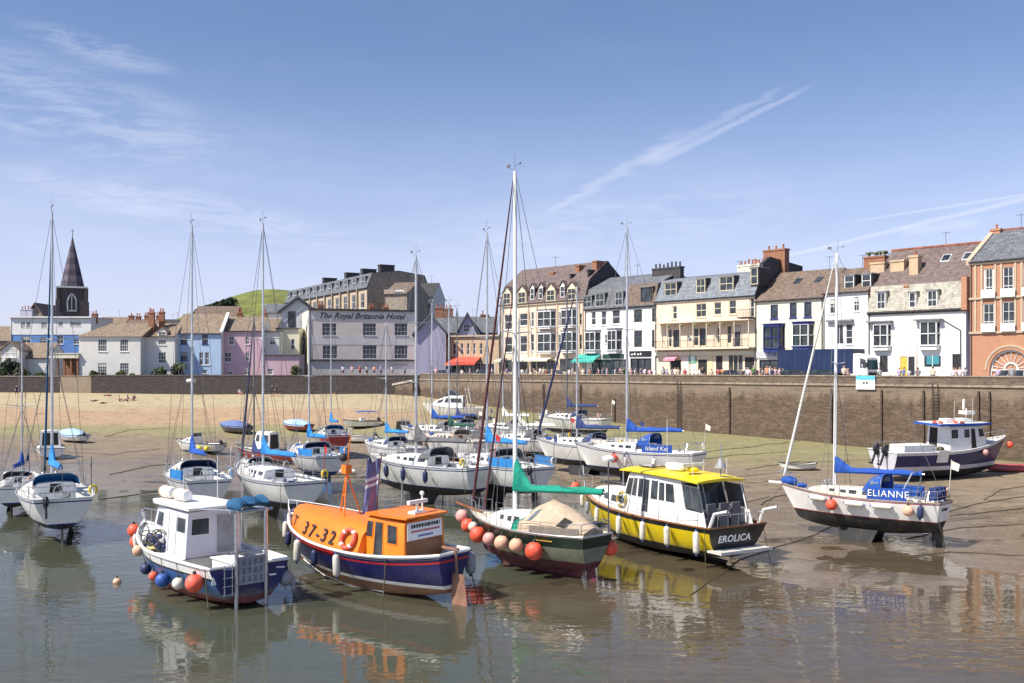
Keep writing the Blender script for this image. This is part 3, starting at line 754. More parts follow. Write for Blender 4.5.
def dormer(parent, x, z, w, h, y, depth, roof='flat', fr='frame', style=(2, 2), cheek='darksl', rm='lead', gable=.6):
    """roof dormer standing on the slope, its window a sub-part"""
    e = .12; m = MB()
    m.box(x - e, x + w + e, y, y + depth, z - .15, z + h, 0)
    if roof == 'flat': m.box(x - e - .1, x + w + e + .1, y - .15, y + depth, z + h, z + h + .14, 1)
    elif roof == 'gable':
        xm = x + w / 2; zt = z + h
        m.prism([(x - e, zt), (xm, zt + gable), (x + w + e, zt)], y, y + depth, 'y', 2)
        for sg in (-1, 1):
            a = (xm, zt + gable + .04); b2 = (xm + sg * (w / 2 + e + .15), zt - .08)
            m.prism([a, b2, (b2[0], b2[1] + .13), (a[0], a[1] + .13)], y - .18, y + depth, 'y', 1)
    o = m.build('dormer', [B[cheek], B[rm], B[fr if roof == 'gable' else cheek]], parent)
    f = link_mesh('window', win_mesh(w, h, style[0], style[1], fr, 'f'), o); f.location = (x, y - .045, z)
    pn = link_mesh('pane', win_mesh(w, h, style[0], style[1], fr, 'p'), o); pn.location = (x, y - .045, z)
    return o
def bay(parent, x, z, w, h, proj=.75, fr='frame', panel='white', roofm='lead', splay=.45, base=.5, style=(1, 2), front=2):
    """projecting bay with splayed sides: panel box, sashes and a little lead roof"""
    m = MB()
    plan = [(x, 0), (x + splay, -proj), (x + w - splay, -proj), (x + w, 0)]
    out = [(x - .12, 0), (x + splay - .08, -proj - .12), (x + w - splay + .08, -proj - .12), (x + w + .12, 0)]
    m.prism(plan, z - base, z, mi=0); m.prism(plan, z + h, z + h + .25, mi=0); m.prism(out, z + h + .25, z + h + .36, mi=1)
    m.prism(out, z - .09, z - .003, mi=0)
    ins = [(x + .1, 0), (x + splay + .03, -proj + .1), (x + w - splay - .03, -proj + .1), (x + w - .1, 0)]
    m.prism(ins, z, z + h, mi=2)
    o = m.build('bay_window', [B[panel], B[roofm], G['glass']], parent)
    fm = MB()
    def bars(a, b, n, r):
        a, b = Vector(a), Vector(b); d = b - a; nn = Vector((d.y, -d.x)).normalized() * .03
        def bx(t0, t1, z0, z1):
            p, q = a + d * t0, a + d * t1
            fm.prism([(p.x + nn.x, p.y + nn.y), (q.x + nn.x, q.y + nn.y), (q.x - nn.x, q.y - nn.y), (p.x - nn.x, p.y - nn.y)], z0, z1)
        tt = .08 / d.length
        for i in range(n + 1): c = i / n; bx(max(0, c - tt * (.5 if 0 < i < n else 1)), min(1, c + tt * (.5 if 0 < i < n else 1)), z, z + h)
        for i in range(r + 1): zz = z + h * i / r; bx(0, 1, zz - (.045 if i else 0), zz + (.045 if i < r else 0))
    bars(plan[0], plan[1], 1, style[1]); bars(plan[1], plan[2], front, style[1]); bars(plan[2], plan[3], 1, style[1])
    fm.build('sash_frames', B[fr], o)
    return o

class Fac:
    """street front on the plan line through p with direction d (camera left to right); converts photo columns/rows on that front"""
    def __init__(s, px0, dist, ang):
        k = (px0 - 512) / FPX
        s.p = Vector((k * dist, dist)); s.d = Vector((math.cos(ang), math.sin(ang))); s.ang = ang
    def x(s, px):
        k = (px - 512) / FPX
        return (k * s.p.y - s.p.x) / (s.d.x - k * s.d.y)
    def dist(s, px): return (s.p + s.d * s.x(px)).y
    def z(s, px, py): return EYE + (HY - py) * s.dist(px) / FPX
    def rect(s, x0, y0, x1, y1):
        a, b = s.x(x0), s.x(x1); xm = (x0 + x1) / 2
        zt, zb = s.z(xm, y0), s.z(xm, y1)
        return [a, zb, b - a, zt - zb]
    def sub(s, px):
        f = Fac.__new__(Fac); q = s.p + s.d * s.x(px); f.p = q; f.d = s.d; f.ang = s.ang; return f
Z1 = lambda a, b: (a / 3.414, 200 + b / 3.414)
Z2 = lambda a, b: (180 + a / 3.938, 230 + b / 3.938)
Z3 = lambda a, b: (420 + a / 4.017, 230 + b / 4.017)
Z4 = lambda a, b: (600 + a / 4.017, 230 + b / 4.017)
Z5 = lambda a, b: (800 + a / 3.795, 220 + b / 3.795)
def R(Z, r): return (*Z(r[0], r[1]), *Z(r[2], r[3]))

def house(name, label, F, px1, D, prof, wallm, roofm, wins=(), sidem=None, group=None, z0=QUAY_Z, ov=.25, cat='building', extra_open=()):
    """one building: Empty > wall, roof, windows. wins: (photo rect, options)"""
    W_ = F.x(px1)
    o = empty(name, (F.p.x, F.p.y, 0), F.ang); thing(o, label, cat, group)
    opens = [(F.rect(*w[0]), w[1]) for w in wins]
    holes = [r for r, k in opens if k.get('hole', True)] + list(extra_open)
    w = wall_mesh(W_, D, z0 - .05, prof, holes).build('wall', [B[wallm], B[sidem or wallm]], o)
    r = roof_mesh(W_, prof, ov).build('roof', B[roofm], o) if roofm else None
    for rc, k in opens:
        k = dict(k); k.pop('hole', None); ty = k.pop('type', 'win')
        if ty == 'win': window(o, rc[0], rc[1], rc[2], rc[3], **k)
        elif ty == 'bay': bay(o, *rc, **k)
        elif ty == 'door':
            m = MB(); m.box(rc[0] + .06, rc[0] + rc[2] - .06, .06, .12, rc[1], rc[1] + rc[3] - .06); m.box(rc[0], rc[0] + .06, .02, .14, rc[1], rc[1] + rc[3]); m.box(rc[0] + rc[2] - .06, rc[0] + rc[2], .02, .14, rc[1], rc[1] + rc[3])
            m.build('door', k.get('m', G['ink']), o)
        elif ty == 'shop':
            m = MB(); x, z, ww, hh = rc; n = k.get('n', 3)
            m.box(x, x + ww, .04, .12, z, z + .5)
            for i in range(n + 1): xx = x + (ww - .08) * i / n; m.box(xx, xx + .08, .02, .13, z + .5, z + hh - .1)
            m.box(x, x + ww, .02, .13, z + hh - .1, z + hh)
            s = m.build('shopfront', k.get('m', B['frame']), o)
            g = MB(); g.box(x + .02, x + ww - .02, .131, .15, z + .5, z + hh - .1); g.build('pane', G['glass'], s)
    if roofm:
        gm = MB(); gm.path([(-.05, -ov - .03, prof[0][1] - .02), (W_ + .05, -ov - .03, prof[0][1] - .02)], .07, 6); gm.build('gutter', B['gutter'], o)
        dp = MB(); dp.box(.1, .2, -.1, -.003, z0, prof[0][1] - .05); dp.build('downpipe', B['gutter'], o)
        ax, (ay, az) = W_ * RND.uniform(.2, .8), prof[len(prof) // 2]; am = MB(); am.tube((ax, ay, az), (ax, ay, az + 1.7), .025, n=4); am.tube((ax - .5, ay, az + 1.6), (ax + .5, ay, az + 1.6), .018, n=4); [am.tube((ax - .45 + .3 * q, ay - .25, az + 1.6), (ax - .45 + .3 * q, ay + .25, az + 1.6), .012, n=4) for q in range(4)]; am.build('aerial', B['gutter'], r)
    return o, W_, r
def gable_prof(D, ze, zr): return [(0, ze), (D / 2, zr), (D, ze)]
def mans_prof(D, ze, zm, zr, back=1.1): return [(0, ze), (back, zm), (D * .5, zr), (D - back, zm), (D, ze)]
def flat_prof(D, ze, h=.25): return [(0, ze), (D, ze + h)]
def awning(parent, x, w, z, proj, drop, m, name='awning', valance=.22):
    a = MB(); a.add([(x, -.02, z), (x + w, -.02, z), (x + w, -proj, z - drop), (x, -proj, z - drop), (x, -.02, z - .03), (x + w, -.02, z - .03), (x + w, -proj, z - drop - .03), (x, -proj, z - drop - .03)],
                    [(0, 1, 2, 3), (7, 6, 5, 4), (0, 4, 5, 1), (1, 5, 6, 2), (2, 6, 7, 3), (3, 7, 4, 0)])
    a.box(x, x + w, -proj - .01, -proj + .015, z - drop - .03 - valance, z - drop - .031)
    return a.build(name, m, parent)
def signboard(parent, x, w, z, h, m, name='fascia', txt=None, tm=None, size=.5, y=-.12):
    b = MB(); b.box(x, x + w, y, -.003, z, z + h); o = b.build(name, m, parent)
    if txt: text_on(txt, size, tm, o, (x + w / 2, y - .008, z + h / 2), (1, 0, 0), (0, 0, 1))
    return o

QF = Fac(500, 159.4, math.atan2(-.7488, .6628))   # the shop row along the quay
ROW = 'houses and shops along the quay'
W1 = dict(style=(1, 2)); W2 = dict(style=(2, 2))

# --- Dutch-gabled terrace
F = QF.sub(500)
D = 9.5
ze, zm, zr = F.z(545, 302.5), F.z(545, 283), F.z(545, 268) + .6
wins = []
for (a, b, c, d) in ((340, 340, 370, 400), (400, 335, 432, 385), (445, 330, 458, 390), (548 + 8, 330, 568, 385), (340, 430, 370, 492), (402, 425, 430, 490), (445, 418, 458, 485), (556, 420, 568, 485), (640, 335, 650, 380), (640, 420, 650, 480)):
    wins.append((R(Z3, (a, b, c, d)), dict(style=(1, 2))))
for (a, b, c, d) in ((478, 328, 547, 388), (572, 322, 634, 384), (478, 418, 547, 487), (572, 412, 634, 484)):
    wins.append((R(Z3, (a, b, c, d)), dict(type='bay', hole=False, panel='white', base=.35)))
for (a, b, c, d) in ((340, 520, 430, 583), (445, 522, 545, 583), (560, 515, 645, 583)):
    wins.append((R(Z3, (a, b, c, d)), dict(type='shop', m=B['sand'])))
o, W_, rf = house('terrace_house', 'buff stone terrace with pointed gablets and stacked white bays', F, 585, D, mans_prof(D, ze, zm, zr, 1.0), 'peach', 'purplesl', wins, 'darksl', ROW)
pil = MB()
for zx in (330, 378, 436, 470, 552, 640, 655): xx = F.x(Z3(zx, 0)[0]); pil.box(xx - .16, xx + .16, -.12, -.003, QUAY_Z, ze - .3)
pil.box(0, W_, -.25, -.003, ze - .28, ze - .02)
pil.build('pilaster', B['sand'], o)
for zx, zt, wd, gm in ((352, 250, 28, 1), (412, 245, 30, 1), (528, 232, 32, 1), (612, 222, 32, 1), (450, 250, 15, 0), (484, 246, 15, 0), (571, 237, 16, 0)):
    a, b, c, d = R(Z3, (zx - wd / 2, zt, zx + wd / 2, zt + 50)); rc = F.rect(a, b, c, d)
    dormer(o, rc[0], ze + (.15 if gm else .6), rc[2], rc[3] - .2, -.12 if gm else .12, 2.2, 'gable', 'frame' if not gm else 'cframe', (2, 2) if gm else (1, 2), 'peach' if gm else 'darksl', 'purplesl', .95 if gm else .7)
for zx, zy in ((415, 200), (478, 176), (580, 158), (650, 148)): chimney(rf, F.x(Z3(zx, 0)[0]), D * .42, zm, F.z(545, Z3(0, zy)[1]) + .5, .8, 2.6, 0, 'brown'); chimney(rf, F.x(Z3(zx, 0)[0]), D * .3, ze, F.z(545, Z3(0, zy)[1]) - .9, .35, 3.2, 0, 'darksl')
for zx0, zx1, m_ in ((395, 435, 'paper'), (438, 535, 'paper'), (262, 310, 'paper')):
    x0 = F.x(max(500.5, Z3(zx0, 0)[0])); awning(o, x0, max(1.5, F.x(Z3(zx1, 0)[0]) - x0), F.z(545, Z3(0, 512)[1]), 1.3, .35, mat('cream_awning', (.72, .66, .52), .8))

# --- white house with dormers, green shopfront
F = QF.sub(585); D = 10
ze, zm, zr = F.z(620, 307.5), F.z(620, 287), F.z(620, 277) + .5
wins = [(R(Z3, r), dict(style=(1, 2))) for r in ((688, 328, 706, 382), (728, 325, 748, 382), (772, 320, 803, 378), (742, 420, 752, 455))]
wins += [(R(Z3, r), dict(style=(1, 2), fr='dframe', sill=False)) for r in ((860, 320, 892, 370), (932, 315, 952, 368), (860, 403, 892, 470), (932, 400, 952, 470))]
wins += [(R(Z3, (668, 412, 726, 482)), dict(type='bay', hole=False, panel='gframe', fr='frame')), (R(Z3, (757, 405, 812, 482)), dict(type='bay', hole=False, panel='gframe', fr='frame'))]
wins += [(R(Z3, (690, 520, 830, 583)), dict(type='shop', m=B['shopgreen'], n=5)), (R(Z3, (845, 515, 930, 583)), dict(type='shop', m=B['shopblack'], n=3))]
o, W_, rf = house('quay_house', 'white rendered house with a green awning and black fascia shop', F, 655, D, mans_prof(D, ze, zm, zr, .8), 'white', 'slate', wins, 'darksl', ROW)
for r in ((655, 250, 690, 288), (707, 245, 742, 290), (785, 237, 815, 282)): rc = F.rect(*R(Z3, r)); dormer(o, rc[0], ze + .3, rc[2], rc[3] + .25, -.02, 2.0, 'flat', 'gframe', (2, 2))
rc = F.rect(*R(Z3, (887, 226, 930, 283))); dormer(o, rc[0], ze + .6, rc[2], rc[3], .05, 2.0, 'flat', 'dframe', (2, 1), 'brownsl')
mp = MB(); x0 = F.x(626); mp.prism([(-.05, ze + .02), (.75, zm + .06), (.68, zm + .24), (-.12, ze + .16)], x0, W_, 'x'); mp.build('slate_patch', B['brownsl'], rf)
chimney(rf, F.x(648), D * .42, zm, F.z(648, 265.5), 5.0, .8, 7, 'darksl', potm='iron')
awning(o, F.x(Z3(640, 0)[0]), F.x(Z3(728, 0)[0]) - F.x(Z3(640, 0)[0]), F.z(600, Z3(0, 497)[1]), 1.6, 1.0, mat('green_striped_awning', (.05, .40, .33), .8, var=.5, scale=9, stretch=(1, .1, .1)))
signboard(o, F.x(Z3(735, 0)[0]), 4.0, F.z(620, Z3(0, 515)[1]), .6, B['shopgreen'])
s = signboard(o, F.x(Z3(843, 0)[0]), F.x(Z3(930, 0)[0]) - F.x(Z3(843, 0)[0]), F.z(640, Z3(0, 508)[1]), .75, B['shopblack'])
for i, wdt in enumerate((.5, .35, .5, .3)):
    k = MB(); xx = F.x(Z3(850, 0)[0]) + .55 * i; k.box(xx, xx + wdt * .8, -.14, -.121, F.z(640, Z3(0, 502)[1]), F.z(640, Z3(0, 497 - i % 2 * 3)[1])); k.build('sign_mark', G['whitelet'], s)

# --- peach hotel with a long balcony
F = QF.sub(655); D = 11
ze, zm, zr = F.z(700, 299), F.z(700, 277.5), F.z(700, 275)
wins = [(R(Z4, r), dict(style=s_, fr='cframe')) for r, s_ in (((288, 305, 312, 358), (1, 2)), ((385, 295, 427, 350), (2, 2)), ((458, 290, 487, 340), (1, 2)), ((518, 283, 547, 338), (1, 2)), ((600, 272, 622, 350), (1, 2)))]
wins += [(R(Z4, r), dict(style=(1, 2), fr='cframe', sill=False)) for r in ((272, 398, 290, 470), (375, 393, 396, 465), (468, 392, 488, 455), (510, 384, 528, 455))]
wins += [(R(Z4, r), dict(style=(1, 2), fr='dframe', sill=False)) for r in ((294, 402, 320, 470), (400, 395, 430, 464), (534, 383, 564, 468))]
wins += [(R(Z4, r), dict(type='door')) for r in ((284, 522, 325, 584), (394, 520, 430, 584), (466, 505, 492, 584))]
wins += [(R(Z4, (515, 500, 575, 578)), dict(type='shop', m=B['cframe'], n=3)), (R(Z4, (582, 510, 620, 584)), dict(type='door'))]
o, W_, rf = house('balcony_hotel', 'peach seaside hotel with a long iron balcony and grey slate mansard', F, 755, D, mans_prof(D, ze, zm, zr + .4, 1.5), 'peach', 'bluesl', wins, 'darksl', ROW)
for r in ((255, 212, 302, 264), (382, 197, 417, 252), (475, 187, 530, 243), (600, 152, 628, 218)):
    rc = F.rect(*R(Z4, r)); dormer(o, rc[0], max(ze + .2, rc[1]), rc[2], rc[3], .35, 2.2, 'flat', 'cframe', (2 if rc[2] > 1.3 else 1, 2))
bx0, bx1 = F.x(Z4(228, 0)[0]), W_; bz = F.z(700, Z4(0, 474)[1]); vz = F.z(700, Z4(0, 372)[1])
bm = MB(); bm.box(bx0, bx1, -1.3, -.003, bz - .2, bz); bm.box(bx0 + .6, bx1, -1.35, -.003, vz, vz + .14)
for i in range(8): xx = bx0 + .7 + (bx1 - bx0 - .8) * i / 7; bm.box(xx - .05, xx + .05, -1.25, -1.15, bz, vz)
bal = bm.build('balcony', B['peach'], o)
rl = MB(); rl.box(bx0, bx1, -1.28, -1.24, bz + .95, bz + 1.0); rl.box(bx0, bx1, -1.28, -1.24, bz + .1, bz + .14)
nb = int((bx1 - bx0) / .22)
for i in range(nb + 1): xx = bx0 + (bx1 - bx0) * i / nb; rl.box(xx - .012, xx + .012, -1.27, -1.25, bz + .14, bz + .95)
rl.build('balcony_railing', B['iron'], bal)
fl = MB()
for i in range(5): fl.ball((bx0 + 3 + 2.2 * i, -1.2, vz - .35), (.22, .18, .2), 8, 6)
fl.build('hanging_basket', mat('basket_leaves', (.16, .2, .06), .9, var=.4), bal)
cm = MB(); cm.box(0, W_, -.18, -.003, ze - .25, ze - .03); cm.box(0, W_, -.25, -.003, bz - .95, bz - .45); cm.build('cornice', B['cream'], o)
rb = MB(); z2 = F.z(750, Z4(0, 350)[1]); xx = F.x(Z4(566, 0)[0]); rb.box(xx, W_, -.9, -.003, z2 - .15, z2)
for i in range(9): q = xx + (W_ - xx - .05) * i / 8; rb.box(q, q + .03, -.88, -.85, z2, z2 + .9)
rb.box(xx, W_, -.89, -.84, z2 + .9, z2 + .95); rb.build('upper_balcony', B['iron'], o)
awning(o, F.x(Z4(276, 0)[0]), 1.9, F.z(670, Z4(0, 503)[1]), 1.1, .5, mat('pink_awning', (.72, .28, .38), .8))
for r, c in (((328, 512, 356, 580), (.78, .62, .62)), ((358, 500, 388, 535), (.12, .42, .22)), ((358, 540, 388, 582), (.75, .75, .62)), ((432, 500, 452, 575), (.68, .58, .34))):
    rc = F.rect(*R(Z4, r)); pb = MB(); pb.box(rc[0], rc[0] + rc[2], -.06, -.003, rc[1], rc[1] + rc[3]); pb.build('poster_board', mat('poster_%d' % (c[0] * 100), c, .6), o)
sd_ = MB(); rc = F.rect(*R(Z4, (368, 505, 380, 528))); sd_.lathe([(rc[2] * .8, 0), (rc[2] * .8, .02)], (0, 0, 0), 16); so = sd_.build('round_emblem', G['whitelet'], o); so.location = (rc[0] + rc[2] / 2, -.07, rc[1] + rc[3] / 2); so.rotation_euler = (PI / 2, 0, 0)
for zx in (440, 497, 535, 570)[:3]: chimney(rf, F.x(Z4(zx, 0)[0]) + 1.2, D * .62, zm - .5, F.z(720, Z4(0, 152)[1]) + .9, 3.0, .8, 5, 'cream', potm='pot')
# dark party-wall stack at the tall end
pw = MB(); x0 = W_ - .45; pw.prism([(1.2, ze - 1), (D - .5, ze - 1), (D - .5, zr + 1.2), (3.2, zr + 1.9), (1.6, zr + 1.0)], x0, W_ + .05, 'x'); pw.build('party_wall', B['darksl'], o)
chimney(rf, W_ - 1.0, D * .55, zm, F.z(765, 252) + 1.0, 3.2, 1.0, 3, 'brown')

# --- cream house, navy bays
F = QF.sub(755); D = 10
ze, zr = F.z(790, 299.5), F.z(790, 273) + .5
wins = [(R(Z4, r), dict(style=(1, 2), fr='bframe')) for r in ((685, 300, 715, 357), (762, 293, 790, 352), (820, 290, 850, 350))]
wins += [(R(Z4, (662, 388, 742, 475)), dict(type='bay', hole=False, panel='bframe', fr='bframe', splay=.3, roofm='bframe')), (R(Z4, (778, 380, 860, 466)), dict(type='bay', hole=False, panel='bframe', fr='frame', splay=.3, roofm='bframe'))]
wins += [(R(Z4, (640, 520, 885, 583)), dict(type='shop', m=B['shopblack'], n=6))]
o, W_, rf = house('quay_house', 'cream house with navy framed bays above a grey shop fascia', F, 823, D, gable_prof(D, ze, zr), 'cream', 'brownsl', wins, 'darksl', ROW)
signboard(o, .2, F.x(Z4(745, 0)[0]) - .2, F.z(770, Z4(0, 515)[1]), .85, B['fascia'], txt=None)
text_on('THE QU', .72, G['blueink'], o, (F.x(Z4(713, 0)[0]), -.14, F.z(775, Z4(0, 500)[1])), (1, 0, 0), (0, 0, 1))
for zx in (738, 822):
    xx = F.x(Z4(zx, 0)[0]) ; t = .52; yy = D / 2 * t; zz = ze + (zr - ze) * t
    sk = MB(); sl = (zr - ze) / (D / 2); sk.prism([(yy, zz + .17), (yy + .9, zz + .9 * sl + .17), (yy + .9, zz + .9 * sl + .24), (yy, zz + .24)], xx - .45, xx + .45, 'x'); sk.build('skylight', G['glass'], rf)
k = MB(); k.box(W_ - .14, W_ - .04, -.1, -.003, QUAY_Z, ze); k.build('downpipe', B['gutter'], o)
# --- plain white house
F = QF.sub(823); D = 10
ze, zr = F.z(845, 292.5), F.z(845, 270) + .5
wins = [(R(Z5, r), dict(style=(2, 2))) for r in ((112, 300, 143, 355), (203, 292, 225, 347))]
wins += [(R(Z5, (132, 395, 165, 472)), dict(style=(2, 1), sill=False)), (R(Z5, (173, 393, 200, 472)), dict(style=(1, 3))), (R(Z5, (105, 500, 230, 580)), dict(type='shop', n=4))]
o, W_, rf = house('quay_house', 'plain white house with two white dormers behind the lorry cab', F, 868, D, gable_prof(D, ze, zr), 'white', 'brownsl', wins, 'brown', ROW)
for r in ((156, 198, 192, 247), (222, 190, 256, 240)): rc = F.rect(*R(Z5, r)); dormer(o, rc[0], ze + .5, rc[2], rc[3], .8, 2.6, 'flat', 'frame', (1, 2))
chimney(rf, F.x(Z5(200, 0)[0]), D * .52, ze + 1, F.z(850, Z5(0, 152)[1]) + .8, 2.6, .9, 0, 'brown')
iv = MB()
for i in range(90): c = (F.x(Z5(200, 0)[0]) + RND.uniform(-1.3, 1.3), D * .52 + RND.uniform(-.5, .5), F.z(850, Z5(0, 152)[1]) + .85 + RND.uniform(0, .35)); a_ = RND.uniform(0, 6); iv.quad((c[0], c[1], c[2]), (c[0] + .2, c[1], c[2] + .1), (c[0] + .2, c[1] + .15, c[2] + .25), (c[0], c[1] + .15, c[2] + .2))
iv.build('weeds', mat('roof_weeds', (.07, .09, .025), .9, var=.4), rf)
chimney(rf, W_ - .3, D * .3, ze, F.z(882, Z5(0, 155)[1]) + .2, 1.7, .8, 0, 'buff')
k = MB(); k.box(F.x(Z5(105, 0)[0]), F.x(Z5(205, 0)[0]), -.5, -.003, F.z(845, Z5(0, 385)[1]), F.z(845, Z5(0, 378)[1])); k.build('window_canopy', B['lead'], o)
# --- white double-fronted shop
F = QF.sub(868); D = 10.5
ze, zm = F.z(920, 311), F.z(920, 285)
zr = F.z(940, 248) + .7
xs = F.x(907)
wins = [(R(Z5, (280, 398, 347, 478)), dict(type='bay', hole=False, splay=.2, proj=.5)), (R(Z5, (457, 388, 533, 475)), dict(type='bay', hole=False, splay=.2, proj=.5))]
wins += [(R(Z5, (303, 515, 333, 578)), dict(type='door', m=B['dframe'])), (R(Z5, (380, 518, 408, 590)), dict(type='door', m=mat('ochre_panel', (.66, .47, .07), .6))), (R(Z5, (411, 518, 435, 590)), dict(type='door', m=B['dframe'])), (R(Z5, (468, 512, 537, 575)), dict(type='shop', n=2)), (R(Z5, (578, 508, 612, 590)), dict(type='door'))]
o, W_, rf = house('quay_shop', 'white double fronted shop with lichened mansard and purple slate roof', F, 966, D, [(0, ze), (.75, zm), (D * .52, zr), (D, zm)], 'white', 'purplesl', wins, 'lilac', ROW)  # lilac sides: shade on the white render is put into the colour
mm = MB()
mm.prism([(-.12, ze + .05), (.70, zm + .1), (.58, zm + .22), (-.28, ze + .12)], .05, W_ - .4, 'x'); mm.build('mansard_slope', B['mossy'], rf)
for r in ((295, 268, 327, 345), (417, 265, 442, 335), (487, 258, 523, 332)): rc = F.rect(*R(Z5, r)); dormer(o, rc[0], ze + .12, rc[2], rc[3] - .1, -.12, 1.6, 'flat', 'frame', (2, 2) if rc[2] > .9 else (1, 2), 'mossy', 'lead')
for r in ((262, 381, 355, 388), (440, 373, 545, 381)): rc = F.rect(*R(Z5, r)); c = MB(); c.box(rc[0], rc[0] + rc[2], -.75, -.003, rc[1], rc[1] + .14); c.build('window_canopy', B['lead'], o)
for zx in (492, 575):
    xx = F.x(Z5(zx, 0)[0]); sl = (zr - zm) / (D * .52 - .75); yy = .75 + (D * .52 - .75) * .55; zz = zm + (yy - .75) * sl
    sk = MB(); sk.prism([(yy, zz + .16), (yy + .9, zz + .9 * sl + .16), (yy + .9, zz + .9 * sl + .24), (yy, zz + .24)], xx - .5, xx + .5, 'x', 0); s_ = sk.build('skylight', B['gframe'], rf)
    g = MB(); g.prism([(yy + .1, zz + .1 * sl + .245), (yy + .8, zz + .8 * sl + .245), (yy + .8, zz + .8 * sl + .26), (yy + .1, zz + .1 * sl + .26)], xx - .4, xx + .4, 'x'); g.build('pane', G['glass'], s_)
rdg = MB(); rdg.box(-.05, W_ + .05, D * .52 - .16, D * .52 + .16, zr + .1, zr + .3); rdg.build('ridge_tiles', B['redtile'], rf)
c1 = MB(); xx = W_ - .35; c1.box(xx, W_ + .22, -.35, 2.8, ze - .1, F.z(962, 277)); c1.build('party_wall', B['brick'], o)
chimney(rf, F.x(Z5(395, 0)[0]), .7, ze - .5, F.z(902, Z5(0, 245)[1]), .45, .5, 0, 'brick')
chimney(rf, F.x(Z5(398, 0)[0]), 2.4, zm, F.z(904, Z5(0, 140)[1]) + .3, 1.0, .9, 1, 'buff')
chimney(rf, F.x(Z5(325, 0)[0]), 3.0, zm, F.z(886, Z5(0, 155)[1]) + .3, 1.6, .9, 0, 'buff')
rc = F.rect(*R(Z5, (387, 397, 420, 487))); k = MB(); k.box(rc[0], rc[0] + rc[2], -.04, -.003, rc[1], rc[1] + rc[3]); k.build('blank_panel', B['white'], o)
k = MB(); k.path([(F.x(Z5(545, 0)[0]), -.06, F.z(945, Z5(0, 380)[1])), (F.x(Z5(610, 0)[0]), -.06, F.z(945, Z5(0, 420)[1])), (F.x(Z5(611, 0)[0]), -.06, QUAY_Z)], .06, 6); k.build('downpipe', B['gutter'], o)
rc = F.rect(*R(Z5, (480, 515, 528, 548))); k = MB(); k.box(rc[0], rc[0] + rc[2], .02, .05, rc[1], rc[1] + rc[3]); k.build('window_poster', mat('teal_poster', (.05, .25, .30), .5), o)
# --- orange brick building with arched entrance
F = QF.sub(970); D = 12
ze = F.z(1000, 260); zr = F.z(1000, 231) + .7
P1x = F.x(1024)
wd = P1x + 7.0
endpx = 1100
wins = []
def frw(px0, px1, py0, py1): return ((px0, py0, px1, py1), dict(style=(2, 3), sill=False))
for a in ((697, 185, 737, 290), (770, 178, 810, 285), (695, 318, 737, 420), (768, 310, 815, 420)): wins.append((R(Z5, a), dict(style=(2, 3), sill=False)))
for a in ((848, 172, 892, 280), (925, 164, 970, 275), (848, 304, 892, 420), (925, 298, 970, 418)): wins.append((R(Z5, a), dict(style=(2, 3), sill=False)))
ar = F.rect(*R(Z5, (722, 455, 880, 590)))
o, W_, rf = house('brick_building', 'orange brick building with stone bands and a big arched entrance', F, endpx, D, gable_prof(D, ze, zr), 'brick', 'slate', wins, 'lilac', ROW, extra_open=[[ar[0], QUAY_Z + .001, ar[2], ar[3]]])
sb = MB()
for zy, hh in ((163, .35), (298, .22), (430, .22)): zz = F.z(1000, Z5(0, zy)[1]); sb.box(-.05, W_, -.16, -.003, zz, zz + hh)
for zx in (666, 690, 742, 764, 818, 842):
    xx = F.x(Z5(zx, 0)[0]); sb.box(xx - .1, xx + .1, -.08, -.003, F.z(1000, Z5(0, 425)[1]), ze)
sb.build('stone_band', B['sand'], o)
for zy0, zy1 in ((262, 290), (395, 420)):
    for zx in (692, 766, 846, 924):
        xx = F.x(Z5(zx, 0)[0]); z0_ = F.z(1000, Z5(0, zy1)[1]); k = MB(); k.box(xx, xx + 1.4, -.35, -.003, z0_ - .1, z0_); k.box(xx, xx + 1.4, -.35, -.31, z0_, z0_ + .75); k.build('balcony_panel', B['frame'], o)
# arch surround: rings of brick and stone, fanlight and dark entrance
cxa, rza = ar[0] + ar[2] / 2, ar[2] / 2; zs_ = QUAY_Z + ar[3] - rza
fa = MB(); seg = 20
def ring_arc(mb, r0, r1, y0, y1, mi):
    for i in range(seg):
        a0, a1 = PI * i / seg, PI * (i + 1) / seg
        mb.prism([(cxa + r0 * math.cos(a0), zs_ + r0 * math.sin(a0)), (cxa + r1 * math.cos(a0), zs_ + r1 * math.sin(a0)), (cxa + r1 * math.cos(a1), zs_ + r1 * math.sin(a1)), (cxa + r0 * math.cos(a1), zs_ + r0 * math.sin(a1))], y0, y1, 'y', mi)
ring_arc(fa, rza - .02, rza + .28, -.2, .16, 0); ring_arc(fa, rza + .28, rza + .45, -.26, -.003, 1)
fa.box(cxa - rza - .3, cxa - rza, -.2, .16, QUAY_Z, zs_, 0); fa.box(cxa + rza, cxa + rza + .3, -.2, .16, QUAY_Z, zs_, 0)
arc = fa.build('arch', [B['brick'], B['sand']], o)
sp = MB()   # brick spandrel filling the square opening above the arch
for i in range(seg):
    a0, a1 = PI * i / seg, PI * (i + 1) / seg; zt = QUAY_Z + ar[3]
    p0, p1 = (cxa + rza * math.cos(a0), zs_ + rza * math.sin(a0)), (cxa + rza * math.cos(a1), zs_ + rza * math.sin(a1))
    sp.prism([p0, (p0[0], zt), (p1[0], zt), p1], .01, .13, 'y')
sp.build('spandrel', B['brick'], arc)
fn = MB()
for i in range(9):
    a = PI * (i + .5) / 9; fn.tube((cxa + rza * .32 * math.cos(a), .1, zs_ + rza * .32 * math.sin(a)), (cxa + rza * math.cos(a), .1, zs_ + rza * math.sin(a)), .03, n=5)
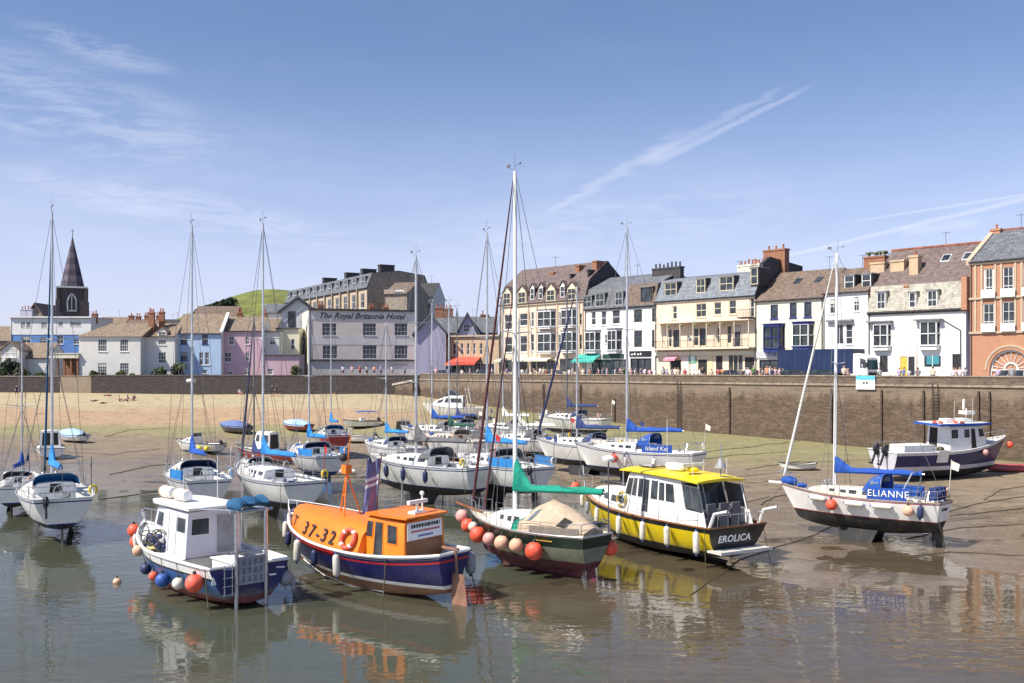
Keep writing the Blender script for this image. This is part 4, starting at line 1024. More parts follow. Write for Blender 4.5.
ring_arc(fn, rza * .9, rza - .02, .05, .13, 0); ring_arc(fn, rza * .28, rza * .36, .05, .13, 0); fn.box(cxa - rza, cxa + rza, .03, .13, zs_ - .18, zs_)
for xx in (-rza, -rza * .5, rza * .5 - .1, rza - .12): fn.box(cxa + xx, cxa + xx + .12, .03, .13, QUAY_Z, zs_ - .18)
fn.build('fanlight', B['frame'], arc)
gp = MB(); gp.prism([(-.15, ze - .3), (D / 2, zr - .1), (D / 2, zr + .35), (-.15, ze + .25)], -.35, .12, 'x'); gp.build('gable_coping', B['sand'], rf)
chimney(rf, .3, D * .48, ze, F.z(998, 228) + .7, 1.0, .8, 1, 'brick')
rdg = MB(); rdg.box(-.05, W_, D / 2 - .15, D / 2 + .15, zr + .1, zr + .28); rdg.build('ridge_tiles', B['redtile'], rf)
# ---------------------------------------------------------------- the town behind the beach
TOWN = 'buildings behind the beach'
def shop_sign(): pass
# pink hotel with painted name
F = Fac(309, 176, rad(17)); D = 13
ze = F.z(360, Z2(0, 318)[1]); 
wins = [(R(Z2, r), dict(style=(4, 3), fr='gframe', blind=False)) for r in ((560, 367, 617, 416), (720, 367, 773, 416), (845, 367, 897, 416), (562, 455, 620, 507), (720, 453, 775, 507), (845, 453, 897, 507))]
wins += [(R(Z2, r), dict(style=(3, 2), fr='dframe', sill=False)) for r in ((560, 534, 617, 566), (720, 532, 775, 566), (840, 530, 895, 566))]
o, W_, rf = house('hotel', 'big flat fronted pink hotel with its name in black script', F, 415, D, flat_prof(D, ze, .1), 'dpink', 'lead', wins, 'cream', TOWN)
gb = MB()   # grey painted panels between the pink ones
for z0_, z1_ in ((418, 452), ):
    gb.box(.02, W_ - .02, -.03, -.003, F.z(360, Z2(0, z1_)[1]), F.z(360, Z2(0, z0_)[1]))
gb.box(.02, W_ - .02, -.04, -.003, QUAY_Z, F.z(360, Z2(0, 532)[1]))
for zx in (510, 640, 795): pass
gb2 = gb.build('grey_band', B['hotelgrey'], o)
cb = MB(); cb.box(-.1, W_ + .1, -.3, .3, ze - .05, ze + .28); zz = F.z(360, Z2(0, 513)[1]); cb.box(-.05, W_ + .05, -.28, -.042, zz - .12, zz + .12); cb.build('cornice', B['dframe'], o)
lt = MB(); lt.box(.1, W_ - .1, -.05, -.003, F.z(360, Z2(0, 354)[1]), F.z(360, Z2(0, 326)[1]))
sg = lt.build('name_panel', B['hotelgrey'], o)
text_on('The Royal Britannia Hotel', 1.42, G['ink'], sg, (F.x(Z2(716, 0)[0]), -.06, F.z(362, Z2(0, 340)[1])), (1, 0, 0), (0, 0, 1), shear=.38, spacing=1.02, bold=.03)
for zy in (372, 455):
    sw = MB(); sw.box(-.05, -.004, 4, 5.2, F.z(309, Z2(0, zy + 45)[1]), F.z(309, Z2(0, zy)[1])); sw.build('side_window', G['glass'], o)
for xx, yy in ((2.5, 4), (12, 6), (15, 8)): chimney(o, xx, yy, ze, ze + 1.2, 1.0, .6, 2, 'brown')
# long stone terrace on the rise
Ft = Fac(285, 250, math.atan2(203 - 250, (367 - 512) / 1000 * 203 - (285 - 512) / 1000 * 250)); D = 14
Wt = Ft.x(367); ze = 25.2; zm = 28.2
wins = []
nb = 11
def tz(px, z): d = Ft.dist(px); return HY - (z - EYE) * FPX / d
for i in range(nb):
    xa = Wt * (i + .3) / nb; q = Ft.p + Ft.d * xa; pa = 512 + q.x / q.y * FPX; q = Ft.p + Ft.d * (xa + 2.0); pb = 512 + q.x / q.y * FPX
    for zl, zh in ((21.2, 24.2), (17, 20)): wins.append(((pa, tz((pa + pb) / 2, zh), pb, tz((pa + pb) / 2, zl)), dict(style=(2, 2), blind=False)))
o, W_, rf = house('hill_terrace', 'long stone Victorian terrace with a row of dormers above the hotel', Ft, 367, D, mans_prof(D, ze, zm, zm + .7, 1.2), 'sand', 'slate', wins, 'stone', TOWN)
for i in range(nb): dormer(o, Wt * (i + .3) / nb, ze + .5, 2.0, 1.9, .2, 2.2, 'flat', 'frame', (2, 2), 'slate')
for i in range(1, nb): 
    m = MB(); m.box(Wt * i / nb - .3, Wt * i / nb + .3, -.35, -.003, QUAY_Z, ze + .2); m.build('pilaster', B['stone'], o)
for i in (3, 6, 8, 10): chimney(rf, Wt * i / nb, D * .45, zm, zm + 2.4, 1.4, 3.2, 0, 'darksl')
# stone gabled house and slate one beside it
F = Fac(384, 196, rad(-20)); D = 10
o, W_, rf = house('stone_house', 'dark stone gabled house with brown roof above the hotel', F, 407, D, gable_prof(D, F.z(395, 294), F.z(395, 281)), 'stone', 'brownsl', [(R(Z2, (845, 232, 880, 252)), dict(style=(3, 2)))], 'stone', TOWN)
F = Fac(408, 205, rad(-12))
o, W_, rf = house('slate_house', 'tall pale house with navy slate roof behind the hotel', F, 433, 9, gable_prof(9, F.z(420, 297), F.z(420, 282)), 'offwhite', 'darksl', [(R(Z2, (938, 287, 962, 308)), dict(style=(2, 2))), (R(Z2, (966, 287, 985, 308)), dict(style=(1, 2)))], 'offwhite', TOWN)
# gabled white-blue house with dark bargeboards, left of hotel
F = Fac(281, 205, rad(8)); D = 12
W_ = F.x(315); ze, zr = F.z(298, 311), F.z(300, 297.5)
o = empty('gabled_house', (F.p.x, F.p.y, 0), F.ang); thing(o, 'pale gabled house with dark bargeboards beside the pink hotel', 'building', TOWN)
m = MB(); m.prism([(0, QUAY_Z), (W_, QUAY_Z), (W_, ze), (W_ / 2, zr), (0, ze)], 0, D, 'y'); m.build('wall', B['offwhite'], o)
m = MB()
for sg in (-1, 1): m.prism([(W_ / 2, zr + .02), (W_ / 2 + sg * (W_ / 2 + .7), ze - .35), (W_ / 2 + sg * (W_ / 2 + .7), ze - .05), (W_ / 2, zr + .38)], -.5, D, 'y')
rf = m.build('roof', B['slate'], o)
m = MB()
for sg in (-1, 1): m.prism([(W_ / 2, zr - .35), (W_ / 2 + sg * (W_ / 2 + .65), ze - .75), (W_ / 2 + sg * (W_ / 2 + .65), ze - .4), (W_ / 2, zr - .03)], -.62, -.51, 'y')
m.build('bargeboard', B['dframe'], o)
m = MB(); rc = F.rect(*R(Z2, (425, 320, 455, 385))); m.box(rc[0], rc[0] + rc[2], -.06, -.003, rc[1], rc[1] + rc[3]); m.build('window', G['glass'], o)
F = Fac(262, 212, rad(5))
house('grey_house', 'low grey roofed house between the gabled house and the hill', F, 292, 10, gable_prof(10, F.z(280, 313), F.z(280, 303)), 'offwhite', 'slate', [], None, TOWN)
# cream house with flat roof
F = Fac(276, 178, rad(4))
house('cream_house', 'small cream flat roofed house between pink cottages and hotel', F, 299, 9, flat_prof(9, F.z(285, Z2(0, 388)[1]), .1), 'cream', 'lead', [(R(Z2, (437, 430, 452, 470)), dict(style=(1, 2)))], None, TOWN)
# long pink cottage
F = Fac(220.5, 172, rad(3)); D = 8
wins = [(R(Z2, r), dict(style=(2, 2))) for r in ((188, 418, 215, 452), (257, 420, 273, 450), (175, 482, 202, 520), (257, 482, 273, 517), (187, 547, 207, 570), (257, 547, 273, 570))]
o, W_, rf = house('pink_cottage', 'pink rendered cottage with tan roof beside the pale blue house', F, 263, D, gable_prof(D, F.z(240, 331), F.z(240, 316)), 'pink', 'tan', wins, 'white', TOWN)
chimney(rf, F.x(235), D * .5, F.z(240, 322), F.z(240, 313) + .3, .8, .6, 2, 'brown')
chimney(rf, W_ - .4, D * .5, F.z(240, 322), F.z(240, 311), .7, .6, 1, 'brown')
F = Fac(263.5, 174, rad(3))
o, W_, rf = house('taupe_house', 'narrow house with pale upper wall behind the pink garden wall', F, 279, 8, flat_prof(8, F.z(270, 331.5), .1), 'offwhite', 'tan', [(R(Z2, (352, 425, 375, 452)), dict(style=(2, 2)))], None, TOWN)
F = Fac(263, 166, rad(3))
o, W_, rf = house('pink_annexe', 'low pink annexe with flat top below the cream house', F, 299, 6, flat_prof(6, F.z(280, Z2(0, 492)[1]), .05), 'pink', 'lead', [(R(Z2, (345, 547, 367, 569)), dict(style=(2, 2)))], None, TOWN)
# pale blue house
F = Fac(175.5, 170, rad(2)); D = 9
wins = [(R(Z1, r), dict(style=(2, 2), fr='bframe' if i < 3 else 'frame')) for i, r in enumerate(((617, 462, 640, 492), (690, 460, 710, 492), (617, 520, 640, 548), (680, 520, 694, 563), (700, 520, 714, 563), (690, 580, 708, 592)))]
o, W_, rf = house('blue_cottage', 'pale blue cottage with tan roof and white gable coping', F, 221, D, gable_prof(D, F.z(200, 333.5), F.z(200, 313.5)), 'pblue', 'tan', wins, 'white', TOWN)
m = MB(); m.prism([(-.2, F.z(200, 333.5)), (D / 2, F.z(200, 313.5)), (D / 2, F.z(200, 313.5) + .45), (-.3, F.z(200, 333.5) + .35)], W_ - .15, W_ + .35, 'x'); m.build('gable_coping', B['white'], rf)
# grey-white villa, hipped
F = Fac(79, 166, rad(0)); D = 9
W_ = F.x(140.5)
wins = [(R(Z1, r), dict(style=(4, 4))) for r in ((335, 475, 365, 517), (410, 475, 438, 517), (335, 557, 365, 597), (410, 557, 440, 597))]
ze, zr = F.z(110, 336.5), F.z(110, 322)
opens = [(F.rect(*w[0]), w[1]) for w in wins]
o = empty('villa', (F.p.x, F.p.y, 0), F.ang); thing(o, 'grey white villa with hipped tan slate roof behind the sea wall', 'building', TOWN)
wall_mesh(W_, D, QUAY_Z - .05, [(0, ze), (D, ze)], [r for r, _ in opens]).build('wall', [B['offwhite'], B['offwhite']], o)
for rc, k in opens: window(o, *rc, **k)
m = MB(); e = .35
a, b, c, d = (-e, -e, ze), (W_ + e, -e, ze), (W_ + e, D + e, ze), (-e, D + e, ze); p, q = (3.6, D / 2, zr), (W_ + 1.0, D / 2, zr)
m.add([a, b, c, d, p, q], [(0, 1, 5, 4), (1, 2, 5), (2, 3, 4, 5), (3, 0, 4), (3, 2, 1, 0)])
rf = m.build('roof', B['tan'], o)
chimney(rf, F.x(144), D * .4, zr - 1.5, F.z(146, 311), .9, .7, 3, 'brown'); chimney(rf, F.x(151.5), D * .55, zr - 1.5, F.z(146, 310), .8, .7, 2, 'brown')
F = Fac(140.8, 168, rad(0))
wins = [(R(Z1, r), dict(style=(3, 3))) for r in ((540, 474, 567, 495), (540, 520, 567, 557))]
o, W_, rf = house('villa_wing', 'plain grey white wing with a wall dormer beside the villa', F, 175, 9, gable_prof(9, F.z(160, 336.5), F.z(160, 323)), 'offwhite', 'tan', wins, None, TOWN)
dormer(o, F.x(Z1(541, 0)[0]), F.z(160, 337), 1.3, .9, -.05, 2.4, 'gable', 'frame', (2, 2), 'offwhite', 'tan', .6)
# blue house, white top storey
F = Fac(11, 196, rad(2)); D = 12
wins = [(R(Z1, r), dict(style=(2, 2), hole=True)) for r in ((72, 417, 86, 437), (91, 417, 105, 437), (142, 417, 160, 437), (200, 417, 215, 432), (240, 417, 278, 432), (75, 465, 105, 488), (136, 468, 158, 492), (194, 462, 216, 492), (252, 475, 272, 492), (200, 520, 215, 530))]
ze = F.z(50, Z1(0, 402)[1])
o, W_, rf = house('blue_house', 'big strong blue house with white top storey below the church', F, 91, D, flat_prof(D, ze, .3), 'blue', 'lead', wins, 'offwhite', TOWN)
zz = F.z(50, Z1(0, 460)[1]); m = MB()
xs = sorted([0, W_]); 
holes = [F.rect(*w[0]) for w in wins if w[0][3] < Z1(0, 445)[1]]
top = wall_mesh(W_, .05, zz, [(0, ze - .02), (.05, ze - .02)], holes, reveal=.05)
t_ = top.build('upper_storey', [B['white'], B['white']], o); t_.location = (0, -.07, 0)
m = MB(); m.box(-.2, W_ + .2, -.5, .2, ze - .02, ze + .25); m.build('eaves_board', B['white'], o)
for zx in (42, 63): chimney(rf, F.x(Z1(zx, 0)[0]), 5, ze, ze + 2.0, 1.1, .7, 2, 'lilac')
chimney(rf, F.x(89), 3, ze - 1, ze + 1.0, 1.0, .8, 2, 'brown')
# gabled cottage in front
F = Fac(0, 172, rad(0)); D = 7
o, W_, rf = house('beach_cottage', 'low tan roofed cottage with a white gable above the sea wall', F, 49, D, gable_prof(D, F.z(25, 358), F.z(25, 343)), 'offwhite', 'tan', [], None, TOWN)
xa, xb = F.x(Z1(28, 0)[0]), F.x(Z1(88, 0)[0]); zt = F.z(17, Z1(0, 487)[1]); zl = F.z(17, Z1(0, 512)[1])
m = MB(); m.prism([(xa, QUAY_Z), (xb, QUAY_Z), (xb, zl), ((xa + xb) / 2, zt), (xa, zl)], -2.2, 1.5, 'y'); g = m.build('gable_wing', B['offwhite'], o)
m = MB()
for sg in (-1, 1): m.prism([((xa + xb) / 2, zt + .02), ((xa + xb) / 2 + sg * ((xb - xa) / 2 + .4), zl - .25), ((xa + xb) / 2 + sg * ((xb - xa) / 2 + .4), zl - .02), ((xa + xb) / 2, zt + .28)], -2.5, 2, 'y')
m.build('gable_roof', B['tan'], g)
rc = F.rect(*R(Z1, (40, 508, 77, 538))); window(o, rc[0], rc[1], rc[2], rc[3], y=-2.2, style=(3, 2))
# beach shelter
F = Fac(51, 166, rad(0)); W_ = F.x(79.5); zt = F.z(65, Z1(0, 540)[1])
o = empty('beach_shelter', (F.p.x, F.p.y, 0), 0); thing(o, 'open shelter with cream flat roof beside the grey white villa', 'shelter')
m = MB(); m.box(-.2, W_, -.5, 5, zt, zt + .7); m.box(-.3, W_ + .1, -.6, 5.1, zt + .7, zt + .85); m.build('roof', B['cream'], o)
m = MB()
for i in range(5): m.box(W_ * i / 4.3, W_ * i / 4.3 + .25, -.3, 0, QUAY_Z, zt)
m.build('posts' if False else 'post_frame', B['brown'], o)
m = MB(); m.box(0, W_ - .1, 4.5, 4.8, QUAY_Z, zt); m.build('back_wall', B['brown'], o)
# roofs further back
for (a, b, d, ye, yr, wm, rm, nm, lab) in ((193, 236, 240, 317, 305.5, 'brown', 'brownsl', 'brown_roofed_house', 'brown gabled house on the rise below the green hill'),
        (122, 158, 205, 330, 319, 'brown', 'brownsl', 'brick_house', 'brown roofed brick house behind the villa chimneys'), (94, 122, 210, 330, 316.5, 'sand', 'tan', 'tan_roofed_house', 'tan roofed house between the church and the villa'),
        (-14, 12.5, 215, 341, 326, 'stone', 'tan', 'tan_roofed_house', 'tan roofed house at the end of the beach beyond the blue house')):
    F = Fac(a, d, rad(4)); o, W_, rf = house(nm, lab, F, b, 10, gable_prof(10, F.z((a + b) / 2, ye), F.z((a + b) / 2, yr)), wm, rm, [], None, TOWN)
    if d in (205,):
        for px, nn in ((124, 1), (131, 2), (140, 3), (152, 2)): chimney(rf, F.x(px), 5, F.z(140, 325), F.z(140, 315.5 - RND.random() * 2), 1.0, .7, nn, 'brown')
F = Fac(158, 215, rad(6)); house('dark_gabled_house', 'house with pointed dark gable behind the villa wing', F, 178, 9, gable_prof(9, F.z(168, 329), F.z(168, 319)), 'brown', 'darksl', [], None, TOWN)
F = Fac(222, 200, rad(0)); house('tan_roofed_house', 'long tan roofed house behind the pink cottage', F, 276, 10, gable_prof(10, F.z(250, 331), F.z(250, 318)), 'offwhite', 'tan', [], None, TOWN)
# purple gabled houses right of hotel
def gabled(px0, px1, d, pe, pr, wm, rm, lab, ang=0, wins=()):
    F = Fac(px0, d, rad(ang)); W_ = F.x(px1); xm = (px0 + px1) / 2; ze, zr = F.z(xm, pe), F.z(xm, pr)
    o = empty('gabled_house', (F.p.x, F.p.y, 0), F.ang); thing(o, lab, 'building', TOWN)
    m = MB(); m.prism([(0, QUAY_Z), (W_, QUAY_Z), (W_, ze), (W_ / 2, zr), (0, ze)], 0, 10, 'y'); m.build('wall', B[wm], o)
    m = MB()
    for sg in (-1, 1): m.prism([(W_ / 2, zr + .02), (W_ / 2 + sg * (W_ / 2 + .5), ze - .3), (W_ / 2 + sg * (W_ / 2 + .5), ze + .05), (W_ / 2, zr + .42)], -.6, 10, 'y')
    m.build('roof', B[rm], o)
    for w in wins: window(o, *F.rect(*w), y=-.03, style=(2, 2), sill=False)
    return o
gabled(415, 446, 172, 334, 315.5, 'purple', 'slate', 'lilac gabled house with grey roof beside the pink hotel', 4)
gabled(457, 478, 180, 336, 314, 'purple', 'slate', 'lilac gabled house with a dark window behind the awning shops', 2, [R(Z3, (175, 378, 202, 410))])
F = Fac(434, 184, rad(0)); o, W_, rf = house('slate_roofed_house', 'long grey slate roofed house between the lilac gables', F, 497, 10, gable_prof(10, F.z(460, 333), F.z(460, 316)), 'purple', 'slate', [], None, TOWN)
for px, py in ((434, 306), (447, 307), (484, 313)): chimney(rf, F.x(px) if px > 434 else .6, 5, F.z(460, 322), F.z(460, py), 1.6, .8, 2, 'brown')
# low buff shop block with awnings
F = Fac(430, 176, rad(-26)); D = 9
ze = F.z(465, 337)
wins = [(R(Z3, (zx, 455, zx + 11, 500)), dict(style=(1, 2), sill=False)) for zx in (62, 92, 132, 163, 188, 213, 240)]
wins += [(R(Z3, (60, 535, 150, 583)), dict(type='shop', n=4)), (R(Z3, (160, 535, 300, 583)), dict(type='shop', n=5))]
o, W_, rf = house('awning_shop', 'low buff stone shop block with red and orange awnings', F, 499, D, flat_prof(D, ze, .1), 'buff', 'lead', wins, 'sand', TOWN)
m = MB(); m.box(-.1, W_ + .1, -.3, .2, ze - .05, ze + .3); m.build('cornice', B['sand'], o)
awning(o, F.x(453), F.x(481) - F.x(453), F.z(467, 357), 2.2, 1.0, mat('red_awning', (.78, .10, .06), .8), valance=.35)
awning(o, F.x(439), F.x(452) - F.x(439), F.z(445, 358), 2.0, 1.0, mat('orange_awning', (.85, .33, .02), .8), valance=.35)
# church
F = Fac(57.5, 262, rad(21)); W_ = F.x(86); zt = F.z(72, 288); za = F.z(72, 236)
o = empty('church', (F.p.x, F.p.y, 0), F.ang); thing(o, 'dark stone church tower with banded purple spire', 'church')
m = MB(); m.box(0, W_, 0, W_, QUAY_Z, zt)
for (a, b) in ((-.5, -.5), (W_ - .6, -.5), (W_ - .6, W_ - .6), (-.5, W_ - .6)): m.prism([(a, b), (a + 1.1, b), (a + 1.1, b + 1.1), (a, b + 1.1)], QUAY_Z, zt - 3.2); m.prism([(a + .2, b + .2), (a + .9, b + .2), (a + .9, b + .9), (a + .2, b + .9)], zt - 3.2, zt + .4)
m.build('tower', B['dstone'], o)
m = MB(); m.box(-.35, W_ + .35, -.35, W_ + .35, zt + .003, zt + .45); m.build('parapet', B['offwhite'], o)
c = W_ / 2; m = MB(); r0 = W_ * .43
nbd = 9
for i in range(nbd):
    f0, f1 = i / nbd, (i + 1) / nbd; z0_, z1_ = zt + .45 + (za - zt) * f0, zt + .45 + (za - zt) * f1
    ra, rb_ = r0 * (1 - f0), max(.04, r0 * (1 - f1)); n = 8
    A = [(c + ra * 1.08 * math.cos(PI / 8 + k * PI / 4), c + ra * 1.08 * math.sin(PI / 8 + k * PI / 4), z0_) for k in range(n)]; Bq = [(c + rb_ * 1.08 * math.cos(PI / 8 + k * PI / 4), c + rb_ * 1.08 * math.sin(PI / 8 + k * PI / 4), z1_) for k in range(n)]
    m.add(A + Bq, [(k, (k + 1) % n, n + (k + 1) % n, n + k) for k in range(n)], i % 2)
m.build('spire', [slate_mat('spire_purple_slate', (.065, .052, .08)), slate_mat('spire_pale_slate', (.125, .10, .13))], o)
m = MB(); m.tube((c, c, za + .3), (c, c, za + 2.4), .09, .05); m.box(c - .5, c + .5, c - .05, c + .05, za + 1.7, za + 1.8); m.build('finial_cross', B['iron'], o)
m = MB()
pts = [(c - 1.2, zt - 6.2), (c + 1.2, zt - 6.2), (c + 1.2, zt - 3.2), (c + .75, zt - 2.0), (c, zt - 1.3), (c - .75, zt - 2.0), (c - 1.2, zt - 3.2)]
m.prism(pts, -.10, -.003, 'y', 1); ins = [(c + (x - c) * .72, (zt - 4) + (z - zt + 4) * .8) for x, z in pts]; m.prism(ins, -.16, -.104, 'y', 0); m.box(c - .08, c + .08, -.2, -.164, zt - 6, zt - 2.2, 1)
m.build('belfry_window', [B['iron'], B['offwhite']], o)
# rooflets by the church foot
gabled(27, 44, 220, 318, 304.5, 'stone', 'brownsl', 'small stone gable at the foot of the church tower', 0)

# ---------------------------------------------------------------- planting
LEAF = [mat('leaf_green', (.055, .085, .022), .8, var=.5, scale=.8), mat('leaf_olive', (.095, .115, .03), .8, var=.5, scale=.8), mat('leaf_dark', (.03, .048, .02), .85, var=.5, scale=.8)]
def bush(label, loc, r, h, n, m, cat='bush', group='bushes above the sea wall', name='bush'):
    o = empty(name, loc); thing(o, label, cat, group)
    rr = random.Random(int(loc[0] * 13) + n); mb = MB()
    for _ in range(n):
        a = rr.uniform(0, 2 * PI); q = rr.random() ** .45; e = rr.random() ** .7
        k = .75 + .35 * math.sin(a * 3 + loc[0]) 
        p = Vector((math.cos(a) * r * q * k * (1 - .4 * e), math.sin(a) * r * .8 * q * k, e * h * (1 - .3 * q)))
        u = Vector((rr.uniform(-1, 1), rr.uniform(-1, 1), rr.uniform(-.6, 1))).normalized(); v = u.orthogonal().normalized(); s = rr.uniform(.12, .26) * max(1, r * .5)
        mb.quad(p - u * s, p - v * s * .6, p + u * s, p + v * s * .6)
    mb.build('foliage', m, o, fix=False)
    st = MB(); 
    for i in range(4): a = i * 1.7; st.tube((0, 0, -.2), (math.cos(a) * r * .5, math.sin(a) * r * .4, h * .6), .05, .02, 5)
    st.build('stem', mat('bark', (.09, .065, .045), .9, var=.3), o)
    return o
for px, d, r, h, n, mi, lab in ((9, 163, 2.6, 3.6, 900, 2, 'tall dark green bush beside the beach cottage'), (22, 162, 1.8, 2.2, 500, 1, 'round olive bush in front of the beach cottage gable'), (40, 161.5, 1.6, 1.3, 300, 0, 'low green bush right above the dark sea wall end'),
        (93, 164, 1.1, 1.6, 350, 1, 'small green bush under the villa, nearest its left corner'), (103, 164, .9, 1.1, 250, 0, 'smallest low bush under the first villa window'), (121, 164, 1.3, 1.5, 350, 1, 'low green bush between the lower villa windows'), (132, 164, .9, 1.0, 250, 0, 'small bush under the drainpipe of the villa'),
        (160, 165, 1.8, 2.2, 450, 0, 'spreading green shrub in front of the villa wing'), (176, 165, 1.4, 2.8, 450, 2, 'dark shrub where the villa wing meets the blue cottage'), (296, 165, 1.4, 2.6, 350, 1, 'golden green shrub between pink annexe and hotel')):
    bush(lab, ((px - 512) / FPX * d, d, QUAY_Z), r, h, n, LEAF[mi])
# palm in front of the villa wing
def palm(px, d, h):
    o = empty('palm_tree', ((px - 512) / FPX * d, d, QUAY_Z)); thing(o, 'small palm with drooping brownish fronds beside the villa wing', 'palm tree')
    t = MB(); t.tube((0, 0, -.2), (.1, 0, h), .16, .11, 8); t.build('trunk', mat('bark', (.09, .065, .045), .9), o)
    f = MB(); rr = random.Random(4)
    for i in range(34):
        a = rr.uniform(0, 2 * PI); L_ = rr.uniform(1.1, 1.7); up = rr.uniform(-.2, .9); pts = []
        for k in range(6): q = k / 5; pts.append(Vector((.1 + math.cos(a) * L_ * q, math.sin(a) * L_ * q, h + up * q * 1.2 - 1.3 * q * q)))
        sd_ = Vector((-math.sin(a), math.cos(a), 0))
        for k in range(5): w0 = .13 * (1 - k / 6); w1 = .13 * (1 - (k + 1) / 6); f.quad(pts[k] - sd_ * w0, pts[k] + sd_ * w0, pts[k + 1] + sd_ * w1, pts[k + 1] - sd_ * w1)
    f.build('crown', LEAF[1], o, fix=False)
palm(182, 164, 2.6)
for i, (px, d, r) in enumerate(((203, 420, 5), (210, 428, 5.5), (217, 432, 5), (224, 436, 4.5), (231, 442, 4))):
    x = (px - 512) / FPX * d
    bush(['wide dark bush low on the slope of the green hill', 'second dark bush up the hill edge above the tan roof', 'middle dark bush of the row climbing the green hill', 'fourth dark bush up the hill edge below the bare grass', 'topmost dark bush of the row climbing the green hill'][i], (x, d, EYE + (HY - (310 - i * 2.6)) * d / FPX - 3), r, 4.5, 900, LEAF[2], group='bushes along the hill edge')
# ---------------------------------------------------------------- boats: hull, cabins, rig
class Hull:
    """x forward, y to port, z up from the ground the keel stands on"""
    def __init__(s, L, B_, keel=.0, draft=.45, fb=1.0, bow_rise=.45, st_rise=.12, stern_w=.75, tm=.42, a_mid=.40, a_bow=.95, bow_rake=1.0, st_rake=.15, entry=2.1, rock_b=.9, rock_s=.7, a_st=None):
        s.__dict__.update(locals()); s.zb = keel; s.wl = keel + draft
        s.top = s.wl + fb
    def half(s, t):
        if t < s.tm: f = s.stern_w + (1 - s.stern_w) * (1 - ((s.tm - t) / s.tm) ** 2)
        else: f = 1 - ((t - s.tm) / (1 - s.tm)) ** s.entry
        return s.B_ / 2 * max(f, .012)
    def zs(s, t): return s.top + s.bow_rise * max(0, (t - .35) / .65) ** 2 + s.st_rise * max(0, (.35 - t) / .35) ** 2
    def zk(s, t): return s.zb + s.draft * s.rock_b * max(0, (t - .5) / .5) ** 2.2 + s.draft * s.rock_s * max(0, (.45 - t) / .45) ** 1.8
    def a(s, t):
        if t > .4: return s.a_mid + (s.a_bow - s.a_mid) * ((t - .4) / .6) ** 1.5
        return s.a_mid + ((s.a_st or s.a_mid) - s.a_mid) * ((.4 - t) / .4)
    def pt(s, t, z, side):
        zk, zs = s.zk(t), s.zs(t); q = max(0, min(1, (z - zk) / (zs - zk)))
        y = s.half(t) * q ** s.a(t)
        x = -s.L / 2 + s.L * t - s.bow_rake * (1 - q) * max(0, (t - .5) / .5) ** 2 + s.st_rake * (1 - q) * max(0, (.4 - t) / .4) ** 2
        return Vector((x, y * side, z))
    def rail(s, t, side, dz=0, inset=0):
        p = s.pt(t, s.zs(t), side); p.z += dz; p.y -= inset * side; return p
    def build(s, bands, mats, parent, n=22, sub=3, transom=None, name='hull'):
        """bands from the keel up: ('w', height above waterline) or ('d', distance below the sheer), material index"""
        m = MB(); ts = [1 - (1 - i / n) ** 1.15 for i in range(n + 1)]
        rows = [(lambda t: s.zk(t), None)]
        prev = lambda t: s.zk(t)
        for (k, v), mi in bands:
            cur = (lambda t, v=v: s.wl + v) if k == 'w' else (lambda t, v=v: s.zs(t) - v)
            for j in range(1, sub + 1):
                rows.append(((lambda t, a=prev, b=cur, f=j / sub: a(t) + (b(t) - a(t)) * f), mi))
            prev = cur
        idx = {}
        for side in (1, -1):
            for i, t in enumerate(ts):
                zmin = s.zk(t)
                for r, (fz, _) in enumerate(rows):
                    z = max(zmin, min(s.zs(t), fz(t))); zmin = z
                    idx[side, i, r] = len(m.v); m.v.append(tuple(s.pt(t, z, side)))
            for i in range(n):
                for r in range(len(rows) - 1):
                    q = (idx[side, i, r], idx[side, i + 1, r], idx[side, i + 1, r + 1], idx[side, i, r + 1])
                    m.f.append(q if side == -1 else q[::-1]); m.m.append(rows[r + 1][1])
        for r in range(len(rows) - 1):
            q = (idx[1, 0, r], idx[-1, 0, r], idx[-1, 0, r + 1], idx[1, 0, r + 1])
            mi = rows[r + 1][1]
            m.f.append(q[::-1]); m.m.append(transom.get(mi, mi) if transom else mi)
            m.f.append((idx[1, n, r], idx[-1, n, r], idx[-1, n, r + 1], idx[1, n, r + 1])); m.m.append(mi)
        return m.build(name, mats, parent, smooth=32)
    def deck(s, mats, parent, drop=.05, cockpit=None, n=24, camber=.05, t0=0.0, t1=.985, name='deck', wells=None):
        """deck sheet with sunken cockpit (t0,t1,half width fraction,depth); materials 0 deck, 1 cockpit"""
        m = MB(); ts = sorted({round(t0 + (t1 - t0) * i / n, 4) for i in range(n + 1)} | ({cockpit[0], cockpit[1]} if cockpit else set()))
        def row(t, y, dz=0): 
            h = s.half(t) * .985; return (-s.L / 2 + s.L * t, y, s.zs(t) - drop + dz + camber * (1 - (y / max(h, .01)) ** 2))
        for a, b in zip(ts, ts[1:]):
            inside = cockpit and cockpit[0] - 1e-4 <= a and b <= cockpit[1] + 1e-4
            for side in (1, -1):
                ha, hb = s.half(a) * .985, s.half(b) * .985
                ca, cb = (ha * cockpit[2], hb * cockpit[2]) if cockpit else (ha * .5, hb * .5)
                m.quad(row(a, side * ca), row(b, side * cb), row(b, side * hb), row(a, side * ha), 0)
                if inside:
                    m.quad(row(a, side * ca), row(b, side * cb), row(b, side * cb, -cockpit[3]), row(a, side * ca, -cockpit[3]), 1)
                    m.quad(row(a, 0, -cockpit[3]), row(b, 0, -cockpit[3]), row(b, side * cb, -cockpit[3]), row(a, side * ca, -cockpit[3]), 1)
                else: m.quad(row(a, 0), row(b, 0), row(b, side * cb), row(a, side * ca), 0)
        if cockpit:
            for t in cockpit[:2]:
                c = s.half(t) * .985 * cockpit[2]; m.quad(row(t, -c), row(t, c), row(t, c, -cockpit[3]), row(t, -c, -cockpit[3]), 1)
        return m.build(name, mats, parent)
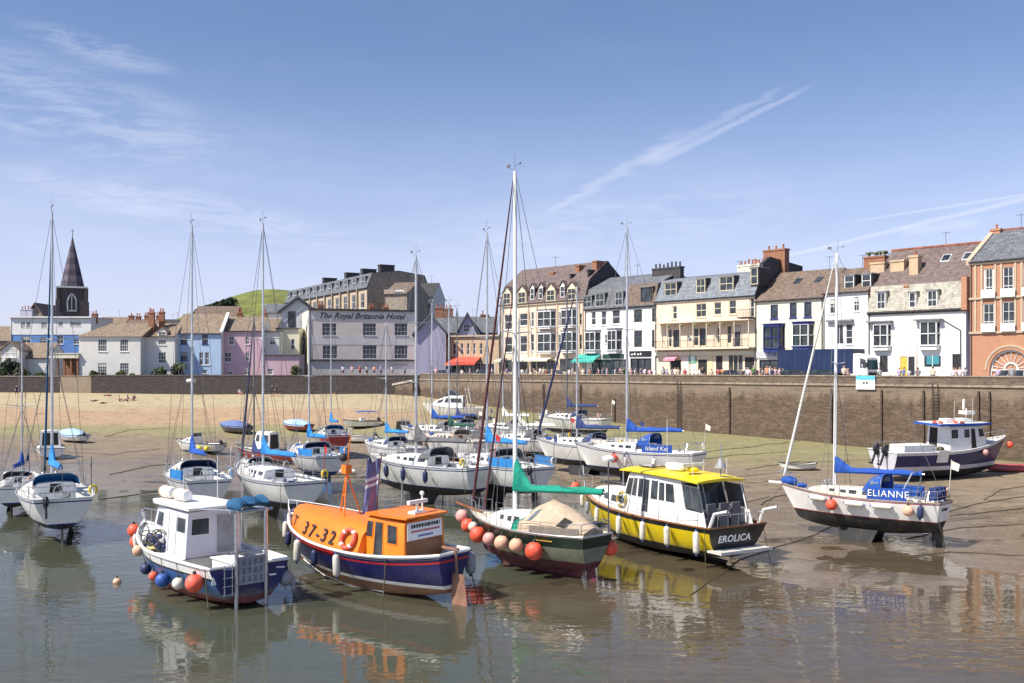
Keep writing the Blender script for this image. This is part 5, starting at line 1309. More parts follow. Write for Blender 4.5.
    def gunwale(s, m_, parent, r=.035, dz=.02, t0=0, t1=.995, n=26, name='gunwale', transom=True):
        m = MB()
        pts = [s.rail(t0 + (t1 - t0) * i / n, 1, dz) for i in range(n + 1)] + [s.rail(t1 - (t1 - t0) * i / n, -1, dz) for i in range(n + 1)]
        m.path(pts, r, 6, closed=transom); return m.build(name, m_, parent, smooth=True)

def house_loft(secs, mats, parent, name, camber=.05, rnd=.12, top_mi=1):
    """cabin: sections (x_bottom, x_top, half_w_bottom, half_w_top, z_bottom, z_top)"""
    m = MB(); S = []
    for xb, xt, wb, wt, zb, zt in secs:
        r = min(rnd, wt * .4, (zt - zb) * .5 + .001)
        k = r / max(zt - zb, .01)
        xm = xt + (xb - xt) * k; wm = wt + (wb - wt) * k
        S.append([(xb, wb, zb), (xm, wm, zt - r), (xt, wt - r * .35, zt - r * .28), (xt, wt - r, zt), (xt, 0, zt + camber), (xt, -(wt - r), zt), (xt, -(wt - r * .35), zt - r * .28), (xm, -wm, zt - r), (xb, -wb, zb)])
    m.loft(S, 0, closed=True, caps=True, mis=[0, 0, 0, top_mi, top_mi, 0, 0, 0, 0])
    return m.build(name, mats, parent, smooth=30)
def side_pts(secs, seg, u0, u1, h0, h1, side):
    a, b = secs[seg], secs[seg + 1]
    def P(u, h):
        q = [a[i] + (b[i] - a[i]) * u for i in range(6)]
        return Vector((q[0] + (q[1] - q[0]) * h, side * (q[2] + (q[3] - q[2]) * h), q[4] + (q[5] - q[4]) * h))
    return P(u0, h0), P(u1, h0), P(u1, h1), P(u0, h1)
def cap_pts(sec, v0, v1, h0, h1):
    def P(v, h):
        w = sec[2] + (sec[3] - sec[2]) * h
        return Vector((sec[0] + (sec[1] - sec[0]) * h, w * (1 - 2 * v), sec[4] + (sec[5] - sec[4]) * h))
    return P(v0, h0), P(v1, h0), P(v1, h1), P(v0, h1)
def grow(q, k):
    c = sum(q, Vector()) / 4
    u = (q[1] - q[0]).normalized() * k; v = (q[3] - q[0]).normalized() * k
    return [q[0] - u - v, q[1] + u - v, q[2] + u + v, q[3] - u + v]
def pane(parent, q, flip=False, name='window', frame=None, gl=None, fw=.03, e=.014):
    q = list(q)
    if flip: q = [q[1], q[0], q[3], q[2]]
    if frame is not None:
        f = MB(); f.slab(*grow(q, fw), e=e, t=e + .01); o = f.build(name, frame, parent)
        g = MB(); g.slab(*q, e=e + .006, t=.008); g.build('pane', gl or G['bglass'], o); return o
    g = MB(); g.slab(*q, e=e, t=e + .01); return g.build(name, gl or G['bglass'], parent)
def side_windows(parent, secs, wins, sides=(1, -1), frame=None, name='window', gl=None):
    for seg, u0, u1, h0, h1 in wins:
        for sd_ in sides: pane(parent, side_pts(secs, seg, u0, u1, h0, h1, sd_), sd_ > 0, name, frame, gl)

def sail_cover(parent, p, q, h0, h1, w, m, mast_r=.07, boom_m=None):
    """boom from mast at p to end q, stowed sail under a cover that climbs the mast"""
    p, q = Vector(p), Vector(q); d = q - p; L = d.length
    b = MB(); b.tube(p, q, .055, .05, 8); boom = b.build('boom', boom_m or G['alu'], parent, smooth=True)
    m_ = MB(); secs = []; u = d.normalized(); side = Vector((-u.y, u.x, 0)).normalized(); up = Vector((0, 0, 1))
    N_ = 12
    for i in range(N_ + 1):
        f = i / N_; hh = h1 * (1 - .35 * f) + (h0 - h1) * max(0, 1 - f * 6.5) ** 1.3; sag = .03 * math.sin(f * 19) + RND.uniform(-.015, .015)
        if i == 0: f = -.09 / L
        ww = w * (1 - .45 * f) * (1 + RND.uniform(-.08, .08)); c = p + d * min(f, .97)
        ring = []
        for k in range(10):
            a = 2 * PI * k / 10; sy = math.cos(a) * ww * (1 if math.sin(a) < 0 else .55 + .45 * (1 - math.sin(a)))
            sz = -.10 * (1 if math.sin(a) < 0 else 0) * abs(math.sin(a)) + max(0, math.sin(a)) * (hh + sag)
            ring.append(c + side * sy + up * sz)
        secs.append(ring)
    m_.loft(secs)
    return m_.build('sail_cover', m, parent, smooth=50)
def mast(parent, x, z0, z1, r=.07, m_=None, spread=((.55, .9),), shroud_y=1.1, shroud_z=1.0, bow=None, stern=None, genoa=None, genoa_r=.085, name='mast', wire=.013, gen_m2=None, gear=True, rake=.0):
    m_ = m_ or G['alu']; H = z1 - z0; xt = x - rake * H
    m = MB(); n = 10; secs = []
    for f in (0, .3, .6, .85, 1): 
        rr = r * (1 - .25 * f); secs.append([(x + (xt - x) * f + math.cos(2 * PI * k / n) * rr * 1.35, math.sin(2 * PI * k / n) * rr, z0 + H * f) for k in range(n)])
    m.loft(secs); o = m.build(name, m_, parent, smooth=50)
    s_ = MB()
    for f, w in spread:
        xx = x + (xt - x) * f
        for sd_ in (1, -1): s_.tube((xx, 0, z0 + H * f), (xx - .12, sd_ * w, z0 + H * f + .08), .035, .022, 6)
    if spread: s_.build('spreader', m_, o)
    w = MB(); top = (xt, 0, z1 - .1)
    for sd_ in (1, -1):
        if spread:
            f, ww = spread[-1]; xx = x + (xt - x) * f; tip = (xx - .12, sd_ * ww, z0 + H * f + .08)
            w.tube((x - .1, sd_ * shroud_y, shroud_z), tip, wire, n=4); w.tube(tip, top, wire, n=4)
            f, ww = spread[0]; hh = z0 + H * f - .1
            w.tube((x - .45, sd_ * shroud_y, shroud_z), (x + (xt - x) * f, 0, hh), wire, n=4); w.tube((x + .35, sd_ * shroud_y, shroud_z), (x + (xt - x) * f, 0, hh), wire, n=4)
        else: w.tube((x - .2, sd_ * shroud_y, shroud_z), top, wire, n=4)
    if stern is not None: w.tube(stern, (xt, 0, z1), wire, n=4)
    if bow is not None and genoa is None: w.tube(bow, (xt, 0, z1 - .05), wire * 1.1, n=4)
    w.build('standing_rigging', G['wire'], o)
    if bow is not None and genoa is not None:
        b = Vector(bow); t = Vector((xt + .1, 0, z1 - .25)); g = MB()
        secs = []
        for f, rr in ((.0, .4), (.03, 1.0), (.1, 1.1), (.35, 1.0), (.7, .75), (.93, .45), (1, .3)):
            secs.append(g.ring(b + (t - b) * f, t - b, genoa_r * rr, 8))
        g.loft(secs); gg = g.build('furled_headsail', genoa, parent, smooth=50)
        d = MB(); d.tube(b + (t - b) * .012, b + (t - b) * .028, genoa_r * 1.3, n=8); d.build('furling_drum', G['rubber'], gg)
    if gear:
        g = MB(); g.tube((xt - .05, .05, z1), (xt - .05, .05, z1 + .75), .008, n=4); g.tube((xt, 0, z1), (xt + .42, 0, z1 + .22), .012, n=4); g.box(xt + .3, xt + .5, -.006, .006, z1 + .2, z1 + .34)
        g.tube((xt - .32, 0, z1 + .28), (xt + .02, 0, z1 + .22), .012, n=4); g.ball((xt - .32, 0, z1 + .3), .05, 6, 4); g.build('masthead_gear', G['wire'], o)
    return o
def guard_rail(parent, h, t0=.06, t1=.9, hgt=.6, n=6, sides=(1, -1), lines=2, r=.014, pulpit=True, push=True):
    m = MB()
    for sd_ in sides:
        P = [h.rail(t0 + (t1 - t0) * i / n, sd_, 0, .06) for i in range(n + 1)]
        for p in P: m.tube(p, p + Vector((0, 0, hgt)), r, n=5)
        for l in range(lines):
            z = hgt * (1 - l * .5); m.path([p + Vector((0, 0, z)) for p in P], r * .65, 4)
    rl = m.build('guard_rail', G['steel'], parent)
    if pulpit:
        m = MB(); a, b = h.rail(.88, 1, 0, .05), h.rail(.88, -1, 0, .05); f = h.rail(.985, 1); up = Vector((0, 0, hgt + .08))
        fx = Vector((f.x + .18, 0, f.z))
        m.path([a, a + up, h.rail(.95, 1) + up, fx + Vector((.05, .12, hgt + .08)), fx + Vector((.05, -.12, hgt + .08)), h.rail(.95, -1) + up, b + up, b], r * 1.3, 6)
        for sd_ in (1, -1): m.tube(h.rail(.955, sd_, 0, .02), h.rail(.955, sd_) + up, r * 1.2, n=5)
        m.build('pulpit', G['steel'], parent, smooth=True)
    if push:
        m = MB(); up = Vector((0, 0, hgt))
        P = [h.rail(.09, 1, 0, .06), h.rail(.015, 1, 0, .1), h.rail(.015, -1, 0, .1), h.rail(.09, -1, 0, .06)]
        m.path([p + up for p in P], r * 1.3, 6); m.path([p + up * .5 for p in P], r, 5)
        for p in P: m.tube(p, p + up, r * 1.2, n=5)
        m.build('pushpit', G['steel'], parent, smooth=True)
    return rl
def spray_hood(parent, x0, x1, w, z, h, m_, win=True, back=.0):
    """canvas arch over the companionway: low at x1 (front), full height at x0, open aft"""
    m = MB(); secs = []
    for f in (0, .12, .3, .5, .72, 1):
        hh = h * math.sin(PI / 2 * (1 - f) ** .75) if f < 1 else .01
        x = x0 + (x1 - x0) * f; ww = w * (1 - .15 * f)
        ring = []
        for k in range(11):
            a = PI * k / 10; ring.append((x + back * max(0, math.sin(a)), math.copysign(abs(math.cos(a)) ** .55, math.cos(a)) * ww, z + (max(0, math.sin(a)) ** .6) * hh))
        secs.append(ring)
    m.loft(secs, closed=False, caps=False); o = m.build('spray_hood', m_, parent, smooth=50)
    k = MB(); k.path([(x0 - .01 + back * max(0, math.sin(PI * i / 10)), math.copysign(abs(math.cos(PI * i / 10)) ** .55, math.cos(PI * i / 10)) * w, z + (max(0, math.sin(PI * i / 10)) ** .6) * h) for i in range(11)], .022, 5); k.build('hood_frame', G['steel'], o)
    if win:
        for sd_ in (1, -1):
            g = MB(); a = secs[1][1 if sd_ > 0 else 9]; b = secs[3][1 if sd_ > 0 else 9]; c = secs[3][2 if sd_ > 0 else 8]; d = secs[1][3 if sd_ > 0 else 7]
            q = [Vector(p) for p in (a, b, c, d)]
            if sd_ > 0: q = [q[1], q[0], q[3], q[2]]
            g.slab(*q, e=.02, t=.012); g.build('hood_window', G['palegl'], o)
        g = MB(); q = [Vector(secs[2][4]), Vector(secs[2][6]), Vector(secs[3][6]), Vector(secs[3][4])]
        g.slab(q[3], q[2], q[1], q[0], e=.025, t=.015); g.build('hood_window', G['palegl'], o)
    return o
def foil(parent, x0, x1, x2, x3, y, z0, z1, th, m_, name='keel', yb=None):
    """blade: top edge x0..x1 at z1, bottom edge x2..x3 at z0"""
    yb = y if yb is None else yb; m = MB()
    def ring(a, b, yy, z):
        c = (a + b) / 2; return [(a, yy, z), (a + (b - a) * .3, yy + th / 2, z), (b - (b - a) * .12, yy + th / 2 * .9, z), (b, yy, z), (b - (b - a) * .12, yy - th / 2 * .9, z), (a + (b - a) * .3, yy - th / 2, z)]
    m.loft([ring(x2, x3, yb, z0), ring(x0, x1, y, z1)]); return m.build(name, m_, parent, smooth=40)
def outboard(parent, x, y, z, s=1.0, m_=None, tilt=.35, name='outboard_motor'):
    m = MB(); c = Vector((x, y, z)); d = Vector((-math.sin(tilt), 0, -math.cos(tilt))); f = Vector((math.cos(tilt), 0, -math.sin(tilt)))
    secs = []
    for q, a, b in ((.48, .10, .09), (.42, .19, .15), (.2, .22, .17), (.02, .19, .15), (-.06, .10, .09)):
        ring = []
        for k in range(8):
            t = 2 * PI * k / 8; ring.append(c - d * q * s + f * (math.cos(t) * a * s - .12 * s) + Vector((0, math.sin(t) * b * s, 0)))
        secs.append(ring)
    m.loft(secs)
    e = c + d * .75 * s - f * .1 * s; m.tube(c - f * .1 * s, e, .075 * s, .055 * s, 8); m.tube(e - f * .22 * s, e + f * .1 * s, .06 * s, .03 * s, 8)
    m.cbox(c + f * .05 * s, (.12 * s, .2 * s, .3 * s)); m.cbox(e - d * .22 * s - f * .1 * s, (.3 * s, .16 * s, .03 * s))
    return m.build(name, m_ or G['engine'], parent, smooth=45)

BOATS = {}
def moor(o, h, t, side, dx, dy, r=.014):
    p = h.rail(t, side, .02); m = MB(); q = Vector((p.x + dx, p.y + dy * side, .02)); m.path([p + (q - p) * f - Vector((0, 0, .5 * math.sin(PI * f) * (1 if dx > 1 else .15))) for f in (0, .2, .4, .6, .8, 1)], r, 4); m.build('mooring_line', G['rope'], o)
def place(name, label, pos, heading, group='boats aground in the harbour', cat='boat', roll=0, pitch=0, sink=.04):
    o = empty(name, (pos.x, pos.y, pos.z - sink)); o.rotation_euler = (rad(roll), rad(pitch), rad(heading)); thing(o, label, cat, group)
    return o
def stripe(parent, h, t0, t1, d0, d1, m_, sides=(1, -1), n=10, e=.012, name='stripe'):
    """painted or applied strip following the sheer"""
    for sd_ in sides:
        m = MB(); P = []
        for i in range(n + 1):
            t = t0 + (t1 - t0) * i / n; P.append((h.pt(t, h.zs(t) - d1, sd_), h.pt(t, h.zs(t) - d0, sd_)))
        for (a, b), (c, d) in zip(P, P[1:]):
            q = (a, c, d, b) if sd_ < 0 else (c, a, b, d); m.slab(*q, e=e, t=e + .01)
        m.build(name, m_, parent)

SCALE_Z = lambda py, d: EYE + (HY - py) * d / FPX
def yacht(label, px, py, L, Bm, heading, mast_top=None, keel='twin', top=None, bands=None, mats=None, cover='cov_blue', hood='cov_blue', genoa=None, genoa_r=.085, cabin='white', mast_t=.56, z=None, kd=None,
          cat='sailing boat', roll=0, spreaders=1, mastm='alu', boom=True, hood_h=.62, deckm='deck', fb=None, outb=False, dodger=None, name='sailing_yacht', stern_w=.74, mast_r=None, cover_h=.7, radar=False, clutter=True, cockpit=(.05, .36), foul='foulblack', mx=None, ch=1.0, grow_=False):
    if grow_: L *= 1.12; Bm *= 1.14
    pos = on_ground(px, py); k = L / 9.0; kd = kd if kd is not None else (.55 if keel == 'twin' else .75 if keel == 'fin' else .45) * k
    if mx:
        f = Vector((math.cos(rad(heading)), math.sin(rad(heading)))) * (L * (mast_t - .5)); pos.x += (mx - 512) / FPX * (pos.y + f.y) - f.x - pos.x; pos.z = ground_z(pos.x, pos.y)
    o = place(name, label, pos, heading, cat=cat, roll=roll)
    h = Hull(L, Bm, keel=kd, draft=.48 * k, fb=(fb or 1.22) * k, bow_rise=.38 * k, st_rise=.05 * k, stern_w=stern_w, bow_rake=1.1 * k, st_rake=.35 * k)
    mats = mats or [G[foul], G['white'], G['cov_navy']]
    h.build(bands or [(('w', .06), 0), (('w', .14), 2), (('d', .16 * k), 1), (('d', .10 * k), 2), (('d', 0), 1)], mats, o)
    h.deck([G[deckm], G['white']], o, cockpit=(cockpit[0], cockpit[1], .52, .5 * k))
    h.gunwale(G['teak'] if cabin == 'cream' else G['alu'], o, r=.03)
    X = lambda t: -L / 2 + L * t
    secs = []
    for t, hw, ht in ((.365, .60, .50), (.46, .62, .50), (.58, .60, .46), (.70, .56, .36), (.80, .45, .14)):
        zb = h.zs(t) - .03; b = h.half(t); secs.append((X(t), X(t) - (.12 if t > .75 else 0), b * hw, b * hw * .84, zb, zb + ht * k * ch))
    cb = house_loft(secs, [G[cabin], G[cabin]], o, 'cabin', rnd=.1)
    side_windows(cb, secs, [(0, .2, .85, .38, .78), (1, .15, .55, .38, .78), (1, .7, 1.0, .4, .75), (2, .3, .6, .42, .76)])
    pane(cb, cap_pts(secs[0], .36, .64, .1, .92), False, 'companionway', None, G['varnish'] if cabin != 'white' else G['inside'])
    hx = MB(); hx.box(X(.66), X(.66) + .5 * k, -.25 * k, .25 * k, secs[3][5] + .03, secs[3][5] + .10); hx.build('hatch', G['palegl'], cb)
    if hood: spray_hood(o, X(.335), X(.46), h.half(.38) * .62, secs[0][5] - .12, hood_h * k, G[hood])
    if dodger:
        for sd_ in (1, -1):
            m = MB(); P = [h.rail(.05 + .25 * i / 4, sd_, .05) for i in range(5)]
            for a, b in zip(P, P[1:]):
                q = (a, b, b + Vector((0, 0, .5 * k)), a + Vector((0, 0, .5 * k)))
                m.slab(*q, e=.01, t=.02)
            m.build('dodger', G[dodger], o)
    guard_rail(o, h, t0=.1, t1=.86, hgt=.58 * k, n=5)
    # keel, rudder
    zt = h.zb + .06
    if keel == 'twin':
        for sd_ in (1, -1): foil(o, X(.36), X(.60), X(.40), X(.57), sd_ * Bm * .20, -.12, zt + .12 * k, .12 * k, mats[0], 'bilge_keel', sd_ * Bm * .27)
    elif keel == 'fin': foil(o, X(.36), X(.62), X(.42), X(.60), 0, -.12, zt, .18 * k, mats[0], 'keel')
    else: foil(o, X(.10), X(.78), X(.14), X(.66), 0, -.12, zt + .1, .22 * k, mats[0], 'keel')
    foil(o, X(.02), X(.085), X(.0), X(.07), 0, -.10 if keel != 'fin' else .1, h.zk(.05) + .3 * k, .07, mats[0], 'rudder')
    if keel == 'fin' :
        for sd_ in (1, -1):
            lg = MB(); lg.tube((X(.5), sd_ * (h.half(.5) + .05), -.1), (X(.5), sd_ * (h.half(.5) + .02), h.zs(.5) - .1), .05, n=6); lg.build('beaching_leg', G['alu'], o)
    d = pos.y
    if mast_top is not None:
        zt_ = SCALE_Z(mast_top, d) - (pos.z - .04); xm = X(mast_t); zf = secs[2][5] + .03
        spread = {0: (), 1: ((.52, .30 * Bm),), 2: ((.36, .32 * Bm), (.66, .26 * Bm))}[spreaders]
        H = zt_ - zf
        mast(o, xm, zf, zt_, mast_r or .072 * max(k, .8), G[mastm], spread, h.half(mast_t) * .92, h.zs(mast_t), tuple(h.rail(.985, 1) * 1.0)[:1] + (0, h.zs(.985) + .05), (X(.01), 0, h.zs(0.01) + .1), G[genoa] if genoa else None, genoa_r)
        if boom:
            zb = zf + .75 * k; sail_cover(o, (xm - .12, 0, zb), (X(.12), 0, zb + .12), cover_h * k * 1.5, .26 * k, .20 * k, G[cover]) if cover else None
    if outb: outboard(o, X(0) - .15, Bm * .22, h.zs(0) - .25, .8 * k)
    if clutter:
        m = MB(); rr = random.Random(int(px))
        for i in range(7):
            t = rr.uniform(.07, .33); yy = rr.uniform(-.42, .42) * h.half(t) * 2 * .52; m.ball((X(t), yy, h.zs(t) - .5 * k + rr.uniform(.1, .45)), (rr.uniform(.1, .25), rr.uniform(.1, .22), rr.uniform(.08, .22)), 8, 6)
        m.build('cockpit_cushion', G[rr.choice(['cov_blue', 'cov_navy', 'cream', 'cov_grey'])], o, smooth=True)
        m = MB(); ring = [(X(.1) + .02 * math.cos(a), .32 * k * math.cos(a), h.zs(.1) + .28 * k + .32 * k * math.sin(a)) for a in [2 * PI * i / 14 for i in range(14)]]; m.path(ring, .018, 5, closed=True)
        for i in range(3): a = PI * i / 3; m.tube((X(.1), .31 * k * math.cos(a), h.zs(.1) + .28 * k + .31 * k * math.sin(a)), (X(.1), -.31 * k * math.cos(a), h.zs(.1) + .28 * k - .31 * k * math.sin(a)), .012, n=4)
        m.tube((X(.12), 0, h.zs(.1) - .45 * k), (X(.11), 0, h.zs(.1) + .3 * k), .05 * k, n=6); m.build('steering_wheel', G['steel'], o)
        for sd_ in (1, -1):
            m = MB(); m.lathe([(.10, 0), (.07, .06), (.10, .16), (.05, .2)], (X(.2), sd_ * h.half(.2) * .68, h.zs(.2) - .02), 8); m.build('winch', G['steel'], o)
        m = MB(); a0 = h.rail(.03, rr.choice((1, -1)), .35, .02); m.path([a0 + Vector((.02, .17 * math.cos(a), .22 * math.sin(a))) for a in [-.9 + 5.0 * i / 10 for i in range(11)]], .055, 6); m.build('horseshoe_buoy', G[rr.choice(['yellow', 'buoywhite', 'buoypeach'])], o, smooth=True)
        m = MB(); z1 = h.zs(.86); m.ball((X(.86), 0, z1 + .1), (.3, .22, .14), 9, 6); m.build('anchor_locker_cover', G[rr.choice(['cream', 'buoygrey', 'cov_blue'])], o, smooth=True)
        m = MB(); z1 = secs[3][5]
        for yy in (-.3, .3): m.tube((X(.69), yy * k, z1), (X(.69), yy * k, z1 + .22), .05, n=6); m.ball((X(.69) + .04, yy * k, z1 + .24), .08, 7, 5)
        m.tube((X(.69), -.3 * k, z1 + .02), (X(.69), .3 * k, z1 + .02), .02); m.build('ventilator', G['steel'], cb, smooth=True)
        m = MB(); a0 = h.rail(.02, -1, .3, .1); m.tube(a0, a0 + Vector((-.1, 0, 1.7)), .018, n=5); m.add([a0 + Vector((-.08, 0, 1.25)), a0 + Vector((-.1, 0, 1.65)), a0 + Vector((-.5, .06, 1.5)), a0 + Vector((-.45, .1, 1.15))], [(0, 1, 2, 3)]); m.build('flag_staff', G[rr.choice(['buoywhite', 'red', 'cov_navy'])], o)
        moor(o, h, .97, 1, 2.5, 1.0); moor(o, h, .03, 1, -.8, .3)
    if radar:
        m = MB(); m.lathe([(.02, 0), (.26, .03), (.3, .12), (.24, .22), (.02, .25)], (X(mast_t) + .3, 0, zt_ * .45), 12); m.build('radar_dome', G['white'], o, smooth=True)
    BOATS[label] = (o, h); return o, h

# ---- fenders and buoys: shared meshes, every one its own object
FM = {}
def fender_mesh(kind_, m_, r, l):
    key = (kind_, m_, round(r, 2), round(l, 2))
    if key in FM: return FM[key]
    m = MB()
    if kind_ == 'ball':
        m.ball((0, 0, -r), (r, r, r * 1.02), 18, 12, 0); m.lathe([(r * .22, -.02), (r * .2, .12 * r + .03), (r * .12, .25 * r + .03)], (0, 0, 0), 8, 1)
    else:
        prof = [(.02, -l), (r * .35, -l + .02), (r * .8, -l + r * .45), (r, -l + r * 1.1), (r, -r * 1.1), (r * .8, -r * .45), (r * .35, -.02), (.02, 0)]
        m.lathe(prof, (0, 0, 0), 12, 0); m.lathe([(r * .3, -.01), (r * .28, .07)], (0, 0, 0), 8, 1); m.lathe([(r * .28, -l - .06), (r * .3, -l + .01)], (0, 0, 0), 8, 1)
    cap = G['ink'] if m_ not in ('buoywhite',) or kind_ == 'ball' else G['blueink']
    FM[key] = m.mesh('fender', [G[m_], cap], smooth=45); return FM[key]
def fender(boat, h, t, side, drop, kind_, m_, label, r=.13, l=.6, group=None, out=None, z=None, xy=None):
    """hangs on a lanyard from the rail at station t; a separate thing"""
    bpy.context.view_layer.update()
    M = Matrix.Translation(boat.location) @ boat.rotation_euler.to_matrix().to_4x4()
    rail = h.rail(t, side)
    zt = rail.z - drop; zc = zt - (r if kind_ == 'ball' else l * .5)
    yy = abs(h.pt(t, min(zc, h.zs(t)), side).y)
    yy = max(yy, abs(rail.y) - .02) if kind_ != 'ball' else yy
    p = Vector((rail.x, side * (yy + r * .98 + .02), zt))
    if t > .97: p.x += r
    nm = 'ball_buoy' if kind_ == 'ball' else 'fender'
    o = link_mesh(nm, fender_mesh(kind_, m_, r, l)); o.location = M @ p
    o.rotation_euler = (RND.uniform(-.05, .05), RND.uniform(-.06, .06), RND.uniform(0, 6))
    thing(o, label, 'buoy' if kind_ == 'ball' else 'fender', group)
    ln = MB(); q = M @ (rail + Vector((0, 0, .05))); a = M @ p
    rel = o.matrix_basis.inverted()
    ln.tube(Vector((0, 0, .02)), rel @ q, .012, n=4); ln.build('lanyard', G['rope'], o)
    return o
# ---------------------------------------------------------------- the five working boats in front
def from_stern(px, py, z, L, heading):
    p = at(px, py, z); f = Vector((math.cos(rad(heading)), math.sin(rad(heading)), 0)); c = p + f * L / 2
    c.z = ground_z(c.x, c.y); return c
def life_ring(parent_boat, p, nrm, r, m_, label, group=None, band=None):
    """lifebuoy hung on a cabin side (thing of its own)"""
    bpy.context.view_layer.update()
    M = parent_boat.matrix_world
    m = MB(); pts = [(r * math.cos(2 * PI * i / 20), r * math.sin(2 * PI * i / 20), 0) for i in range(20)]; m.path(pts, r * .24, 8, closed=True)
    o = m.build('lifebuoy', m_, None, smooth=True)
    q = M.to_3x3() @ Vector(nrm); o.rotation_euler = q.to_track_quat('Z', 'Y').to_euler(); o.location = M @ (Vector(p) + Vector(nrm).normalized() * r * .26)
    thing(o, label, 'lifebuoy', group)
    b = MB()
    for i in range(4): a = PI / 4 + PI / 2 * i; b.tube((r * math.cos(a) - .05 * math.sin(a), r * math.sin(a) + .05 * math.cos(a), 0), (r * math.cos(a) + .05 * math.sin(a), r * math.sin(a) - .05 * math.cos(a), 0), r * .26, n=8)
    b.build('band', band or G['whitelet'], o); return o
def rest_on(boat, o, p):
    """put a free-standing thing at a boat-local point"""
    bpy.context.view_layer.update()
    o.location = boat.matrix_world @ Vector(p); o.rotation_euler = boat.rotation_euler; return o

# ===== blue workboat
L, Bm, HD = 9.3, 3.5, 133
bo = place('workboat', 'blue fishing workboat with lilac shaded white wheelhouse and petrol canvas stern gantry', from_stern(250, 606, 0, L, HD), HD, 'boats aground in the harbour', 'fishing boat')
h = Hull(L, Bm, keel=.10, draft=.45, fb=1.25, bow_rise=.50, st_rise=0, stern_w=.90, a_mid=.30, a_bow=.85, bow_rake=.9, st_rake=0)
X = lambda t: -L / 2 + L * t
h.build([(('w', .12), 0), (('d', .44), 1), (('d', .36), 3), (('d', 0), 2)], [G['foulred'], G['midblue'], G['white'], G['rubber'], G['navy']], bo, transom={1: 4, 2: 4, 3: 4})
h.deck([G['white'], G['deck']], bo, drop=.10, cockpit=(.02, .30, .80, .55))
h.gunwale(G['white'], bo, r=.06)
zb = h.zs(.5) - .08
secs = [(X(.30), X(.30), 1.15, 1.03, zb, zb + 1.7), (X(.50), X(.50), 1.12, 1.0, zb, zb + 1.72), (X(.69), X(.62), .95, .86, zb + .05, zb + 1.72)]
wh = house_loft(secs, [G['lilac'], G['white']], bo, 'wheelhouse', rnd=.10)  # white wheelhouse; its lilac sides have shade mixed into the colour
side_windows(wh, secs, [(0, .08, .46, .55, .86), (1, .30, .80, .55, .86)], frame=G['lilac'])
pane(wh, cap_pts(secs[2], .05, .33, .52, .88), True, 'windscreen', G['white']); pane(wh, cap_pts(secs[2], .37, .63, .52, .88), True, 'windscreen', G['white']); pane(wh, cap_pts(secs[2], .67, .95, .52, .88), True, 'windscreen', G['white'])
pane(wh, cap_pts(secs[0], .08, .40, .5, .85), False, 'window', G['white']); pane(wh, cap_pts(secs[0], .55, .88, .05, .9), False, 'door', G['lilac'], G['buoygrey'])
for u in (.50, .86):
    q = side_pts(secs, 0, u, u + .02, .04, .93, 1); pane(wh, q, True, 'door_seam', None, G['buoygrey'])
rf = MB(); rz_ = zb + 1.80; rf.prism([(X(.27), -1.15), (X(.27), 1.15), (X(.62), 1.08), (X(.685), .8), (X(.685), -.8), (X(.62), -1.08)], rz_, rz_ + .07); rf.prism([(X(.265), -1.18), (X(.265), 1.18), (X(.62), 1.11), (X(.69), .82), (X(.69), -.82), (X(.62), -1.11)], rz_ + .073, rz_ + .10)
roof = rf.build('wheelhouse_roof', [G['white']], wh)
tr = MB(); rr_ = zb + 1.85
fz = h.zs(.75)
s2 = [(X(.70), X(.70), .85, .78, fz - .1, fz + .38), (X(.80), X(.79), .70, .62, fz - .05, fz + .36), (X(.88), X(.86), .42, .36, fz, fz + .26)]
fc = house_loft(s2, [G['white'], G['white']], bo, 'fore_cabin', rnd=.1)
hm = MB(); hm.box(X(.76), X(.76) + .5, -.27, .27, fz + .42, fz + .48); hm.build('hatch', G['palegl'], fc)
g = MB()
for sd_ in (1, -1): g.tube((X(0) - .10, sd_ * .58, -.12), (X(0) - .10, sd_ * .58, h.zs(0) + 2.0), .075, n=8); g.tube((X(0) - .10, sd_ * .58, h.zs(0) + 2.0), (X(.28), sd_ * .85, rz_ + .05), .035, n=6)
g.tube((X(0) - .1, -.84, h.zs(0) + 1.95), (X(0) - .1, .84, h.zs(0) + 1.95), .06, n=8); g.tube((X(0) - .1, -.8, h.zs(0) + .5), (X(0) - .1, .8, h.zs(0) + .5), .035, n=6)
gan = g.build('stern_gantry', G['steel'], bo, smooth=True)
c = MB(); S = []
for i in range(9):
    y = -.75 + 1.5 * i / 8; rr2 = .20 + .05 * math.sin(i * 2.1) + (.0 if 0 < i < 8 else -.1); S.append([(X(.02) + rr2 * 2.3 * math.cos(2 * PI * k / 10), y, h.zs(0) + 2.22 + (rr2 if math.sin(2 * PI * k / 10) > 0 else rr2 * .8) * math.sin(2 * PI * k / 10) - .1 * (y > .5)) for k in range(10)])
c.loft(S); c.build('canvas_roll', G['cov_teblue'], gan, smooth=50)
gr = MB(); y0, y1, z0_, z1_ = -.46, .46, h.zs(0) - .62, h.zs(0) + .28
xg = X(0) - .14
for i in range(5): yy = y0 + (y1 - y0) * i / 4; gr.box(xg - .03, xg + .03, yy - .045, yy + .045, z0_, z1_)
for i in range(4): zz = z0_ + (z1_ - z0_) * i / 3; gr.box(xg - .034, xg + .034, y0 - .05, y1 + .05, zz - .05, zz + .05)
gr.box(xg + .04, xg + .05, y0, y1, z0_, z1_); gr.build('transom_grating', G['buoygrey'], bo)
ld = MB()
for yy in (.76, 1.06): ld.tube((xg, yy, h.zs(0) - 1.0), (xg, yy, h.zs(0) + .1), .02, n=5)
for i in range(4): ld.tube((xg, .70, h.zs(0) - .95 + .3 * i), (xg, 1.12, h.zs(0) - .95 + .3 * i), .022, n=5)
ld.build('ladder', G['steel'], bo)
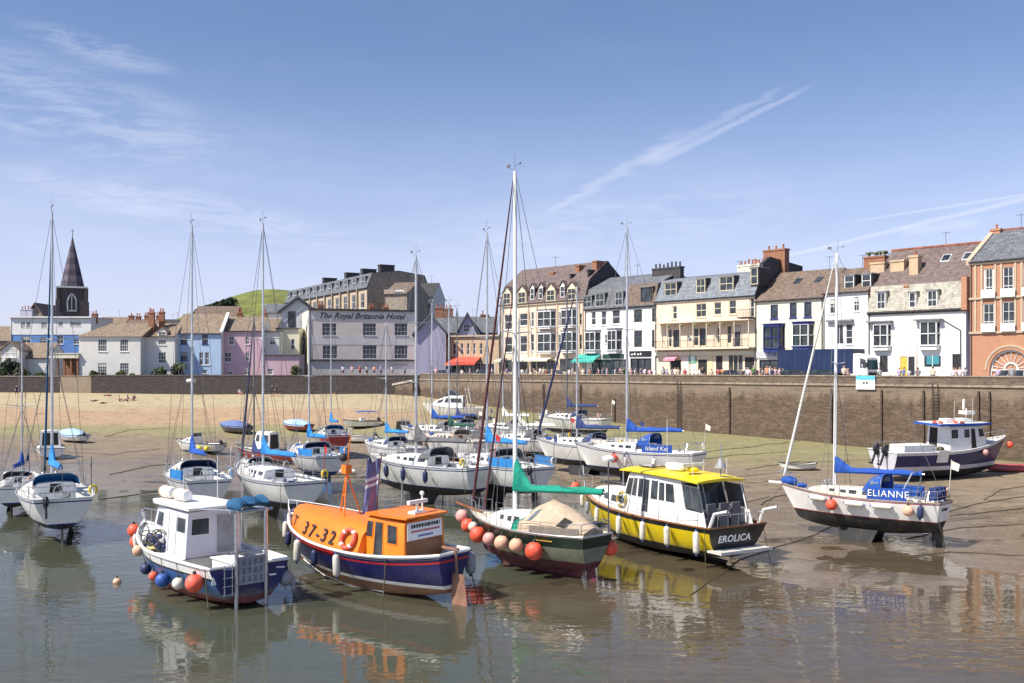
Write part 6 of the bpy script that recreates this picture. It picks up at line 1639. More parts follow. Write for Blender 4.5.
mk = MB(); mk.prism([(-1.05, h.zs(0) - .52), (-.78, h.zs(0) - .52), (-.74, h.zs(0) - .44), (-1.05, h.zs(0) - .46)], X(0) - .02, X(0) - .008, 'x'); mk.prism([(-1.4, h.zs(0) - .30), (-1.05, h.zs(0) - .27), (-1.05, h.zs(0) - .22), (-1.4, h.zs(0) - .25)], X(0) - .02, X(0) - .008, 'x'); mk.prism([(1.5, h.zs(0) - .55), (1.3, h.zs(0) - .55), (1.34, h.zs(0) - .45), (1.42, h.zs(0) - .25), (1.48, h.zs(0) - .45)], X(0) - .02, X(0) - .008, 'x')
mk.build('name_marking', G['whitelet'], bo)
bx = MB(); bx.box(X(.07), X(.24), -.55, .35, h.zs(.2) - .62, h.zs(.2) - .05); bx.box(X(.06), X(.25), -.6, .4, h.zs(.2) - .047, h.zs(.2) + .0); bx.build('engine_box', G['white'], bo)
rl = MB(); up = Vector((0, 0, .62))
P = [h.rail(t, 1, 0, .06) for t in (.74, .82, .9, .96)] + [h.rail(.99, 1)] + [h.rail(t, -1, 0, .06) for t in (.96, .9, .82, .74)]
rl.path([p + up for p in P], .022, 6)
for p in P: rl.tube(p, p + up, .02, n=5)
rl.build('bow_rail', G['steel'], bo, smooth=True)
an = MB(); an.tube((X(.985), 0, h.zs(.99)), (X(1.0) + .1, 0, h.zs(1) + .5), .07, .05, 6); an.build('bow_post', G['white'], bo)
sk = MB(); sk.box(X(.04), X(.5), -.06, .06, -.15, .2); sk.build('keel', G['foulred'], bo)
ae = MB(); ae.tube((X(.42), -.7, rz_ + .1), (X(.42), -.7, rz_ + 1.9), .014, n=4); ae.tube((X(.42), .7, rz_ + .1), (X(.42), .7, rz_ + 1.2), .014, n=4); ae.build('aerial', G['whitespar'], bo)
moor(bo, h, .03, 1, -.6, .1, .02); moor(bo, h, .03, -1, -.3, .3, .02)
bpy.context.view_layer.update()
# liferafts on the roof
for i, (t, lab) in enumerate(((.60, 'white and orange liferaft canister on the workboat roof, nearer the bow'), (.46, 'white and orange liferaft canister on the workboat roof, nearer the stern'))):
    m = MB(); m.lathe([(.02, 0), (.2, .02), (.24, .1), (.24, .85), (.2, .93), (.02, .95)], (0, 0, 0), 14)
    o = m.build('liferaft', G['white'], None, smooth=45); thing(o, lab, 'liferaft', 'liferaft canisters')
    rest_on(bo, o, (X(t) - .0, .35, rz_ + .10 + .25)); o.rotation_euler = (Matrix.Rotation(rad(HD), 3, 'Z') @ Matrix.Rotation(rad(90), 3, 'Y')).to_euler()
    k = MB(); k.lathe([(.248, .1), (.248, .2)], (0, 0, 0), 14); k.lathe([(.248, .72), (.248, .82)], (0, 0, 0), 14); k.build('strap', G['buoypeach'], o)
# pots and creel gear on the port side deck
o = empty('pot_gear'); thing(o, 'tangled dark blue pot gear heaped against the workboat wheelhouse', 'fishing gear')
rest_on(bo, o, (X(.56), 1.30, h.zs(.56) - .05))
m = MB(); rr = random.Random(5)
for i in range(14): m.ball((rr.uniform(-.45, .55), rr.uniform(-.14, .14), rr.uniform(.08, .6) * (1 - .2 * i / 14)), (rr.uniform(.1, .2), rr.uniform(.08, .16), rr.uniform(.09, .17)), 8, 6)
m.build('buoy_heap', G['buoynavy'], o, smooth=True)
m = MB()
for i in range(10):
    c0 = Vector((rr.uniform(-.5, .6), rr.uniform(-.15, .2), rr.uniform(.1, .7))); R0 = rr.uniform(.12, .3); ax = rr.uniform(0, 3)
    m.path([c0 + Vector((R0 * math.cos(a) * math.cos(ax), R0 * math.cos(a) * math.sin(ax), R0 * math.sin(a))) for a in [2 * PI * k / 12 for k in range(12)]], .022, 5, closed=True)
m.build('rope_coil', G['rope'], o)
o = empty('plank'); thing(o, 'pale yellow plank lying on the workboat port side deck', 'plank'); rest_on(bo, o, (X(.64), 1.32, h.zs(.64) - .03)); m = MB(); m.box(-1.1, .5, -.11, .11, 0, .05); m.build('board', mat('pale_yellow_wood', (.68, .58, .25), .6), o); o.rotation_euler = (0, 0, rad(HD - 7))
bg_ = 'buoys along the blue workboat'
for t, sd_, dr, kd_, m_, r, l, lab in ((.985, 1, .05, 'ball', 'buoy', .27, 0, 'red ball buoy right at the bow of the blue workboat'), (.955, 1, .30, 'ball', 'buoypeach', .19, 0, 'peach ball buoy just behind the bow of the blue workboat'), (.915, 1, .30, 'ball', 'buoy', .25, 0, 'orange red ball buoy third from the bow of the workboat'),
        (.875, 1, .12, 'cyl', 'buoywhite', .12, .6, 'slim cream fender among the bow buoys of the blue workboat'), (.86, 1, .55, 'ball', 'buoypeach', .23, 0, 'salmon orange ball buoy lowest of the bow cluster on the workboat'),
        (.66, 1, .78, 'ball', 'buoynavy', .22, 0, 'dark navy ball buoy amidships on the blue workboat'), (.52, 1, .80, 'ball', 'buoy', .18, 0, 'small red ball buoy beside the blue one on the workboat'), (.385, 1, .62, 'ball', 'buoyblue', .27, 0, 'bright blue ball buoy on the workboat side'),
        (.25, 1, .60, 'ball', 'buoywhite', .22, 0, 'off white ball buoy between blue and red near the workboat stern'), (.08, 1, .22, 'ball', 'buoy', .32, 0, 'large red ball buoy hung at the port quarter of the workboat'), (.02, -1, .45, 'ball', 'buoygrey', .29, 0, 'big grey ball buoy at the far stern corner of the workboat')):
    fender(bo, h, t, sd_, dr, kd_, m_, lab, r, l, bg_)

# ===== orange lifeboat
L, Bm, HD = 10.6, 3.6, 136
bo = place('lifeboat', 'old orange lifeboat with navy hull, white waterline stripe and number 37-32', from_stern(456, 604, 0, L, HD), HD, 'boats aground in the harbour', 'lifeboat', roll=-2)
h = Hull(L, Bm, keel=.05, draft=.75, fb=1.10, bow_rise=.62, st_rise=.25, stern_w=.42, tm=.45, a_mid=.42, a_bow=.8, bow_rake=.5, st_rake=.25, entry=2.6, rock_s=.8)
X = lambda t: -L / 2 + L * t
h.build([(('w', .02), 0), (('w', .16), 1), (('d', .30), 2), (('d', .22), 3), (('d', .06), 2), (('d', 0), 1)], [G['foulcopper'], G['white'], G['navy'], G['red']], bo, n=26)
stripe(bo, h, .46, .985, -.02, .13, G['red'], name='rubbing_strake', e=.05)
h.deck([G['deck'], G['greydeck']], bo, drop=.12, cockpit=(.05, .16, .62, .45))
h.gunwale(G['whitespar'], bo, r=.06)
secs = []
for t, hw, ht in ((.36, .88, 1.05), (.50, .91, 1.03), (.64, .92, .98), (.77, .91, .92), (.87, .86, .82), (.935, .70, .62)):
    zb = h.zs(t) - .12; b = h.half(t); secs.append((X(t), X(t) - (.12 if t > .9 else 0), b * hw, b * hw * .70, zb, zb + ht))
td = house_loft(secs, [G['orange'], G['orange']], bo, 'turtle_deck', rnd=.32, camber=.1)
a = side_pts(secs, 1, 0, 1, .25, .68, 1)
def side_text(txt, size, seg, u, hh, parent, m_, spacing=1.0):
    p = side_pts(secs, seg, u, u + .1, hh, hh + .1, 1)
    xd = (p[0] - p[1]).normalized(); ud = (p[3] - p[0]).normalized(); nn = xd.cross(ud).normalized()
    text_on(txt, size, m_, parent, p[0] + nn * .05, xd, ud, bold=.012, spacing=spacing, name='number')
for ch_, sg_, u_ in (('3', 2, .55), ('7', 2, .12), ('-', 1, .78), ('3', 1, .48), ('2', 1, .10)): side_text(ch_, .74, sg_, u_, .42, td, G['ink'])
side_text('T', .6, 3, .6, .45, td, G['ink'])
zb = h.zs(.35) - .15
ws = [(X(.155), X(.155), 1.0, .95, zb, zb + 1.45), (X(.26), X(.26), 1.12, 1.02, zb, zb + 1.53), (X(.375), X(.355), 1.12, .98, zb, zb + 1.51)]
zb -= .4
wh = house_loft(ws, [G['orange'], G['orange']], bo, 'wheelhouse', rnd=.12, camber=.06)
for seg, u0, u1, h0, h1 in ((0, .35, .78, .42, .86), (1, .02, .46, .06, .88), (1, .60, .94, .50, .88)):
    for sd_ in (1, -1): pane(wh, side_pts(ws, seg, u0, u1, h0, h1, sd_), sd_ > 0, 'door' if h0 < .1 else 'window', G['orange'])
pane(wh, cap_pts(ws[2], .1, .48, .5, .88), True, 'windscreen', G['white'], G['palegl']); pane(wh, cap_pts(ws[2], .52, .9, .5, .88), True, 'windscreen', G['white'], G['palegl'])
pane(wh, cap_pts(ws[0], .05, .95, .05, .50), False, 'aft_bulkhead', None, G['varnish'])
rf = MB(); rf.prism([(X(.135), -1.02), (X(.135), 1.02), (X(.26), 1.12), (X(.362), 1.05), (X(.362), -1.05), (X(.26), -1.12)], zb + 1.97, zb + 2.04); rfo = rf.build('wheelhouse_roof', G['orange'], wh)
moor(bo, h, .2, 1, .1, .15, .02); moor(bo, h, .03, -1, -.3, .3, .02)
m = MB(); q = cap_pts(ws[0], .06, .94, .52, .97); m.slab(*q, e=.05, t=.03); bd = m.build('notice_board', G['paper'], wh)
def board_line(q, v0, v1, h0, h1, m_, dash, seed):
    rr = random.Random(seed); k = MB(); v = v0
    P = lambda v, hh: q[0] + (q[1] - q[0]) * v + (q[3] - q[0]) * hh
    while v < v1:
        w = rr.uniform(.5, 1) * dash
        k.slab(P(v, h0), P(min(v1, v + w), h0), P(min(v1, v + w), h1), P(v, h1), e=.058, t=.006); v += w * 1.35
    k.build('notice_writing', m_, bd)
board_line(q, .10, .92, .68, .88, G['ink'], .075, 3); board_line(q, .10, .92, .42, .54, G['redink'], .05, 5); board_line(q, .30, .72, .14, .26, G['blueink'], .05, 8)
# radar and lights on the roof
m = MB(); m.box(X(.17), X(.17) + .4, -.3, .3, zb + 2.05, zb + 2.13); m.tube((X(.19), 0, zb + 2.1), (X(.19), 0, zb + 2.45), .05); m.box(X(.18), X(.18) + .16, -.45, .45, zb + 2.42, zb + 2.55); m.tube((X(.20), -.35, zb + 2.1), (X(.20), -.35, zb + 2.7), .03); m.ball((X(.20), -.35, zb + 2.75), .09, 8, 6); m.build('radar_scanner', G['white'], wh)
m = MB(); zt_ = h.zs(.6) + .9
apex = Vector((X(.60), 0, zt_ + 1.75))
for sx, sy in ((-.35, .45), (-.35, -.45), (.55, 0)): m.tube((X(.60) + sx, sy, zt_ - .15), apex, .035, n=6)
m.tube((X(.60) - .2, .25, zt_ + .8), (X(.60) + .3, 0, zt_ + .8), .025); m.tube(apex, apex + Vector((-.35, 0, 1.5)), .03, .022); mst = m.build('tripod_mast', G['orange'], bo, smooth=True)
m = MB(); m.cbox(apex + Vector((0, 0, .12)), (.32, .3, .34)); m.build('lamp_box', G['orange'], mst)
m = MB(); m.ball(apex + Vector((.05, .1, .60)), .18, 12, 8); m.build('day_shape', G['ink'], mst, smooth=True)
m = MB(); m.tube((X(.40), .3, h.zs(.45) + .8), (X(.345), .3, h.zs(.45) + 3.7), .022, n=5); fp = m.build('flag_pole', G['varnish'], bo)
S = MB(); nx_, nz_ = 6, 16; p0 = Vector((X(.35), .28, h.zs(.45) + 3.5))
grid = []
for j in range(nz_ + 1):
    row = []
    for i in range(nx_ + 1):
        f = j / nz_; w = i / nx_; row.append(p0 + Vector((.02 + .25 * f + w * (.30 + .30 * f), .06 * math.sin(w * 9 + f * 3) * (1 + f) + w * .45, -2.0 * f - .25 * w)))
    grid.append(row)
for side_off in (0, .006):
    for j in range(nz_):
        for i in range(nx_):
            q = [grid[j][i], grid[j][i + 1], grid[j + 1][i + 1], grid[j + 1][i]]; q = [p + Vector((0, side_off, 0)) for p in q]
            mi = 1 if (j in (5, 6, 7) or i in (2,) ) else 0
            if j in (5, 7): mi = 2 if j == 5 or j == 7 else mi
            if j == 6: mi = 1
            S.quad(*q, mi)
S.build('flag', [mat('faded_navy_flag', (.13, .155, .32), .9, var=.2, scale=3), mat('faded_red_flag', (.26, .15, .24), .9), mat('flag_white', (.60, .60, .64), .9)], fp, smooth=60, fix=False)
rl = MB(); up = Vector((0, 0, .62)); P = [h.rail(t, 1, 0, .03) for t in (.86, .92, .97)] + [h.rail(.995, 1)] + [h.rail(t, -1, 0, .03) for t in (.97, .92, .86, .76, .66, .56)]
rl.path([p + up for p in P], .024, 6)
for p in P: rl.tube(p, p + up, .022, n=5)
rl.build('bow_rail', G['whitespar'], bo, smooth=True)
foil(bo, X(-.045), X(.02), X(-.06), X(.02), 0, -.1, h.zs(0) - .75, .08, G['foulcopper'], 'rudder')
m = MB(); m.tube((X(-.01), 0, h.zs(0) - .8), (X(-.005), 0, h.zs(0) + .2), .05); m.box(X(-.02), X(.06), -.05, .05, h.zs(0) + .1, h.zs(0) + .18); m.build('tiller', G['foulcopper'], bo)
m = MB()
for t in (.3, .5, .7):
    a = h.pt(t, h.zk(t) + .25, 1); b_ = h.pt(t + .2, h.zk(t + .2) + .27, 1); m.tube(a + Vector((0, .02, 0)), b_ + Vector((0, .02, 0)), .035, n=5)
m.build('bilge_rail', G['white'], bo)
bpy.context.view_layer.update()
p = side_pts(secs, 0, .42, .5, .52, .6, 1); life_ring(bo, p[0] + Vector((0, .04, 0)), (p[1] - p[0]).cross(p[3] - p[0]) * -1 , .36, G['buoy'], 'orange lifebuoy ring hanging on the side of the orange lifeboat')
bg_ = 'fenders along the orange lifeboat'
for t, sd_, dr, m_, r, l, lab in ((.93, 1, .02, 'buoywhite', .13, .75, 'white fender nearest the bow of the orange lifeboat'), (.83, 1, .10, 'buoynavy', .12, .6, 'blue fender below the first number on the orange lifeboat'), (.70, 1, .04, 'buoywhite', .15, .95, 'longest white fender amidships on the orange lifeboat'), (.57, 1, .14, 'buoynavy', .13, .65, 'navy fender under the lifebuoy of the orange lifeboat'), (.43, 1, .06, 'buoywhite', .14, .9, 'white fender beside the wheelhouse door of the orange lifeboat'),
        (.985, -1, -.25, 'buoynavy', .18, .8, 'dark navy fender on the far bow of the lifeboat, upper one'), (.95, -1, .35, 'buoynavy', .18, .7, 'dark navy fender on the far bow of the lifeboat, lower one'), (.03, -1, .1, 'buoygrey', .2, .9, 'black grey fender at the far stern corner of the lifeboat')):
    fender(bo, h, t, sd_, dr, 'cyl', m_, lab, r, l, bg_)

# ===== green ketch-like sloop with teal sail cover
HD = 134; L = 7.7
pg = from_stern(597, 584, -.1, L, HD)
bands = [(('w', .22), 0), (('d', .50), 1), (('d', .05), 2), (('d', 0), 3)]
px_ = 512 + pg.x / pg.y * FPX; py_ = HY + (EYE - pg.z) / pg.y * FPX
bo, h = yacht('dark green sloop with teal sail cover and beige cockpit tent, hung with ball buoys', px_, py_, L, 2.95, HD, mast_top=168, keel='long', bands=bands, mats=[G['foulmaroon'], G['sage'], G['green'], G['cream']], cover=None, hood=None, genoa='sail_maroon', genoa_r=.062, kd=.35, mx=515, mast_t=.62, stern_w=.62, clutter=False, spreaders=1, mast_r=.085, mastm='whitespar', fb=1.5, deckm='cream', ch=1.5)
X = lambda t: -L / 2 + L * t
zt_ = SCALE_Z(168, pg.y) - pg.z
m = MB(); b0 = Vector((X(.88), 0, h.zs(.88) + .1)); t0_ = Vector((X(.62) + .1, 0, zt_ * .70)); S = []
for f, rr2 in ((0, .5), (.05, 1), (.4, 1), (.8, .6), (1, .3)): S.append(m.ring(b0 + (t0_ - b0) * f, t0_ - b0, .048 * rr2, 8))
m.loft(S); m.build('furled_staysail', G['sail_maroon'], bo, smooth=50)
m = MB(); m.tube((X(.9), 0, h.zs(.9) + .02), (X(1.0) + 1.0, 0, h.zs(1) + .22), .08, .06, 8); m.build('bowsprit', G['varnish'], bo)
zb_ = h.zs(.6) + 1.45
sail_cover(bo, (X(.62) - .12, 0, zb_), (X(-.06), 0, zb_ + .30), 1.5, .26, .20, G['cov_teal'])
for sd_ in (1, -1):
    m = MB(); m.path([(X(.62), 0, zb_ + 3.2), (X(.25), sd_ * .1, zb_ + .35), (X(0), sd_ * .05, zb_ + .25)], .01, 4); m.build('lazy_jack', G['wire'], bo)
# beige cockpit tent
m = MB(); S = []
for t, w, hh in ((.03, .62, .30), (.10, .80, .62), (.20, .92, 1.0), (.32, .95, 1.28), (.40, .92, 1.02), (.475, .86, .62)):
    b_ = h.half(t) * w; z0_ = h.zs(t) - .02; ring = []
    for k in range(9):
        a = PI * k / 8; ring.append((X(t), math.cos(a) * b_ * (.62 if 0 < k < 8 and abs(math.cos(a)) < .9 else 1) if abs(math.cos(a)) < .99 else math.cos(a) * b_, z0_ + math.sin(a) ** .9 * hh))
    S.append(ring)
m.loft(S, closed=False, caps=False); m.add(S[0], [tuple(range(9))], 1); m.add(S[-1], [tuple(range(9))], 0)
tent = m.build('cockpit_tent', [G['cov_beige'], G['cov_taupe']], bo, smooth=60)
m = MB(); m.path([(p[0] + .02, p[1] * 1.02, p[2] + .015) for p in S[5]], .03, 5); 
P = [Vector(p) for p in S[4]]; Q = [Vector(p) for p in S[5]]
for k in range(8):
    a_, b_, c_, d_ = Q[k], Q[k + 1], Q[k + 1] + (P[k + 1] - Q[k + 1]) * .55, Q[k] + (P[k] - Q[k]) * .55; m.slab(a_, b_, c_, d_, e=.012, t=.02); m.slab(d_, c_, b_, a_, e=.012, t=.02)
m.build('teal_front_panel', G['cov_teal'], tent)
def tent_quad(i, j, k0, k1, f0, f1, m_, nm):
    A = lambda k, f: Vector(S[i][k]) + (Vector(S[j][k]) - Vector(S[i][k])) * f
    q = [A(k0, f0), A(k0, f1), A(k1, f1), A(k1, f0)]; mm = MB(); mm.slab(*q, e=.02, t=.03); mm.slab(*q[::-1], e=.02, t=.03); mm.build(nm, m_, tent)
tent_quad(1, 2, 1, 2, .25, .75, G['inside'], 'tent_window'); tent_quad(3, 4, 1, 2, .1, .55, G['palegl'], 'tent_window')
for sd_ in (1, -1):
    m = MB(); P = [(t, h.zs(t)) for t in (.02, .12, .22, .32)]
    for (ta, za_), (tb, zb2) in zip(P, P[1:]):
        a_, b_ = h.rail(ta, sd_, .02), h.rail(tb, sd_, .02); q = (a_, b_, b_ + Vector((0, 0, .32)), a_ + Vector((0, 0, .32))); m.slab(*q, e=.012, t=.024)
    m.build('dodger', G['cov_taupe'], bo)
nm = MB()
for i in range(9):
    t0_ = .30 - .014 * i; a_, b_ = h.pt(t0_, h.zs(t0_) - .27, 1), h.pt(t0_ - .009, h.zs(t0_ - .009) - .27, 1); hh = Vector((0, 0, .15 if i % 3 else .19)); nm.slab(b_, a_, a_ + hh, b_ + hh, e=.016, t=.006); nm.slab(a_, b_, b_ + hh, a_ + hh, e=.016, t=.006)
nm.build('name_lettering', G['gold'], bo)
m = MB(); m.tube((X(.01), -.75, h.zs(0)), (X(.01), -.75, h.zs(0) + 2.9), .03, n=6); po = m.build('radar_pole', G['wire'], bo); m = MB(); m.lathe([(.03, 0), (.24, .04), (.27, .14), (.2, .24), (.03, .27)], (X(.01), -.75, h.zs(0) + 2.9), 12); m.build('radar_dome', G['white'], po, smooth=True)
bg_ = 'ball buoys along the green sloop'
for t, dr, m_, r, lab in ((.975, -.05, 'buoypink', .30, 'pink ball buoy topmost at the bow of the green sloop'), (.95, .28, 'buoy', .31, 'bright red ball buoy under the pink one at the green sloop bow'), (.885, .30, 'buoywhite', .22, 'small white and pink ball buoy third along the green sloop'), (.79, .32, 'buoy', .36, 'big red ball buoy between white and pink ones on the green sloop'), (.66, .36, 'buoypink', .28, 'rose pink ball buoy amidships on the green sloop'),
        (.52, .28, 'buoypeach', .31, 'peach ball buoy left of two on the green sloop side'), (.40, .26, 'buoypeach', .30, 'peach ball buoy next to the large red one on the green sloop'), (.27, .30, 'buoy', .37, 'largest red ball buoy below the tent of the green sloop')):
    fender(bo, h, t, 1, dr, 'ball', m_, lab, r, 0, bg_)
fender(bo, h, .04, -1, .35, 'ball', 'buoy', 'red ball buoy alone at the far stern corner of the green sloop', .32, 0, bg_)

# ===== yellow and black motor cruiser
L, Bm, HD = 11.8, 3.75, 121
bo = place('motor_cruiser', 'black and yellow motor cruiser with yellow wheelhouse roof', from_stern(738, 566, .0, L, HD), HD, 'boats aground in the harbour', 'motor boat')
h = Hull(L, Bm, keel=.10, draft=.50, fb=1.20, bow_rise=.55, st_rise=.02, stern_w=.90, tm=.4, a_mid=.27, a_bow=.75, bow_rake=1.2, st_rake=.35, entry=2.4)
X = lambda t: -L / 2 + L * t
h.build([(('w', .06), 0), (('w', .11), 3), (('d', .22), 1), (('d', .0), 2)], [G['foulblack'], G['yellow'], G['black'], G['black']], bo, transom={1: 2, 3: 2}, n=26)
h.deck([G['teak'], G['greydeck']], bo, drop=.06, cockpit=(.02, .16, .75, .4))
h.gunwale(G['varnish'], bo, r=.045)
fz = h.zs(.7) - .06
s2 = []
for t, hw, ht in ((.54, .72, .78), (.66, .72, .76), (.78, .70, .66), (.88, .58, .44)): zb = h.zs(t) - .05; b_ = h.half(t); s2.append((X(t), X(t) - (.35 if t > .85 else 0), b_ * hw, b_ * hw * .86, zb, zb + ht))
fcab = house_loft(s2, [G['white'], G['white']], bo, 'fore_cabin', rnd=.14)
side_windows(fcab, s2, [(0, .05, .38, .42, .78), (0, .58, .90, .42, .78), (1, .15, .45, .42, .78), (1, .68, .95, .42, .78)], frame=G['buoygrey'])
zb = h.zs(.35) - .05
ws = [(X(.15), X(.20), 1.32, 1.22, zb, zb + 1.95), (X(.32), X(.32), 1.38, 1.24, zb, zb + 1.98), (X(.46), X(.45), 1.36, 1.20, zb, zb + 1.98), (X(.585), X(.53), 1.20, 1.05, zb, zb + 1.95)]
wh = house_loft(ws, [G['white'], G['white']], bo, 'wheelhouse', rnd=.1)
side_windows(wh, ws, [(0, .35, .70, .45, .86), (0, .76, .99, .45, .86), (1, .05, .36, .45, .88), (1, .46, .72, .12, .88), (1, .76, .98, .45, .88), (2, .08, .40, .45, .88), (2, .50, .90, .45, .86)], frame=G['whitespar'])
for v0, v1 in ((.05, .33), (.36, .64), (.67, .95)): pane(wh, cap_pts(ws[3], v0, v1, .50, .88), True, 'windscreen', G['white'])
for v0, v1 in ((.04, .24), (.27, .47), (.52, .74), (.77, .96)): pane(wh, cap_pts(ws[0], v0, v1, .32, .90), False, 'aft_window', G['cov_grey'])
rf = MB(); zr_ = zb + 1.98; S = []
for t, w_, dz in ((.085, 1.42, -.10), (.2, 1.44, 0), (.4, 1.42, .05), (.55, 1.25, .02), (.60, 1.05, -.04)):
    S.append([(X(t), w_, zr_ + dz), (X(t), w_, zr_ + dz + .07), (X(t), w_ * .6, zr_ + dz + .14), (X(t), 0, zr_ + dz + .18), (X(t), -w_ * .6, zr_ + dz + .14), (X(t), -w_, zr_ + dz + .07), (X(t), -w_, zr_ + dz), (X(t), 0, zr_ + dz + .05)])
rf.loft(S); roof = rf.build('wheelhouse_roof', G['yellow'], wh, smooth=25)
m = MB(); m.box(X(.44), X(.53), -.5, .5, zr_ + .22, zr_ + .27); m.build('roof_hatch', G['glass'], roof)
# canvas-and-clear aft screen below the roof overhang
S2 = [(X(.04), X(.09), 1.36, 1.28, zb - .05, zb + 1.82), (X(.148), X(.195), 1.33, 1.23, zb, zb + 1.88)]
for sd_ in (1, -1):
    pane(wh, side_pts(S2, 0, .05, .48, .42, .92, sd_), sd_ > 0, 'side_screen', G['cov_grey']); pane(wh, side_pts(S2, 0, .54, .95, .42, .92, sd_), sd_ > 0, 'side_screen', G['cov_grey'])
    pane(wh, side_pts(S2, 0, 0, 1, .0, .36, sd_), sd_ > 0, 'coaming', None, G['white'], e=.03)
m = MB()
for sd_ in (1, -1): m.tube((X(.05), sd_ * 1.3, zb), (X(.10), sd_ * 1.25, zb + 1.9), .03)
m.build('roof_post', G['white'], wh)
m = MB()
for y_ in (-.9, -.2, .55): m.box(X(.07), X(.115), y_, y_ + .5, zb - .2, zb + .55); m.box(X(.065), X(.075), y_, y_ + .5, zb + .5, zb + 1.0)
m.build('deck_seat', G['cov_grey'], bo)
m = MB(); m.lathe([(.03, 0), (.26, .02), (.3, .12), (.2, .22), (.03, .24)], (X(.21), .4, zr_ + .25), 12); rd = m.build('radar_pedestal', G['yellow'], roof, smooth=True); m = MB(); m.box(X(.21) - .10, X(.21) + .10, -.25, 1.05, zr_ + .52, zr_ + .66); m.build('radar_scanner', G['white'], rd)
m = MB(); m.tube((X(.12), -.3, zr_ + .1), (X(.12), -.3, zr_ + 1.55), .03, n=6); m.lathe([(.28, 0), (.22, .12), (.05, .42)], (X(.12), -.3, zr_ + .5), 10); m.build('mast_pole', G['buoygrey'], roof)
m = MB()
for px2, py2, hh in ((.30, 1.0, 2.6), (.16, .9, .8), (.14, -.9, .9), (.28, -1.0, .7)): m.tube((X(px2), py2, zr_ + .1), (X(px2), py2, zr_ + hh), .013, n=4)
m.build('aerial', G['whitespar'], roof)
pf = MB(); pf.box(X(0) - .55, X(0) + .3, -1.5, 1.5, .78, .86); pf.box(X(0) - .57, X(0) - .53, -1.5, 1.5, .76, .89); pf.build('swim_platform', G['deck'], bo)
m = MB()
for y_ in (-1.2, -.6, 0, .6, 1.2): m.path([(X(0) - .02, y_, h.zs(0)), (X(0) - .02, y_, h.zs(0) + .55)], .017, 5)
m.path([(X(0) - .02, -1.5, h.zs(0) + .55), (X(0) - .02, 1.5, h.zs(0) + .55)], .02, 5); m.build('stern_rail', G['steel'], bo)
for y_ in (-1.45, 1.45): m = MB(); m.path([(X(.02), y_, h.zs(0) - .05), (X(0) - .1, y_, h.zs(0) + .65), (X(0) - .9, y_, h.zs(0) + .85)], .07, 6); m.build('davit', G['whitespar'], bo)
moor(bo, h, .02, 1, -.3, .2); moor(bo, h, .02, -1, -.3, .2)
zn = h.zs(0) - .52; xn = h.pt(0, zn, 1).x; xu = h.pt(0, zn + .3, 1).x; text_on('EROLICA', .44, G['whitelet'], bo, (xn - .03, .1, zn), (0, -1, 0), (xu - xn, 0, .3), spacing=1.08, bold=.012)
guard_rail(bo, h, t0=.06, t1=.9, hgt=.62, n=8, r=.016, push=False)
m = MB(); m.tube((X(.975), 0, h.zs(.98)), (X(.99), 0, h.zs(.98) + 1.2), .02, n=5); m.build('jack_staff', G['whitespar'], bo)
foil(bo, X(.05), X(.75), X(.08), X(.68), 0, -.15, .25, .2, G['foulblack'], 'keel')
bpy.context.view_layer.update()
p = side_pts(ws, 2, .95, 1.0, .30, .36, 1); m = MB(); R0 = .34
o = life_ring(bo, p[0], (0, 1, .1), .33, G['yellow'], 'yellow lifebuoy on the wheelhouse side of the yellow cruiser')
m = MB(); m.lathe([(.02, 0), (.28, .03), (.32, .12), (.32, .26), (.28, .34), (.02, .37)], (0, 0, 0), 14); o = m.build('liferaft', G['white'], None, smooth=45); o.scale = (2.0, 1, 1); thing(o, 'white liferaft case on the yellow wheelhouse roof', 'liferaft'); rest_on(bo, o, (X(.33), .2, zr_ + .2))
bg_ = 'fenders along the yellow cruiser'
for t, m_, r, l, lab in ((.915, 'buoywhite', .11, .62, 'white fender nearest the bow of the yellow and black cruiser'), (.80, 'buoygrey', .12, .6, 'grey fender second from the bow of the yellow cruiser'), (.685, 'buoywhite', .12, .8, 'white fender under the fore cabin windows of the yellow cruiser'), (.50, 'buoywhite', .14, .9, 'white fender below the yellow lifebuoy of the cruiser'), (.345, 'buoywhite', .14, .9, 'white fender amidships on the yellow cruiser'), (.205, 'buoywhite', .14, .9, 'white fender second from the stern of the yellow cruiser'), (.05, 'buoywhite', .14, 1.0, 'white fender at the stern quarter of the yellow cruiser')):
    fender(bo, h, t, 1, .12, 'cyl', m_, lab, r, l, bg_)
fender(bo, h, .975, 1, -.35, 'ball', 'buoy', 'orange ball buoy tied high at the bow of the yellow cruiser', .24, 0, bg_)

# ===== white sloop with name on blue cloths
HD = 139; L = 8.5
pg = from_stern(942, 546, .12, L, HD); px_ = 512 + pg.x / pg.y * FPX; py_ = HY + (EYE - pg.z) / pg.y * FPX
pale = mat('pale_blue_sheer_paint', (.42, .52, .66), .4, var=.06)
bands = [(('w', .36), 0), (('w', .40), 3), (('d', .20), 1), (('d', .10), 1), (('d', .05), 3), (('d', 0), 2)]
bo, h = yacht('white sloop with royal blue canvas lettered ELIANNE, resting on bilge keels', px_, py_, L, 2.8, HD, mast_top=250, keel='twin', bands=bands, mats=[G['foulblack'], G['white'], pale, G['redhull']], cover='cov_blue', hood='cov_blue', genoa='sail_white', genoa_r=.075, mast_t=.65, stern_w=.70, mastm='whitespar', cabin='cream', deckm='greydeck', kd=.5, mx=834, cover_h=.6, fb=1.35, roll=1.5, hood_h=.95)
X = lambda t: -L / 2 + L * t
